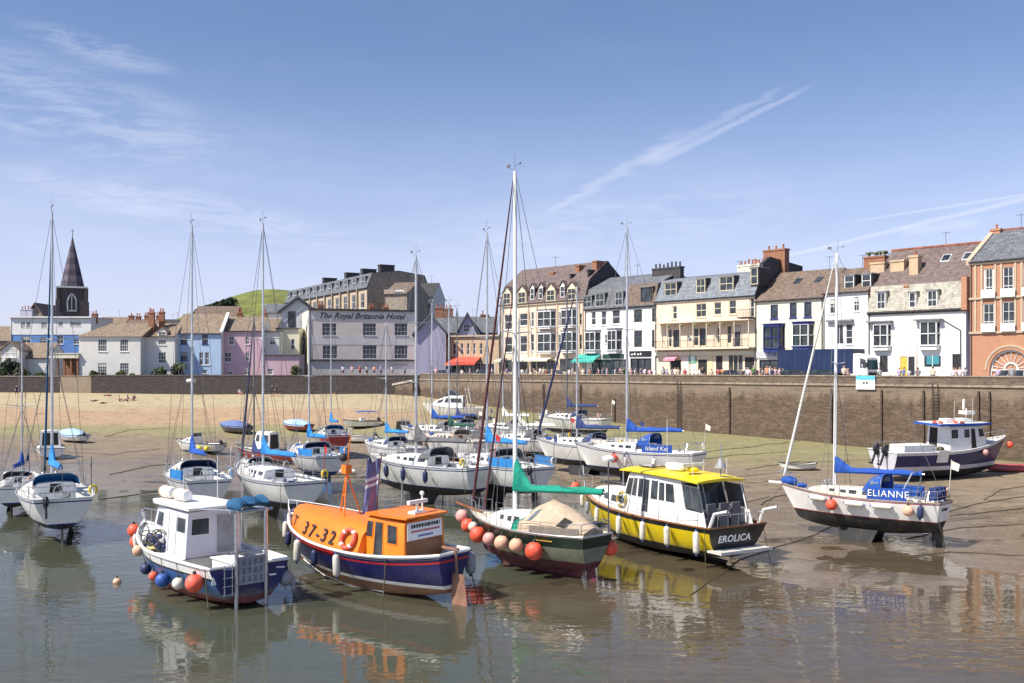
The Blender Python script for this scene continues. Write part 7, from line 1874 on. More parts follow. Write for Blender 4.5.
for sd_ in (1, -1):
    m = MB(); P = [h.rail(.17 + .22 * i / 4, sd_, .04) for i in range(5)]
    for a_, b_ in zip(P, P[1:]): q = (a_, b_, b_ + Vector((0, 0, .58)), a_ + Vector((0, 0, .58))); m.slab(*q, e=.012, t=.024)
    dg = m.build('dodger', G['cov_blue'], bo)
    a_, b_ = P[0], P[4]
    if sd_ > 0: text_on('ELIANNE', .46, G['whitelet'], dg, (a_ + b_) / 2 + Vector((-.1, .06, .30)), a_ - b_, (0, 0, 1), spacing=1.1)
zn = h.zs(0) - .35; xn = h.pt(0, zn, 1).x; xu = h.pt(0, zn + .3, 1).x; text_on('ELIANNE', .2, G['ink'], bo, (xn - .015, .0, zn), (0, -1, 0), (xu - xn, 0, .3))
m = MB()
for y_ in (-.75, -.25, .35): m.box(X(.03), X(.07), y_, y_ + .32, h.zs(.05) + .1, h.zs(.05) + .7)
m.build('stern_canvas', G['cov_navy'], bo)
m = MB(); m.path([h.rail(.22, 1, .0), h.rail(.22, 1, 1.4) * 1.0 + Vector((-.5, -.6, 0)), h.rail(.22, -1, 1.4) + Vector((-.5, .6, 0)), h.rail(.22, -1, 0)], .035, 6); m.build('boom_gallows', G['steel'], bo)
m = MB(); m.ball((X(.94), 0, h.zs(.94) + .2), (.5, .26, .26), 10, 7); m.build('bow_cover', G['cov_blue'], bo, smooth=True)
m = MB(); m.box(X(1) - .2, X(1) + .65, -.09, .09, h.zs(1) - .02, h.zs(1) + .08); m.build('anchor_roller', G['whitespar'], bo)
bg_ = 'fenders along the white sloop with blue cloths'
fender(bo, h, .60, 1, .18, 'ball', 'buoy', 'orange red ball buoy amidships on the white sloop ELIANNE', .28, 0, bg_); fender(bo, h, .155, 1, .12, 'ball', 'buoypeach', 'orange ball buoy near the stern of the white sloop ELIANNE', .26, 0, bg_)
fender(bo, h, .09, 1, .1, 'cyl', 'buoynavy', 'navy fender at the quarter of the white sloop ELIANNE', .15, .65, bg_)
for t, lab in ((.70, 'long white fender lying along the bow half of ELIANNE'), (.46, 'long white fender lying along the middle of ELIANNE'), (.30, 'long white fender lying along the stern half of ELIANNE')):
    o = fender(bo, h, t, 1, .14, 'cyl', 'buoywhite', lab, .13, 1.0, bg_); 
    for ch in list(o.children): bpy.data.objects.remove(ch)
    a_, b_ = h.pt(t - .06, h.zs(t) - .28, 1), h.pt(t + .06, h.zs(t) - .26, 1); bpy.context.view_layer.update()
    A, C = bo.matrix_world @ (a_ + Vector((0, .15, 0))), bo.matrix_world @ (b_ + Vector((0, .15, 0))); o.location = C; o.rotation_euler = (C - A).to_track_quat('Z', 'Y').to_euler()

# ===== navy and white wheelhouse boat by the quay
L, Bm, HD = 12.0, 3.5, 21
pc = on_ground(944, 478); pc = Vector((pc.x + .3, pc.y + .6, ground_z(pc.x, pc.y)))
bo = place('wheelhouse_boat', 'navy and white wheelhouse boat with blue roof aground by the quay wall', pc, HD, 'boats aground in the harbour', 'motor boat', roll=2.5)
h = Hull(L, Bm, keel=.05, draft=.75, fb=1.40, bow_rise=.85, st_rise=0, stern_w=.88, a_mid=.28, a_bow=.75, bow_rake=1.2, st_rake=.2)
X = lambda t: -L / 2 + L * t
h.build([(('w', .02), 0), (('w', .34), 1), (('d', .20), 2), (('d', 0), 1)], [G['foulblack'], G['lilac'], G['navy']], bo, transom={2: 1})
h.deck([G['deck'], G['greydeck']], bo, drop=.1, cockpit=(.02, .44, .84, .65))
h.gunwale(G['white'], bo, r=.05)
zb = h.zs(.6) - .1
ws = [(X(.44), X(.44), 1.2, 1.08, zb, zb + 1.8), (X(.60), X(.60), 1.2, 1.08, zb, zb + 1.8), (X(.76), X(.72), 1.0, .9, zb + .1, zb + 1.8)]
wh = house_loft(ws, [G['white'], G['white']], bo, 'wheelhouse', rnd=.08)
side_windows(wh, ws, [(0, .08, .40, .50, .86), (0, .72, .98, .52, .86), (1, .62, .96, .52, .86)], frame=G['white']); side_windows(wh, ws, [(1, .10, .38, .06, .88)], name='door', gl=G['inside'])
for v0, v1 in ((.05, .48), (.52, .95)): pane(wh, cap_pts(ws[2], v0, v1, .48, .88), True, 'windscreen', G['white'])
pane(wh, cap_pts(ws[0], .1, .45, .05, .88), False, 'aft_door', None, G['inside'])
zr_ = zb + 1.85
rf = MB(); rf.prism([(X(.34), -1.35), (X(.34), 1.35), (X(.69), 1.3), (X(.79), 1.0), (X(.79), -1.0), (X(.69), -1.3)], zr_, zr_ + .13); rf.prism([(X(.36), -1.2), (X(.36), 1.2), (X(.69), 1.15), (X(.77), .9), (X(.77), -.9), (X(.69), -1.15)], zr_ + .133, zr_ + .17, mi=1)
roof = rf.build('wheelhouse_roof', [G['cov_blue'], G['white']], wh)
m = MB()
for t in (.47, .60): m.box(X(t), X(t) + .85, -.4, .4, zr_ + .2, zr_ + .44)
m.build('roof_locker', G['white'], roof)
m = MB(); m.tube((X(.66), 0, zr_ + .15), (X(.66), 0, zr_ + 1.2), .04); m.box(X(.63), X(.70), -.4, .4, zr_ + .75, zr_ + 1.0); m.tube((X(.645), .1, zr_ + 1.1), (X(.645), .1, zr_ + 1.9), .09, .08, 8); m.build('radar_mast', G['white'], roof)
for q_ in ((.67, -.5, 2.0), (.62, .7, 1.7)): MB().tube((X(q_[0]), q_[1], zr_ + .1), (X(q_[0]), q_[1], zr_ + q_[2]), .013, n=4).build('aerial', G['whitespar'], roof)
m = MB(); m.box(X(.10), X(.34), -.95, .6, h.zs(.2) - .7, h.zs(.2) + .45); m.build('deck_locker', G['white'], bo)
for sd_ in (1, -1): m = MB(); P = [h.rail(t, sd_, 0, .05) for t in (.03, .12, .22, .32)]; m.path([p + Vector((0, 0, .5)) for p in P], .02, 5); [m.tube(p, p + Vector((0, 0, .5)), .018, n=5) for p in P]; m.build('side_rail', G['steel'], bo)
rl = MB(); up = Vector((0, 0, .5)); P = [h.rail(t, 1, 0, .05) for t in (.8, .88, .95)] + [h.rail(.99, 1)] + [h.rail(t, -1, 0, .05) for t in (.95, .88, .8)]; rl.path([p + up for p in P], .02, 5); [rl.tube(p, p + up, .018, n=5) for p in P]; rl.build('bow_rail', G['steel'], bo)
outboard(bo, X(0) - .1, .45, h.zs(0) - .1, 1.25); outboard(bo, X(0) - .1, -.45, h.zs(0) - .1, 1.25)
m = MB(); m.ball((X(.36), -1.2, h.zs(.36) + .18), (.34, .22, .2), 10, 7); m.build('rope_heap', G['rope'], bo, smooth=True)
m = MB(); q = [h.pt(.30, h.zs(.3) - .75, -1), h.pt(.385, h.zs(.38) - .75, -1), h.pt(.385, h.zs(.38) + .15, -1), h.pt(.30, h.zs(.3) + .15, -1)]; m.slab(*q, e=.10, t=.05); m.build('side_board', G['white'], bo)
bpy.context.view_layer.update()
for t, y_, lab in ((.38, -.6, 'orange lifebuoy lying on the blue roof edge, nearer the stern'), (.53, -.85, 'orange lifebuoy lying on the blue roof, nearer the bow')):
    life_ring(bo, (X(t), y_, zr_ + .17), (0, 0, 1), .32, G['buoy'], lab, 'lifebuoys on the navy wheelhouse boat')
bg_ = 'buoys on the navy and white wheelhouse boat'
fender(bo, h, .985, -1, .35, 'ball', 'buoy', 'red ball buoy at the bow of the navy and white boat', .26, 0, bg_); fender(bo, h, .955, 1, .2, 'ball', 'buoy', 'second red ball buoy on the quay side of the navy boat bow', .22, 0, bg_); fender(bo, h, .70, -1, .18, 'ball', 'buoypink', 'faded pink ball buoy on the side of the navy and white boat', .22, 0, bg_)
# ---------------------------------------------------------------- yachts further back
Y = lambda *a, **k: yacht(*a, grow_=True, **k)
Y('white yacht seen from astern, bright blue sail cover, alone nearest the dark sea wall end', 62, 535, 8.6, 3.15, 120, mast_top=210, cover='cov_bright', hood='cov_bright', keel='twin', genoa='cov_teblue', genoa_r=.055, spreaders=1, outb=True, mx=52)
Y('small white yacht with blue cover beside the larger white yacht, cut by the frame', 12, 511, 6.6, 2.4, 108, mast_top=343, cover='cov_blue', hood='cov_grey', keel='twin', mx=22)
Y('white yacht with royal blue cover and arched hood behind the blue workboat', 200, 512, 8.4, 3.0, 118, mast_top=224, cover='cov_blue', hood='cov_navy', keel='twin', dodger='cov_bright', radar=True, mx=192)
Y('white yacht with bright blue cover between the workboat and the orange lifeboat', 283, 518, 8.2, 3.0, 127, mast_top=221, cover='cov_bright', hood=None, keel='fin', foul='foulblack', mast_t=.62, mx=263)
Y('small white yacht with yellow buoy aboard behind the bright blue covered yacht', 250, 494, 6.8, 2.4, 120, mast_top=318, cover='cov_navy', hood='cov_grey', keel='twin', mastm='wire', genoa='sail_navy', mx=254)
Y('white yacht on a blue fin keel with blue cover bundled at the mast', 318, 487, 7.6, 2.75, 120, mast_top=312, cover='cov_bright', hood='cov_navy', keel='long', foul='foulblue', kd=.9, dodger='cov_bright', mx=309)
Y('red hulled yacht with blue cover standing behind the blue keeled yacht', 337, 456, 7.4, 2.6, 110, mast_top=318, cover='cov_bright', hood='cov_bright', keel='fin', mats=[G['foulblue'], G['redhull'], G['white']], mx=331)
bo, h = Y('large white yacht with grey sail cover and dark fenders along its side', 436, 503, 9.2, 3.2, 140, mast_top=255, cover='cov_grey', hood='cov_grey', keel='fin', genoa=None, stern_w=.8, spreaders=2, kd=.65, mx=416)
for t, lab in ((.93, 'dark navy fender at the bow of the large white yacht'), (.80, 'dark navy fender second from the bow of the large white yacht'), (.655, 'dark navy fender third along the large white yacht'), (.48, 'dark navy fender fourth along the large white yacht'), (.29, 'dark navy fender nearest the stern of the large white yacht')):
    fender(bo, h, t, 1, .18, 'cyl', 'buoynavy', lab, .16, .75, 'fenders along the large white yacht')
Y('white yacht with blue cover, bow towards the beach, behind the grey covered one', 437, 452, 8.0, 2.7, 150, mast_top=303, cover='cov_blue', hood='cov_grey', keel='twin', spreaders=1, mx=432)
Y('beige decked yacht with bottle green cover beside the large white yacht', 460, 466, 7.8, 2.7, 130, mast_top=303, cover='cov_dkgreen', hood='cov_beige', keel='fin', cabin='cream', foul='foulmaroon', mx=449)
bo, h = Y('white yacht with blue cover and blue side cloths just behind the green sloop', 506, 503, 8.6, 3.1, 124, mast_top=231, cover='cov_bright', hood='cov_grey', keel='fin', dodger='cov_bright', spreaders=1, mast_t=.60, outb=True, mx=487)
Y('white yacht with pale deck behind the blue side clothed yacht', 508, 449, 7.8, 2.7, 135, mast_top=300, cover='sail_white', hood='cov_taupe', keel='twin', mx=503)
Y('white yacht with grey hood and white stowed sail between the blue clothed yacht and quay', 527, 462, 7.6, 2.7, 150, mast_top=318, cover='sail_white', hood='cov_grey', keel='twin', mx=519)
Y('white yacht with navy hood squeezed behind the beige decked yacht', 452, 446, 7.4, 2.6, 128, mast_top=308, cover='cov_navy', hood='cov_navy', keel='twin', mx=457, mastm='wire')
Y('white yacht with blue stern cloths half hidden by the flag of the lifeboat', 392, 470, 7.4, 2.6, 128, mast_top=322, cover='cov_bright', hood='cov_navy', keel='twin', mx=386)
Y('white and blue yacht with navy cover and hood below the quay wall', 588, 474, 8.6, 2.9, 140, mast_top=286, cover='cov_navy', hood='cov_navy', keel='twin', genoa='sail_navy', genoa_r=.10, dodger='buoywhite', mx=577)
Y('far white yacht with navy cover close under the quay wall', 571, 441, 8.0, 2.7, 142, mast_top=292, cover='cov_navy', hood='cov_navy', keel='fin', mastm='wire', mx=567)
bo, h = Y('white yacht with royal blue hood lettered Island Kat behind the yellow cruiser', 652, 486, 9.0, 3.0, 146, mast_top=226, cover='cov_blue', hood='cov_blue', keel='fin', genoa=None, kd=.7, hood_h=.8, cover_h=.6, mx=627)
L = h.L; P = [h.rail(.14 + .22 * i / 4, 1, .04) for i in range(5)]; m = MB()
for a_, b_ in zip(P, P[1:]): m.slab(a_, b_, b_ + Vector((0, 0, .55)), a_ + Vector((0, 0, .55)), e=.012, t=.024)
dg = m.build('dodger', G['cov_blue'], bo); text_on('Island Kat', .42, G['whitelet'], dg, (P[0] + P[4]) / 2 + Vector((0, .06, .28)), P[0] - P[4], (0, 0, 1), shear=.2)
fender(bo, h, .58, 1, .25, 'ball', 'buoy', 'orange ball buoy on the side of the yacht Island Kat', .3, 0, 'fenders of the yacht behind the yellow cruiser')
fender(bo, h, .48, 1, .3, 'cyl', 'buoywhite', 'white fender amidships on the yacht Island Kat, nearer the orange ball', .17, .8, 'fenders of the yacht behind the yellow cruiser'); fender(bo, h, .26, 1, .3, 'cyl', 'buoywhite', 'white fender under the blue hood of the yacht Island Kat', .17, .8, 'fenders of the yacht behind the yellow cruiser')

# ---------------------------------------------------------------- small motor boats
def motorboat(label, px, py, L, Bm, HD, style, hullm='white', foul='foulblack', topm='white', cover='cov_pale', name='motor_boat', roll=0, motor=True, cat='motor boat', deckm='deck'):
    pos = on_ground(px, py); k = L / 5.0
    bo = place(name, label, pos, HD, 'boats aground in the harbour', cat, roll=roll)
    h = Hull(L, Bm, keel=.03, draft=.28 * k, fb=.62 * k, bow_rise=.32 * k, st_rise=0, stern_w=.9, a_mid=.28, a_bow=.75, bow_rake=.7 * k, st_rake=.1)
    X = lambda t: -L / 2 + L * t
    h.build([(('w', .0), 0), (('d', .12 * k), 1), (('d', .0), 2)], [G[foul], G[hullm], G[topm]], bo, n=16, sub=2)
    h.gunwale(G['rubber'] if style != 'cruiser' else G['white'], bo, r=.035)
    zs = h.zs(.5)
    if style == 'covered':
        m = MB(); S = []
        for t, hh in ((.02, .18), (.18, .55), (.38, .80), (.58, .72), (.8, .45), (.97, .12)):
            b_ = h.half(t) * 1.04; z0 = h.zs(t) + .02; S.append([(X(t), b_, z0 - .14), (X(t), b_ * .9, z0 + hh * k * .35), (X(t), b_ * .45, z0 + hh * k * .85), (X(t), 0, z0 + hh * k), (X(t), -b_ * .45, z0 + hh * k * .85), (X(t), -b_ * .9, z0 + hh * k * .35), (X(t), -b_, z0 - .14)])
        m.loft(S, closed=False, caps=False); m.add(S[0], [tuple(range(7))]); m.build('boat_cover', G[cover], bo, smooth=40)
    else:
        h.deck([G[deckm], G['white']], bo, cockpit=(.04, {'open': .72, 'bimini': .66, 'cuddy': .5, 'wheelhouse': .42, 'cruiser': .36, 'dark': .4}[style], .78, .38 * k), n=14)
    if style in ('cuddy', 'wheelhouse', 'cruiser', 'dark'):
        secs = {'cuddy': ((.50, .72, .62, 0), (.62, .70, .55, -.1), (.86, .42, .22, -.5)), 'wheelhouse': ((.42, .74, 1.25, 0), (.56, .74, 1.25, 0), (.70, .66, 1.2, -.35)), 'cruiser': ((.34, .76, .95, 0), (.55, .76, .95, 0), (.70, .70, .85, -.5), (.9, .4, .35, -.6)), 'dark': ((.36, .78, 1.1, 0), (.55, .78, 1.1, 0), (.72, .6, .95, -.5))}[style]
        SS = []
        for t, w_, hh, rk in secs: b_ = h.half(t) * w_; z0 = h.zs(t) - .06; SS.append((X(t), X(t) + rk * k, b_, b_ * .86, z0, z0 + hh * k))
        cb = house_loft(SS, [G['white'] if style != 'dark' else G['inside'], G['white'] if style != 'dark' else G['cov_grey']], bo, 'cabin', rnd=.08)
        if style == 'wheelhouse': side_windows(cb, SS, [(0, .12, .88, .48, .86), (1, .15, .8, .5, .86)], frame=G['white']); pane(cb, cap_pts(SS[2], .06, .94, .5, .88), True, 'windscreen', G['white']); pane(cb, cap_pts(SS[0], .1, .9, .12, .88), False, 'companionway', None, G['inside'])
        elif style == 'cruiser':
            side_windows(cb, SS, [(0, .1, .9, .45, .8), (1, .1, .8, .45, .82), (2, .1, .6, .45, .75)]); pane(cb, cap_pts(SS[0], .3, .7, .08, .9), False, 'companionway', None, G['inside'])
            m = MB(); m.path([(X(.24), h.half(.3) * .8, zs), (X(.30), h.half(.3) * .75, zs + 1.5 * k), (X(.30), -h.half(.3) * .75, zs + 1.5 * k), (X(.24), -h.half(.3) * .8, zs)], .04, 6); m.build('radar_arch', G['white'], bo)
            sw = MB(); q = (X(.40), X(.52), h.half(.5) * .6, h.half(.5) * .5, SS[0][5], SS[0][5] + .45 * k); w = house_loft([q, (X(.62), X(.55), h.half(.5) * .55, h.half(.5) * .45, SS[0][5] - .02, SS[0][5] + .42 * k)], [G['bglass'], G['bglass']], bo, 'windscreen', rnd=.05)
        elif style == 'dark': side_windows(cb, SS, [(0, .08, .92, .4, .9), (1, .1, .85, .4, .88)], frame=G['cov_grey']); pane(cb, cap_pts(SS[2], .08, .92, .4, .88), True, 'windscreen', G['cov_grey'])
        else: side_windows(cb, SS, [(0, .2, .8, .4, .75), (1, .1, .4, .4, .75)])
    if style == 'cuddy':
        m = MB(); a_, b_ = X(.52), h.half(.52) * .7
        z1 = h.zs(.52) + .5 * k
        m.slab((a_ + .1, b_, z1), (a_ + .1, -b_, z1), (a_ - .05, -b_ * .9, z1 + .4 * k), (a_ - .05, b_ * .9, z1 + .4 * k), e=.01, t=.02); m.build('windscreen', G['palegl'], bo)
    if style == 'bimini':
        m = MB(); m.box(X(.42), X(.42) + .5, -.3, .3, zs - .4 * k, zs + .45 * k); m.build('console', G['white'], bo)
        m = MB()
        for sd_ in (1, -1):
            for t in (.2, .55): m.tube((X(.36), sd_ * Bm * .42, zs), (X(t), sd_ * Bm * .40, zs + 1.35 * k), .02, n=5)
        fr = m.build('canopy_frame', G['steel'], bo); m = MB(); m.loft([[(X(t), y_ * Bm * .42, zs + (1.36 + dz - .10 * y_ * y_) * k) for y_ in (-1, -.5, 0, .5, 1)] + [(X(t), y_ * Bm * .42, zs + (1.33 + dz - .10 * y_ * y_) * k) for y_ in (1, .5, 0, -.5, -1)] for t, dz in ((.08, -.12), (.2, 0), (.4, .05), (.58, 0), (.62, -.06))]); m.build('canopy', G[cover], fr, smooth=40)
    if style in ('open', 'bimini', 'cuddy'):
        m = MB(); [m.box(X(t), X(t) + .28, -h.half(t) * .75, h.half(t) * .75, zs - .22 * k, zs - .16 * k) for t in (.12, .34)]; m.build('thwart', G['teak'], bo)
    if motor: outboard(bo, X(0) - .05, 0, h.zs(0) + .05, .85, tilt=.9)
    if style in ('cruiser', 'wheelhouse'):
        rl = MB(); P = [h.rail(t, 1, 0, .04) for t in (.74, .86, .95)] + [h.rail(.99, 1)] + [h.rail(t, -1, 0, .04) for t in (.95, .86, .74)]; up = Vector((0, 0, .4)); rl.path([p + up for p in P], .018, 5); [rl.tube(p, p + up, .016, n=4) for p in P]; rl.build('bow_rail', G['steel'], bo)
    kl = MB(); kl.box(X(.1), X(.62), -.05, .05, -.1, .1); kl.build('keel', G[foul], bo)
    BOATS[label] = (bo, h)
    return bo, h
motorboat('white cabin boat with upright wheelhouse behind the lone white yacht', 50, 458, 6.2, 2.5, 118, 'wheelhouse', motor=True)
motorboat('small motor boat under a pale blue cover behind the white cabin boat', 71, 442, 4.6, 2.0, 150, 'covered', cover='cov_pale')
bo, h = motorboat('white cuddy motor boat with yellow fenders near the sand', 198, 453, 5.6, 2.2, 158, 'cuddy')
for t, lab in ((.14, 'yellow ball fender at the stern of the white cuddy boat'), (.30, 'yellow ball fender further from the stern of the white cuddy boat')): fender(bo, h, t, 1, .15, 'ball', 'buoyyellow', lab, .24, 0, 'yellow fenders of the cuddy boat')
motorboat('dark hulled boat under a slate blue tent cover on the sand', 234, 433, 4.6, 2.0, 155, 'covered', hullm='navy', topm='navy', cover='cov_slate')
motorboat('red hulled cabin boat with white forward cabin near the sand', 269, 464, 6.8, 2.5, 163, 'wheelhouse', hullm='redhull', motor=False)
motorboat('red boat under a pale blue cover on the sand', 296, 431, 4.4, 1.9, 150, 'covered', hullm='redhull', topm='redhull', cover='cov_pale', motor=False)
motorboat('small white motor boat with blue canopy alone on the sand', 361, 428, 4.6, 1.9, 205, 'bimini', cover='cov_blue')
motorboat('open white boat with outboard next to the red hulled yacht', 357, 443, 4.4, 1.8, 165, 'open')
motorboat('white motor boat with dark enclosed canopy on the sand', 403, 440, 5.4, 2.2, 100, 'dark')
motorboat('white motor cruiser highest up the beach by the quay corner', 454, 419, 8.0, 2.8, 172, 'cruiser', motor=False)
# grey inflatable and tenders
def inflatable(label, px, py, L, Bm, HD, m_, cat='dinghy', floor='greydeck', name='inflatable_dinghy'):
    pos = on_ground(px, py); o = place(name, label, pos, HD, 'small dinghies on the mud', cat); r = Bm * .15
    m = MB(); P = []
    for i in range(25):
        f = i / 24; a = f * PI * 2
    P = [(-L / 2, Bm / 2 - r, r), (-L * .2, Bm / 2 - r, r), (L * .15, Bm / 2 - r, r + .03), (L * .35, Bm * .30, r + .1), (L * .46, Bm * .12, r + .16), (L * .46, -Bm * .12, r + .16), (L * .35, -Bm * .30, r + .1), (L * .15, -(Bm / 2 - r), r + .03), (-L * .2, -(Bm / 2 - r), r), (-L / 2, -(Bm / 2 - r), r)]
    m.path(P, r, 10); m.ball(P[0], r, 10, 6); m.ball(P[-1], r, 10, 6); m.build('tube', m_, o, smooth=50)
    m = MB(); m.prism([(-L * .42, -Bm / 2 + r), (L * .15, -Bm / 2 + r), (L * .42, 0), (L * .15, Bm / 2 - r), (-L * .42, Bm / 2 - r)], .08, .13); m.box(-L * .44, -L * .40, -Bm / 2 + r, Bm / 2 - r, .08, .45); m.build('floor', G[floor], o)
    m = MB(); m.box(-L * .12, -L * .02, -Bm / 2 + r, Bm / 2 - r, .3, .34); m.build('thwart', G['teak'], o); return o
inflatable('grey inflatable dinghy beached beyond the blue side clothed yacht', 530, 437, 3.4, 1.6, 170, G['buoygrey'])
inflatable('red inflatable dinghy at the foot of the quay wall', 1012, 471, 4.2, 1.8, 185, mat('faded_red_tube', (.42, .09, .085), .6))
def tender(label, px, py, L, Bm, HD, m_):
    pos = on_ground(px, py); o = place('rowing_tender', label, pos, HD, 'small dinghies on the mud', 'dinghy')
    h = Hull(L, Bm, keel=0, draft=.12, fb=.38, bow_rise=.15, stern_w=.8, a_mid=.3, a_bow=.7, bow_rake=.35, st_rake=.1)
    h.build([(('d', 0), 0)], [m_], o, n=14); h.gunwale(G['rubber'], o, r=.03); h.deck([G['deck'], G['deck']], o, drop=.02, cockpit=(.06, .9, .86, .3), n=12)
    m = MB(); [m.box(-L / 2 + L * t, -L / 2 + L * t + .22, -h.half(t) * .85, h.half(t) * .85, h.zs(t) - .12, h.zs(t) - .08) for t in (.2, .5)]; m.build('thwart', G['teak'], o); return o
tender('grey white rowing tender on the mud beyond ELIANNE', 797, 470, 3.0, 1.35, 178, G['white'])
tender('small white tender on the mud between the red hulled yacht and dark canopy boat', 383, 447, 2.8, 1.3, 150, G['white'])
inflatable('pale grey inflatable dinghy beside the open outboard boat', 335, 474, 2.9, 1.4, 200, G['buoywhite'])
tender('small cream tender close under the far quay wall', 545, 425, 2.8, 1.3, 160, G['cream'])
# ---------------------------------------------------------------- vehicles
CARPAINT = {}
def car(label, px, dist_from_wall, color, heading_off=0, L=4.2, Wd=1.75, H=1.48, estate=False, name='parked_car', group='cars parked along the quay'):
    """saloon/hatch body lofted from cross-sections; x forward"""
    F = Fac.__new__(Fac); F.p = QW - QN * dist_from_wall; F.d = -QU; k = (px - 512) / FPX
    t = F.x(px); p = F.p + F.d * t
    o = empty(name, (p.x, p.y, QUAY_Z), math.atan2(F.d.y, F.d.x) + rad(heading_off)); thing(o, label, 'car', group)
    paint = mat('car_paint_%d_%d_%d' % tuple(int(c * 100) for c in color), color, .22, metal=.2, var=.05)
    prof = [(-L / 2, .35, .78), (-L * .47, .30, .95), (-L * .30, .26, 1.0), (L * .10, .26, .98), (L * .20, .26, .95), (L * .42, .28, .80), (L / 2, .36, .62)]
    m = MB(); S = []
    for x, z0, z1 in prof:
        w = Wd / 2 * (1 if abs(x) < L * .42 else .86); S.append([(x, -w * .92, z0), (x, -w, z0 + .2), (x, -w * .96, z1 - .1), (x, -w * .84, z1), (x, w * .84, z1), (x, w * .96, z1 - .1), (x, w, z0 + .2), (x, w * .92, z0)])
    m.loft(S); m.build('body', paint, o, smooth=35)
    xa = -L * (.46 if estate else .40); secs = [(xa, xa + .35, Wd * .45, Wd * .36, .95, H), (-L * .05, -L * .05, Wd * .46, Wd * .37, .98, H), (L * .21, L * .06, Wd * .45, Wd * .36, .94, H - .02)]
    cb = house_loft(secs, [G['glass'], paint], o, 'cabin', rnd=.08, camber=.03)
    m = MB()
    for sd_ in (1, -1):
        for (x0, x1) in ((xa, xa + .35), (-L * .05 - .04, -L * .05 - .04), (L * .21, L * .06)): m.tube((x0, sd_ * Wd * .455, .96), (x1, sd_ * Wd * .375, H - .05), .045, n=4)
    m.build('window_pillar', paint, cb)
    for sx in (-.30, .31):
        for sd_ in (1, -1):
            w = MB(); n = 16; c = (L * sx, sd_ * (Wd / 2 - .10), .31); w.tube((c[0], c[1] - .1, c[2]), (c[0], c[1] + .1, c[2]), .31, n=16); wo = w.build('wheel', G['rubber'], o, smooth=40); q = MB(); q.tube((c[0], c[1] - .106, c[2]), (c[0], c[1] + .106, c[2]), .19, n=12); q.build('rim', G['alu'], wo)
    for sd_ in (1, -1):
        m = MB(); m.ball((L / 2 - .09, sd_ * Wd * .32, .62), (.1, .17, .09), 8, 6); m.build('headlight', G['palegl'], o, smooth=True); m = MB(); m.cbox((-L / 2 + .03, sd_ * Wd * .36, .80), (.08, .2, .14)); m.build('tail_light', G['redink'], o)
    return o
car('dark blue grey car parked outside the peach hotel end', 737, 8.6, (.03, .045, .065), 2)
car('dark red car parked behind the blue grey one by the cream house', 757, 9.0, (.16, .03, .03), 0)
car('dark car parked in front of the blue lorry trailer, nearer the cream house', 798, 6.2, (.025, .03, .045), 0)
car('dark green blue car parked in front of the middle of the blue trailer', 826, 6.0, (.02, .05, .06), 0)
car('white car parked below the terrace with white bays', 556, 8.4, (.75, .75, .75), 0)
car('black car outside the black fascia shop', 622, 8.8, (.02, .02, .022), 0)
car('white car near the brick arch', 1016, 9.0, (.72, .73, .75), 0)
car('silver car beside the brick arch, cut by the frame', 1030, 5.5, (.45, .47, .5), 0)
car('dark car below the awning shops', 487, 7.0, (.03, .03, .04), 0); car('grey car at the far end of the quay by the awning shops', 443, 7.4, (.2, .2, .22), 0)
def lorry():
    F = Fac.__new__(Fac); F.p = QW - QN * 8.0; F.d = -QU
    t0, t1 = F.x(784), F.x(845); p = F.p + F.d * t0; Lt = t1 - t0 + 1.6
    o = empty('lorry', (p.x, p.y, QUAY_Z), math.atan2(F.d.y, F.d.x)); thing(o, 'articulated lorry with white cab and long plain navy blue box trailer', 'lorry')
    d = p.y; zt = EYE + (HY - 347) * F.dist(815) / FPX - QUAY_Z if False else 3.75
    nb = mat('blue_trailer_side', (.010, .026, .085), .5, var=.12, scale=.8, streak=.15)
    m = MB(); m.box(0, Lt, -1.25, 1.25, 1.15, zt)
    n = int(Lt / .6)
    for i in range(n + 1): x = Lt * i / n; m.box(max(0, x - .03), min(Lt, x + .03), -1.275, -1.252, 1.2, zt - .06)
    m.box(-.02, Lt + .02, -1.28, -1.252, zt - .12, zt + .01); m.build('trailer_box', nb, o)
    m = MB(); m.box(.1, Lt + 2, -.5, .5, .75, 1.146); m.build('chassis', G['rubber'], o)
    x0 = F.x(856) - t0
    cs = [(x0, x0 + .1, 1.2, 1.15, .55, 3.3), (x0 + .9, x0 + .9, 1.22, 1.16, .5, 3.15), (x0 + 2.0, x0 + 1.85, 1.22, 1.1, .5, 2.75)]
    cb = house_loft(cs, [G['white'], G['white']], o, 'cab', rnd=.12)
    for sd_ in (1, -1): pane(cb, side_pts(cs, 1, .25, .85, .50, .88, sd_), sd_ > 0, 'side_window', G['rubber'])
    pane(cb, cap_pts(cs[2], .06, .94, .48, .90), True, 'windscreen', G['rubber']); pane(cb, cap_pts(cs[2], .12, .88, .14, .34), True, 'grille', None, G['rubber'])
    for v0 in (.08, .78): pane(cb, cap_pts(cs[2], v0, v0 + .14, .04, .12), True, 'headlight', None, G['palegl'])
    for sd_ in (1, -1): m = MB(); m.box(x0 + 1.95, x0 + 2.1, sd_ * 1.4 - .09, sd_ * 1.4 + .09, 1.75, 2.3); m.tube((x0 + 1.8, sd_ * 1.2, 2.2), (x0 + 2.0, sd_ * 1.4, 2.2), .02); m.build('mirror', G['rubber'], cb)
    for x in (1.2, 2.4, Lt - .6, x0 + 1.2):
        for sd_ in (1, -1): m = MB(); m.tube((x, sd_ * 1.0, .5), (x, sd_ * 1.24, .5), .5, n=18); wo = m.build('wheel', G['rubber'], o, smooth=40); q = MB(); q.tube((x, sd_ * .99, .5), (x, sd_ * 1.25, .5), .26, n=12); q.build('rim', G['alu'], wo)
lorry()

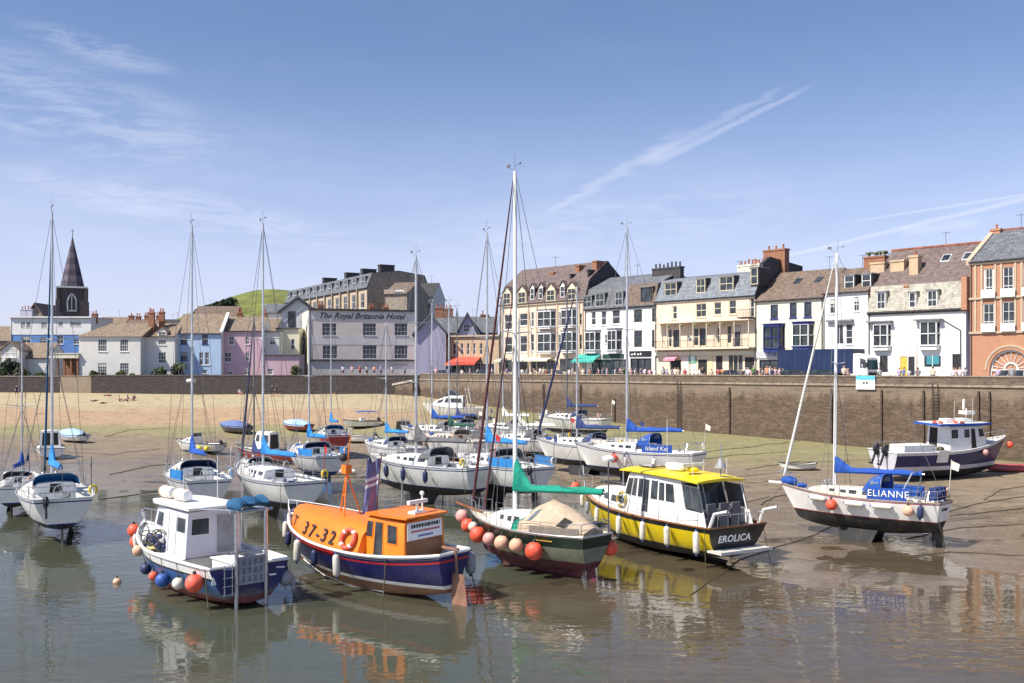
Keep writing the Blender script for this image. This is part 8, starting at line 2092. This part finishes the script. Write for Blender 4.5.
# ---------------------------------------------------------------- people
def skin_body(name, J, R, E):
    me = bpy.data.meshes.new(name); keys = list(J); me.from_pydata([J[k] for k in keys], [(keys.index(a), keys.index(b)) for a, b in E], []); me.update()
    o = bpy.data.objects.new(name, me); COL.objects.link(o); md = o.modifiers.new('s', 'SKIN'); md.use_smooth_shade = True
    for k, v in zip(keys, me.skin_vertices[0].data): r = R[k]; v.radius = (r, r) if not hasattr(r, '__len__') else r; v.use_root = (k == 'hip')
    o.modifiers.new('d', 'SUBSURF').levels = 1
    bpy.context.view_layer.update(); em = bpy.data.meshes.new_from_object(o.evaluated_get(bpy.context.evaluated_depsgraph_get()))
    bpy.data.objects.remove(o); em.name = name; return em
RAD = dict(hip=(.15, .11), waist=(.135, .10), chest=(.165, .11), neck=.055, jaw=.085, head=.105, crown=.06, sl=.07, sr=.07, el=.045, er=.045, wl=.034, wr=.034, hl=.04, hr=.04, tl=.095, tr=.095, kl=.06, kr=.06, al=.042, ar=.042, fl=.035, fr=.035, nose=.018)
EDG = [('hip', 'waist'), ('waist', 'chest'), ('chest', 'neck'), ('neck', 'jaw'), ('jaw', 'head'), ('head', 'crown'), ('jaw', 'nose'), ('chest', 'sl'), ('sl', 'el'), ('el', 'wl'), ('wl', 'hl'), ('chest', 'sr'), ('sr', 'er'), ('er', 'wr'), ('wr', 'hr'), ('hip', 'tl'), ('tl', 'kl'), ('kl', 'al'), ('al', 'fl'), ('hip', 'tr'), ('tr', 'kr'), ('kr', 'ar'), ('ar', 'fr')]
def pose(**kw):
    J = dict(hip=(0, 0, .95), waist=(0, 0, 1.12), chest=(0, .0, 1.34), neck=(0, 0, 1.50), jaw=(0, -.02, 1.57), head=(0, -.01, 1.65), crown=(0, 0, 1.72), nose=(0, -.12, 1.61), sl=(.19, 0, 1.41), sr=(-.19, 0, 1.41), el=(.25, .03, 1.14), er=(-.25, .03, 1.14), wl=(.26, -.06, .90), wr=(-.26, -.06, .90), hl=(.26, -.09, .82), hr=(-.26, -.09, .82), tl=(.09, 0, .88), tr=(-.09, 0, .88), kl=(.10, -.02, .48), kr=(-.10, -.02, .48), al=(.10, .03, .09), ar=(-.10, .03, .09), fl=(.11, -.12, .035), fr=(-.11, -.12, .035))
    J.update(kw); return J
sitJ = {k: (v[0], v[1], v[2] - .80) for k, v in pose().items()}
sitJ.update(tl=(.10, -.06, .13), tr=(-.10, -.06, .13), kl=(.13, -.42, .36), kr=(-.13, -.42, .36), al=(.12, -.68, .07), ar=(-.12, -.68, .07), fl=(.12, -.80, .06), fr=(-.12, -.80, .06), el=(.27, .10, .36), er=(-.27, .10, .36), wl=(.22, -.12, .28), wr=(-.22, -.12, .28), hl=(.18, -.22, .30), hr=(-.18, -.22, .30))
lieJ = {k: (v[0], v[2] - .95, .13 + v[1] * .5) for k, v in pose(nose=(0, .12, 1.61)).items()}
POSES = dict(stand=pose(), walk=pose(kl=(.10, -.16, .50), al=(.10, -.12, .10), fl=(.10, -.27, .06), kr=(-.10, .06, .48), ar=(-.10, .26, .12), fr=(-.10, .14, .04), el=(.25, .12, 1.16), wl=(.25, .16, .92), hl=(.25, .14, .85), er=(-.25, -.04, 1.15), wr=(-.25, -.20, .97), hr=(-.25, -.26, .92)), lean=pose(wl=(.16, -.28, 1.10), hl=(.10, -.33, 1.12), wr=(-.16, -.28, 1.10), hr=(-.10, -.33, 1.12)), sit=sitJ, lie=lieJ)
BODY = {}
def seg_of(co, J):
    best = None
    for a, b in EDG:
        A, Bv = Vector(J[a]), Vector(J[b]); d = Bv - A; t = max(0, min(1, (co - A).dot(d) / max(d.length_squared, 1e-6))); q = (co - A - d * t).length - min(RAD[a] if not hasattr(RAD[a], '__len__') else RAD[a][1], RAD[b] if not hasattr(RAD[b], '__len__') else RAD[b][1])
        if best is None or q < best[0]: best = (q, a, b, t)
    return best[1:]
for nm, J in POSES.items():
    body = skin_body('body', J, RAD, EDG); parts = dict(shirt=[], shorts=[], hair=[])
    hd, jw = Vector(J['head']), Vector(J['nose']); fwd = (jw - Vector(J['jaw'])).normalized(); upv = (Vector(J['crown']) - Vector(J['jaw'])).normalized()
    for p in body.polygons:
        c = Vector(p.center); a, b, t = seg_of(c, J)
        if (a, b) in (('waist', 'chest'), ('chest', 'sl'), ('chest', 'sr'), ('hip', 'waist')) or ((a, b) in (('sl', 'el'), ('sr', 'er')) and t < .7): parts['shirt'].append(p.index)
        elif (a, b) in (('hip', 'tl'), ('hip', 'tr')) or ((a, b) in (('tl', 'kl'), ('tr', 'kr')) and t < .85): parts['shorts'].append(p.index)
        elif (a, b) in (('head', 'crown'), ('jaw', 'head')) and ((c - hd).dot(fwd) < .03 and (c - hd).dot(upv) > -.06 or (c - hd).dot(upv) > .05): parts['hair'].append(p.index)
    BODY[nm] = (body, {})
    for k, idx in parts.items():
        m = MB(); mp = {}
        for i in idx:
            f = []
            for v in body.polygons[i].vertices:
                if v not in mp: mp[v] = len(m.v); w = body.vertices[v]; m.v.append(tuple(w.co + w.normal * (.014 if k != 'hair' else .02)))
                f.append(mp[v])
            m.f.append(tuple(f)); m.m.append(0)
        BODY[nm][1][k] = m
CLO = dict(white=(.75, .75, .74), pink=(.66, .42, .44), red=(.42, .09, .08), navy=(.04, .05, .12), black=(.025, .025, .028), grey=(.30, .31, .33), blue=(.14, .22, .40), teal=(.08, .22, .23), cream=(.68, .60, .44), orange=(.58, .30, .16), green=(.06, .18, .07), lilac=(.45, .38, .60), yellow=(.72, .58, .08))
SKIN = [mat('skin_light', (.62, .36, .26), .6, var=.06), mat('skin_tan', (.48, .26, .17), .6, var=.06)]
HAIR = [mat('hair_brown', (.06, .035, .02), .7), mat('hair_dark', (.02, .015, .012), .7), mat('hair_fair', (.35, .24, .11), .7), mat('hair_grey', (.36, .35, .33), .7)]
PM = {}
def person(label, loc, face, ps, top, bottom, group, sc=1.0, i=0):
    body, cl = BODY[ps]; sk = SKIN[i % 2]
    def get(k, mt, src=None):
        key = (ps, k, mt.name)
        if key not in PM:
            if k == 'body': me = body.copy(); me.materials.clear(); me.materials.append(mt); [setattr(p, 'use_smooth', True) for p in me.polygons]
            else: me = cl[k].mesh({'shirt': 'shirt', 'shorts': 'shorts', 'hair': 'hair'}[k], mt, smooth=70, fix=False)
            PM[key] = me
        return PM[key]
    o = empty('person', loc, face); o.scale = (sc, sc, sc); thing(o, label, 'person', group)
    link_mesh('body', get('body', sk), o)
    if top: link_mesh('shirt', get('shirt', mat('cloth_' + top, CLO[top], .85, var=.08)), o)
    link_mesh('shorts', get('shorts', mat('cloth_' + bottom, CLO[bottom], .85, var=.08)), o); link_mesh('hair', get('hair', HAIR[(i * 7 + len(label)) % 4]), o)
    return o
def quay_pt(px, off):
    F = Fac.__new__(Fac); F.p = QW - QN * off; F.d = -QU; q = F.p + F.d * F.x(px); return Vector((q.x, q.y, QUAY_Z + .13))
spots = [(436, 'by the orange awning'), (448, 'under the orange awning'), (462, 'under the red awning'), (470, 'at the middle of the red awning'), (478, 'at the end of the red awning'), (492, 'between the awnings and the terrace'), (507, 'by the mast of the green sloop'), (527, 'below the first white bay'), (534, 'below the gap of the white bays'), (540, 'under the cream awning'), (546, 'beside the parked white car'), (569, 'beyond the parked white car'), (578, 'at the terrace end'), (583, 'before the green awning'),
         (590, 'under the green awning'), (598, 'outside the green shop door'), (603, 'outside the green shop window'), (607, 'at the green shop corner'), (624, 'left of the black fascia shop'), (631, 'outside the black fascia shop'), (641, 'under the black fascia'), (645, 'outside the black fascia shop end'), (650, 'by the black fascia shop pillar'), (655, 'where the white and peach fronts meet'), (663, 'before the pink awning'), (667, 'under the pink awning'), (672, 'right outside the pink awning door'), (678, 'past the pink awning'), (700, 'at the middle door of the peach hotel'), (718, 'by the white door of the peach hotel'),
         (748, 'behind the dark blue grey car'), (752, 'between the two parked cars'), (763, 'left under the grey shop fascia'), (767, 'under the first letter of the grey fascia'), (772, 'under the grey shop fascia'), (776, 'right under the grey fascia'), (780, 'at the end of the grey fascia'), (783, 'at the tail of the blue trailer'), (848, 'between trailer and white cab'), (904, 'outside the ochre panel'), (909, 'at the ochre panel edge'), (956, 'outside the end door of the white shop'), (960, 'leaning on the parapet by the white shop'), (965, 'at the lilac side wall'), (998, 'outside the brick arch'), (1012, 'under the brick arch'), (844, 'beside the parapet near the white cab')]
for a_, b_, n_, w_ in ((500, 585, 9, 'along the white bayed terrace'), (588, 655, 9, 'along the white dormered house'), (660, 735, 8, 'along the peach hotel'), (742, 784, 8, 'near the grey fascia shop'), (870, 962, 5, 'along the white double shop')):
    spots += [(a_ + (b_ - a_) * (q_ + .5) / n_ + RND.uniform(-2, 2), ('%s, %s of %d' % (w_, ('first', 'second', 'third', 'fourth', 'fifth', 'sixth', 'seventh', 'eighth', 'ninth')[q_], n_))) for q_ in range(n_)]
tops = ['white', 'navy', 'pink', 'white', 'cream', 'black', 'grey', 'blue', 'white', 'white', 'cream', 'pink', 'white', 'lilac', 'red', 'orange', 'green', 'pink', 'grey']
bots = ['navy', 'black', 'grey', 'blue', 'cream', 'black', 'navy']
for i, (px, where) in enumerate(spots):
    off = 3.9 + (i * 37 % 50) / 10 if i % 3 else 1.6; off = 1.0 if 'parapet' in where else off
    t, b_ = tops[(i * 5 + 2) % len(tops)], bots[(i * 3) % len(bots)]
    p = quay_pt(px, off); ps = ('stand', 'walk', 'lean')[i % 3] if off > 1.2 else 'lean'
    p.z = QUAY_Z + (.13 if off < 3.2 else .0)
    person('person in %s top and %s shorts %s' % (t, b_, where.replace(' of 9', ' stroller').replace(' of 8', ' stroller').replace(' of 5', ' stroller')), p, RND.uniform(0, 6.28) if off > 1.2 else math.atan2(QN.y, QN.x) + PI / 2, ps, t, b_, 'people on the quay', RND.uniform(.94, 1.06), i)
for i, (px, d, t, b_, lab) in enumerate(((343, 163, 'white', 'navy', 'person in white top on the hotel terrace, nearest its left corner'), (352, 164, 'pink', 'grey', 'person in pink top on the hotel terrace beside the first window'), (360, 163, 'red', 'black', 'person in red top on the hotel terrace between the windows'), (367, 164, 'white', 'black', 'person in white top before the middle terrace window'), (374, 163.5, 'orange', 'navy', 'person in orange top on the hotel terrace'), (381, 164, 'lilac', 'navy', 'person in lilac top on the hotel terrace'), (392, 165, 'white', 'grey', 'person in white top at the far end of the hotel terrace'), (405, 163, 'blue', 'black', 'person in blue top by the hotel corner'))):
    person(lab, ((px - 512) / FPX * d, d, QUAY_Z + .5), RND.uniform(0, 6), 'stand', t, b_, 'people on the hotel terrace', 1.0, i)
tb = MB(); tb.box(-29.5, -16.5, 161.2, 165.5, QUAY_Z, QUAY_Z + .5); kind(tb.build('pavement', COPING), 'structure')
for i, (px, py, ps, top, bt, lab) in enumerate(((16.5, 394, 'walk', 'navy', 'navy', 'person in navy walking at the foot of the sea wall'), (94, 399, 'lie', 'pink', 'red', 'person in pink lying on the sand below the villa corner'), (103, 398.5, 'lie', None, 'black', 'person in black shorts lying on the sand beside the pink one'), (107, 393.5, 'lie', 'red', 'navy', 'person in red lying close under the sea wall'), (119, 401.5, 'sit', None, 'navy', 'person in navy shorts sitting on the sand, apart from a pair'), (127.5, 401.5, 'sit', 'pink', 'black', 'person in pink sitting on the sand next to a dark bag'), (134, 400.5, 'sit', 'black', 'grey', 'person in black top sitting on the sand beside the person in pink'), (163.5, 392.5, 'sit', 'red', 'navy', 'person in red sitting under the sea wall near the palm'), (169, 392.5, 'lie', 'white', 'teal', 'person in white lying under the sea wall near the palm'), (240, 394.5, 'sit', 'white', 'red', 'person in white sitting on the sand below the pink cottage'), (247, 393.5, 'stand', 'pink', 'white', 'person in pink standing on the sand below the pink cottage'), (272, 396.5, 'stand', 'black', 'black', 'person in black standing on the sand below the pink annexe'), (276, 396.5, 'stand', 'navy', 'black', 'person in navy standing close beside the one in black on the sand'), (329, 391, 'sit', 'pink', 'red', 'person in pink sitting below the hotel'), (335, 391, 'sit', 'white', 'navy', 'person in white sitting below the hotel'), (338, 394, 'lie', 'grey', 'black', 'person in grey lying on the sand below the hotel'), (368, 391, 'stand', 'pink', 'orange', 'person in pink top and orange shorts near the slipway foot'))):
    person(lab, on_ground(px, py), RND.uniform(0, 6), ps, top, bt, 'people on the beach', 1.0 if ps != 'stand' else 1.0, i)

# ---------------------------------------------------------------- quay furniture, chains, marker buoy
def quay_frame(px):
    F = Fac.__new__(Fac); F.p = Vector(QW); F.d = -QU; q = F.p + F.d * F.x(px); return q, math.atan2(-QU.y, -QU.x)
def base_at(q): return ground_z(q.x + QN.x * .2, q.y + QN.y * .2)
for i, (px, kind_, lab) in enumerate(((544, 't', 'dark timber fender post on the quay wall, farthest from the brick building'), (581, 't', 'dark timber fender post on the quay wall under the terrace end'), (615, 't', 'short dark timber post on the quay wall under the green shopfront'), (680, 'l', 'dark iron ladder down the quay wall below the pink awning'), (730, 't', 'dark timber fender post on the quay wall below the blue grey car'), (832, 't', 'dark timber post on the quay wall behind the ELIANNE mast'), (882, 't', 'dark timber post on the quay wall beside the signboard'), (924, 't', 'dark timber post on the quay wall above the navy boat wheelhouse'), (936, 'l', 'dark iron ladder down the quay wall behind the navy boat'), (979, 't', 'dark timber post on the quay wall above the navy boat bow'), (990, 't', 'dark timber post on the quay wall nearest the red dinghy'))):
    q, a = quay_frame(px); zb = base_at(q); o = empty('wall_ladder' if kind_ == 'l' else 'fender_post', (q.x, q.y, zb), a); thing(o, lab, 'ladder' if kind_ == 'l' else 'post', 'posts and ladders on the quay wall')
    m = MB(); zt = (6.6 if px != 615 else 5.0) - zb
    if kind_ == 't': m.box(-.075, .075, -.18, -.005, -.2, zt); m.build('post', mat('tarred_timber', (.085, .06, .042), .9, var=.4), o); [MB().box(-.12, .12, -.2, -.002, zt * f, zt * f + .1).build('strap', G['chain'], o) for f in (.25, .6, .9)]
    else:
        for x in (-.25, .25): m.tube((x, -.2, .1), (x, -.2, zt + .6), .045, n=6)
        [m.tube((-.25, -.2, .3 + .3 * k), (.25, -.2, .3 + .3 * k), .03, n=5) for k in range(int(zt / .3))]; m.build('ladder_frame', G['chain'], o)
# signboard hung on the parapet
q, a = quay_frame(857); q2, _ = quay_frame(876); w_ = (q2 - q).length
o = empty('signboard', (q.x, q.y, 0), a); thing(o, 'white and turquoise signboard hanging over the quay parapet', 'sign')
m = MB(); m.box(0, w_, -.20, -.14, 6.62, 7.95); m.build('board', G['paper'], o)
m = MB(); m.box(0, w_, -.212, -.202, 7.55, 7.95); m.build('blue_strip', mat('turquoise_print', (.10, .48, .62), .5), o)
m = MB(); [m.lathe([(.14, 0), (.14, .01)], (0, 0, 0), 12) for _ in (0,)]; 
for dx in (.42, .58): k = MB(); k.prism([(w_ * dx + .13 * math.cos(t), 7.25 + .1 * math.sin(t)) for t in [2 * PI * j / 10 for j in range(10)]], -.212, -.202, 'y'); k.build('printed_mark', G['ink'], o)
# lamp posts on the quay
for i, (px, off, hgt, lab) in enumerate(((457, 9.8, 5.5, 'tall slim dark lamp post by the red awning'), (690, 9.8, 5.0, 'tall slim lamp post before the peach hotel'), (796, 9.8, 5.2, 'slim teal pole in front of the blue trailer'), (917, 2.0, 3.6, 'short rust coloured pole behind the parapet by the white shop'))):
    p = quay_pt(px, off); o = empty('street_lamp' if i < 2 else 'pole', p); thing(o, lab, 'lamp' if i < 2 else 'pole')
    m = MB(); m.lathe([(.11, -.1), (.09, .9), (.05, 1.0), (.035, hgt)], (0, 0, 0), 8); m.build('post', [G['gutter'] if False else B['gutter'], B['gutter'], mat('teal_post', (.05, .2, .22), .5), mat('rust_post', (.3, .1, .04), .8)][i], o)
    if i < 2: m = MB(); m.lathe([(.05, 0), (.2, .12), (.22, .32), (.05, .46)], (0, 0, hgt), 8); m.build('lamp_head', G['palegl'], o)
    else: m = MB(); m.ball((0, 0, hgt), .06, 8, 6); m.build('cap', B['gutter'], o)
# weedy mooring chains across the mud
def chain(label, pts, r=.035, m_='rope', name='mooring_chain'):
    P = []; rr = random.Random(len(label))
    pw = [on_ground(*p) for p in pts]
    for a, b_ in zip(pw, pw[1:]):
        for k in range(8): q = a + (b_ - a) * (k / 8); P.append(q + Vector((rr.uniform(-.06, .06), rr.uniform(-.08, .08), 0)))
    P.append(pw[-1]); P = [Vector((p.x, p.y, max(ground_z(p.x, p.y), 0) + .02)) for p in P]
    m = MB(); m.path(P, r, 5); o = m.build(name, G[m_], None); thing(o, label, 'mooring chain', 'mooring chains on the mud'); return o
chain('weedy mooring chain nearest the water at the right edge, two of them converge', [(948, 512), (985, 503), (1024, 497)]); chain('lower weedy mooring chain running out of the frame beside ELIANNE', [(950, 516), (990, 512), (1030, 508)])
chain('mooring chain across the mud just beyond the yellow cruiser', [(700, 452), (745, 448), (800, 441)]); chain('mooring chain across the mud towards the foot of the timber post', [(690, 461), (740, 455), (790, 452)]); chain('mooring chain on the mud behind the grey white tender', [(745, 470), (800, 462), (850, 462)]); chain('short mooring chain on the mud beside the yellow cruiser davit', [(760, 505), (775, 497), (800, 492)])
chain('dark mooring line curving through the shallow water below ELIANNE', [(690, 600), (740, 560), (810, 537), (848, 520)], .02); chain('mooring line on the mud behind the navy and white boat stern', [(860, 520), (900, 500), (940, 470)], .02); chain('mooring chain on the mud right of the navy boat bow', [(985, 500), (1000, 490), (1030, 486)], .03)
chain('mooring chain across the wet mud between the white yachts', [(110, 475), (150, 466), (190, 462)]); chain('mooring chain beside the small covered boat on the sand', [(105, 437), (130, 430), (170, 428)], .03)
for i, (a_, b_, c_) in enumerate((((905, 540), (960, 528), (1030, 524)), ((640, 520), (700, 512), (770, 497)), ((820, 490), (880, 497), (930, 492)), ((700, 478), (760, 483), (800, 477)), ((880, 560), (950, 552), (1030, 556)), ((60, 452), (110, 455), (160, 449)), ((100, 500), (150, 493), (175, 486)), ((540, 470), (560, 480), (600, 492)), ((330, 470), (360, 478), (385, 470)), ((250, 440), (300, 446), (330, 443)))):
    chain('thin weedy mooring line on the mud, ' + ('lowest before the frame edge below ELIANNE', 'beside the yellow cruiser roof', 'just beyond the ELIANNE mast', 'between yellow cruiser and tender', 'in the shallows at the frame edge', 'beyond the lone white yacht', 'between lone yacht and workboat', 'beside the Island Kat keel', 'before the large white yacht bow', 'below the red covered boat')[i], (a_, b_, c_), .022)
p = on_ground(117, 588); m = MB(); m.ball((0, 0, 0), (.16, .16, .14), 12, 8); o = m.build('mooring_buoy', G['buoypeach'], None, smooth=True); o.location = (p.x, p.y, .05); thing(o, 'small brown orange mooring buoy floating alone near the blue workboat', 'buoy'); m = MB(); m.tube((0, 0, .12), (0, 0, .22), .03); m.build('eye', G['chain'], o)
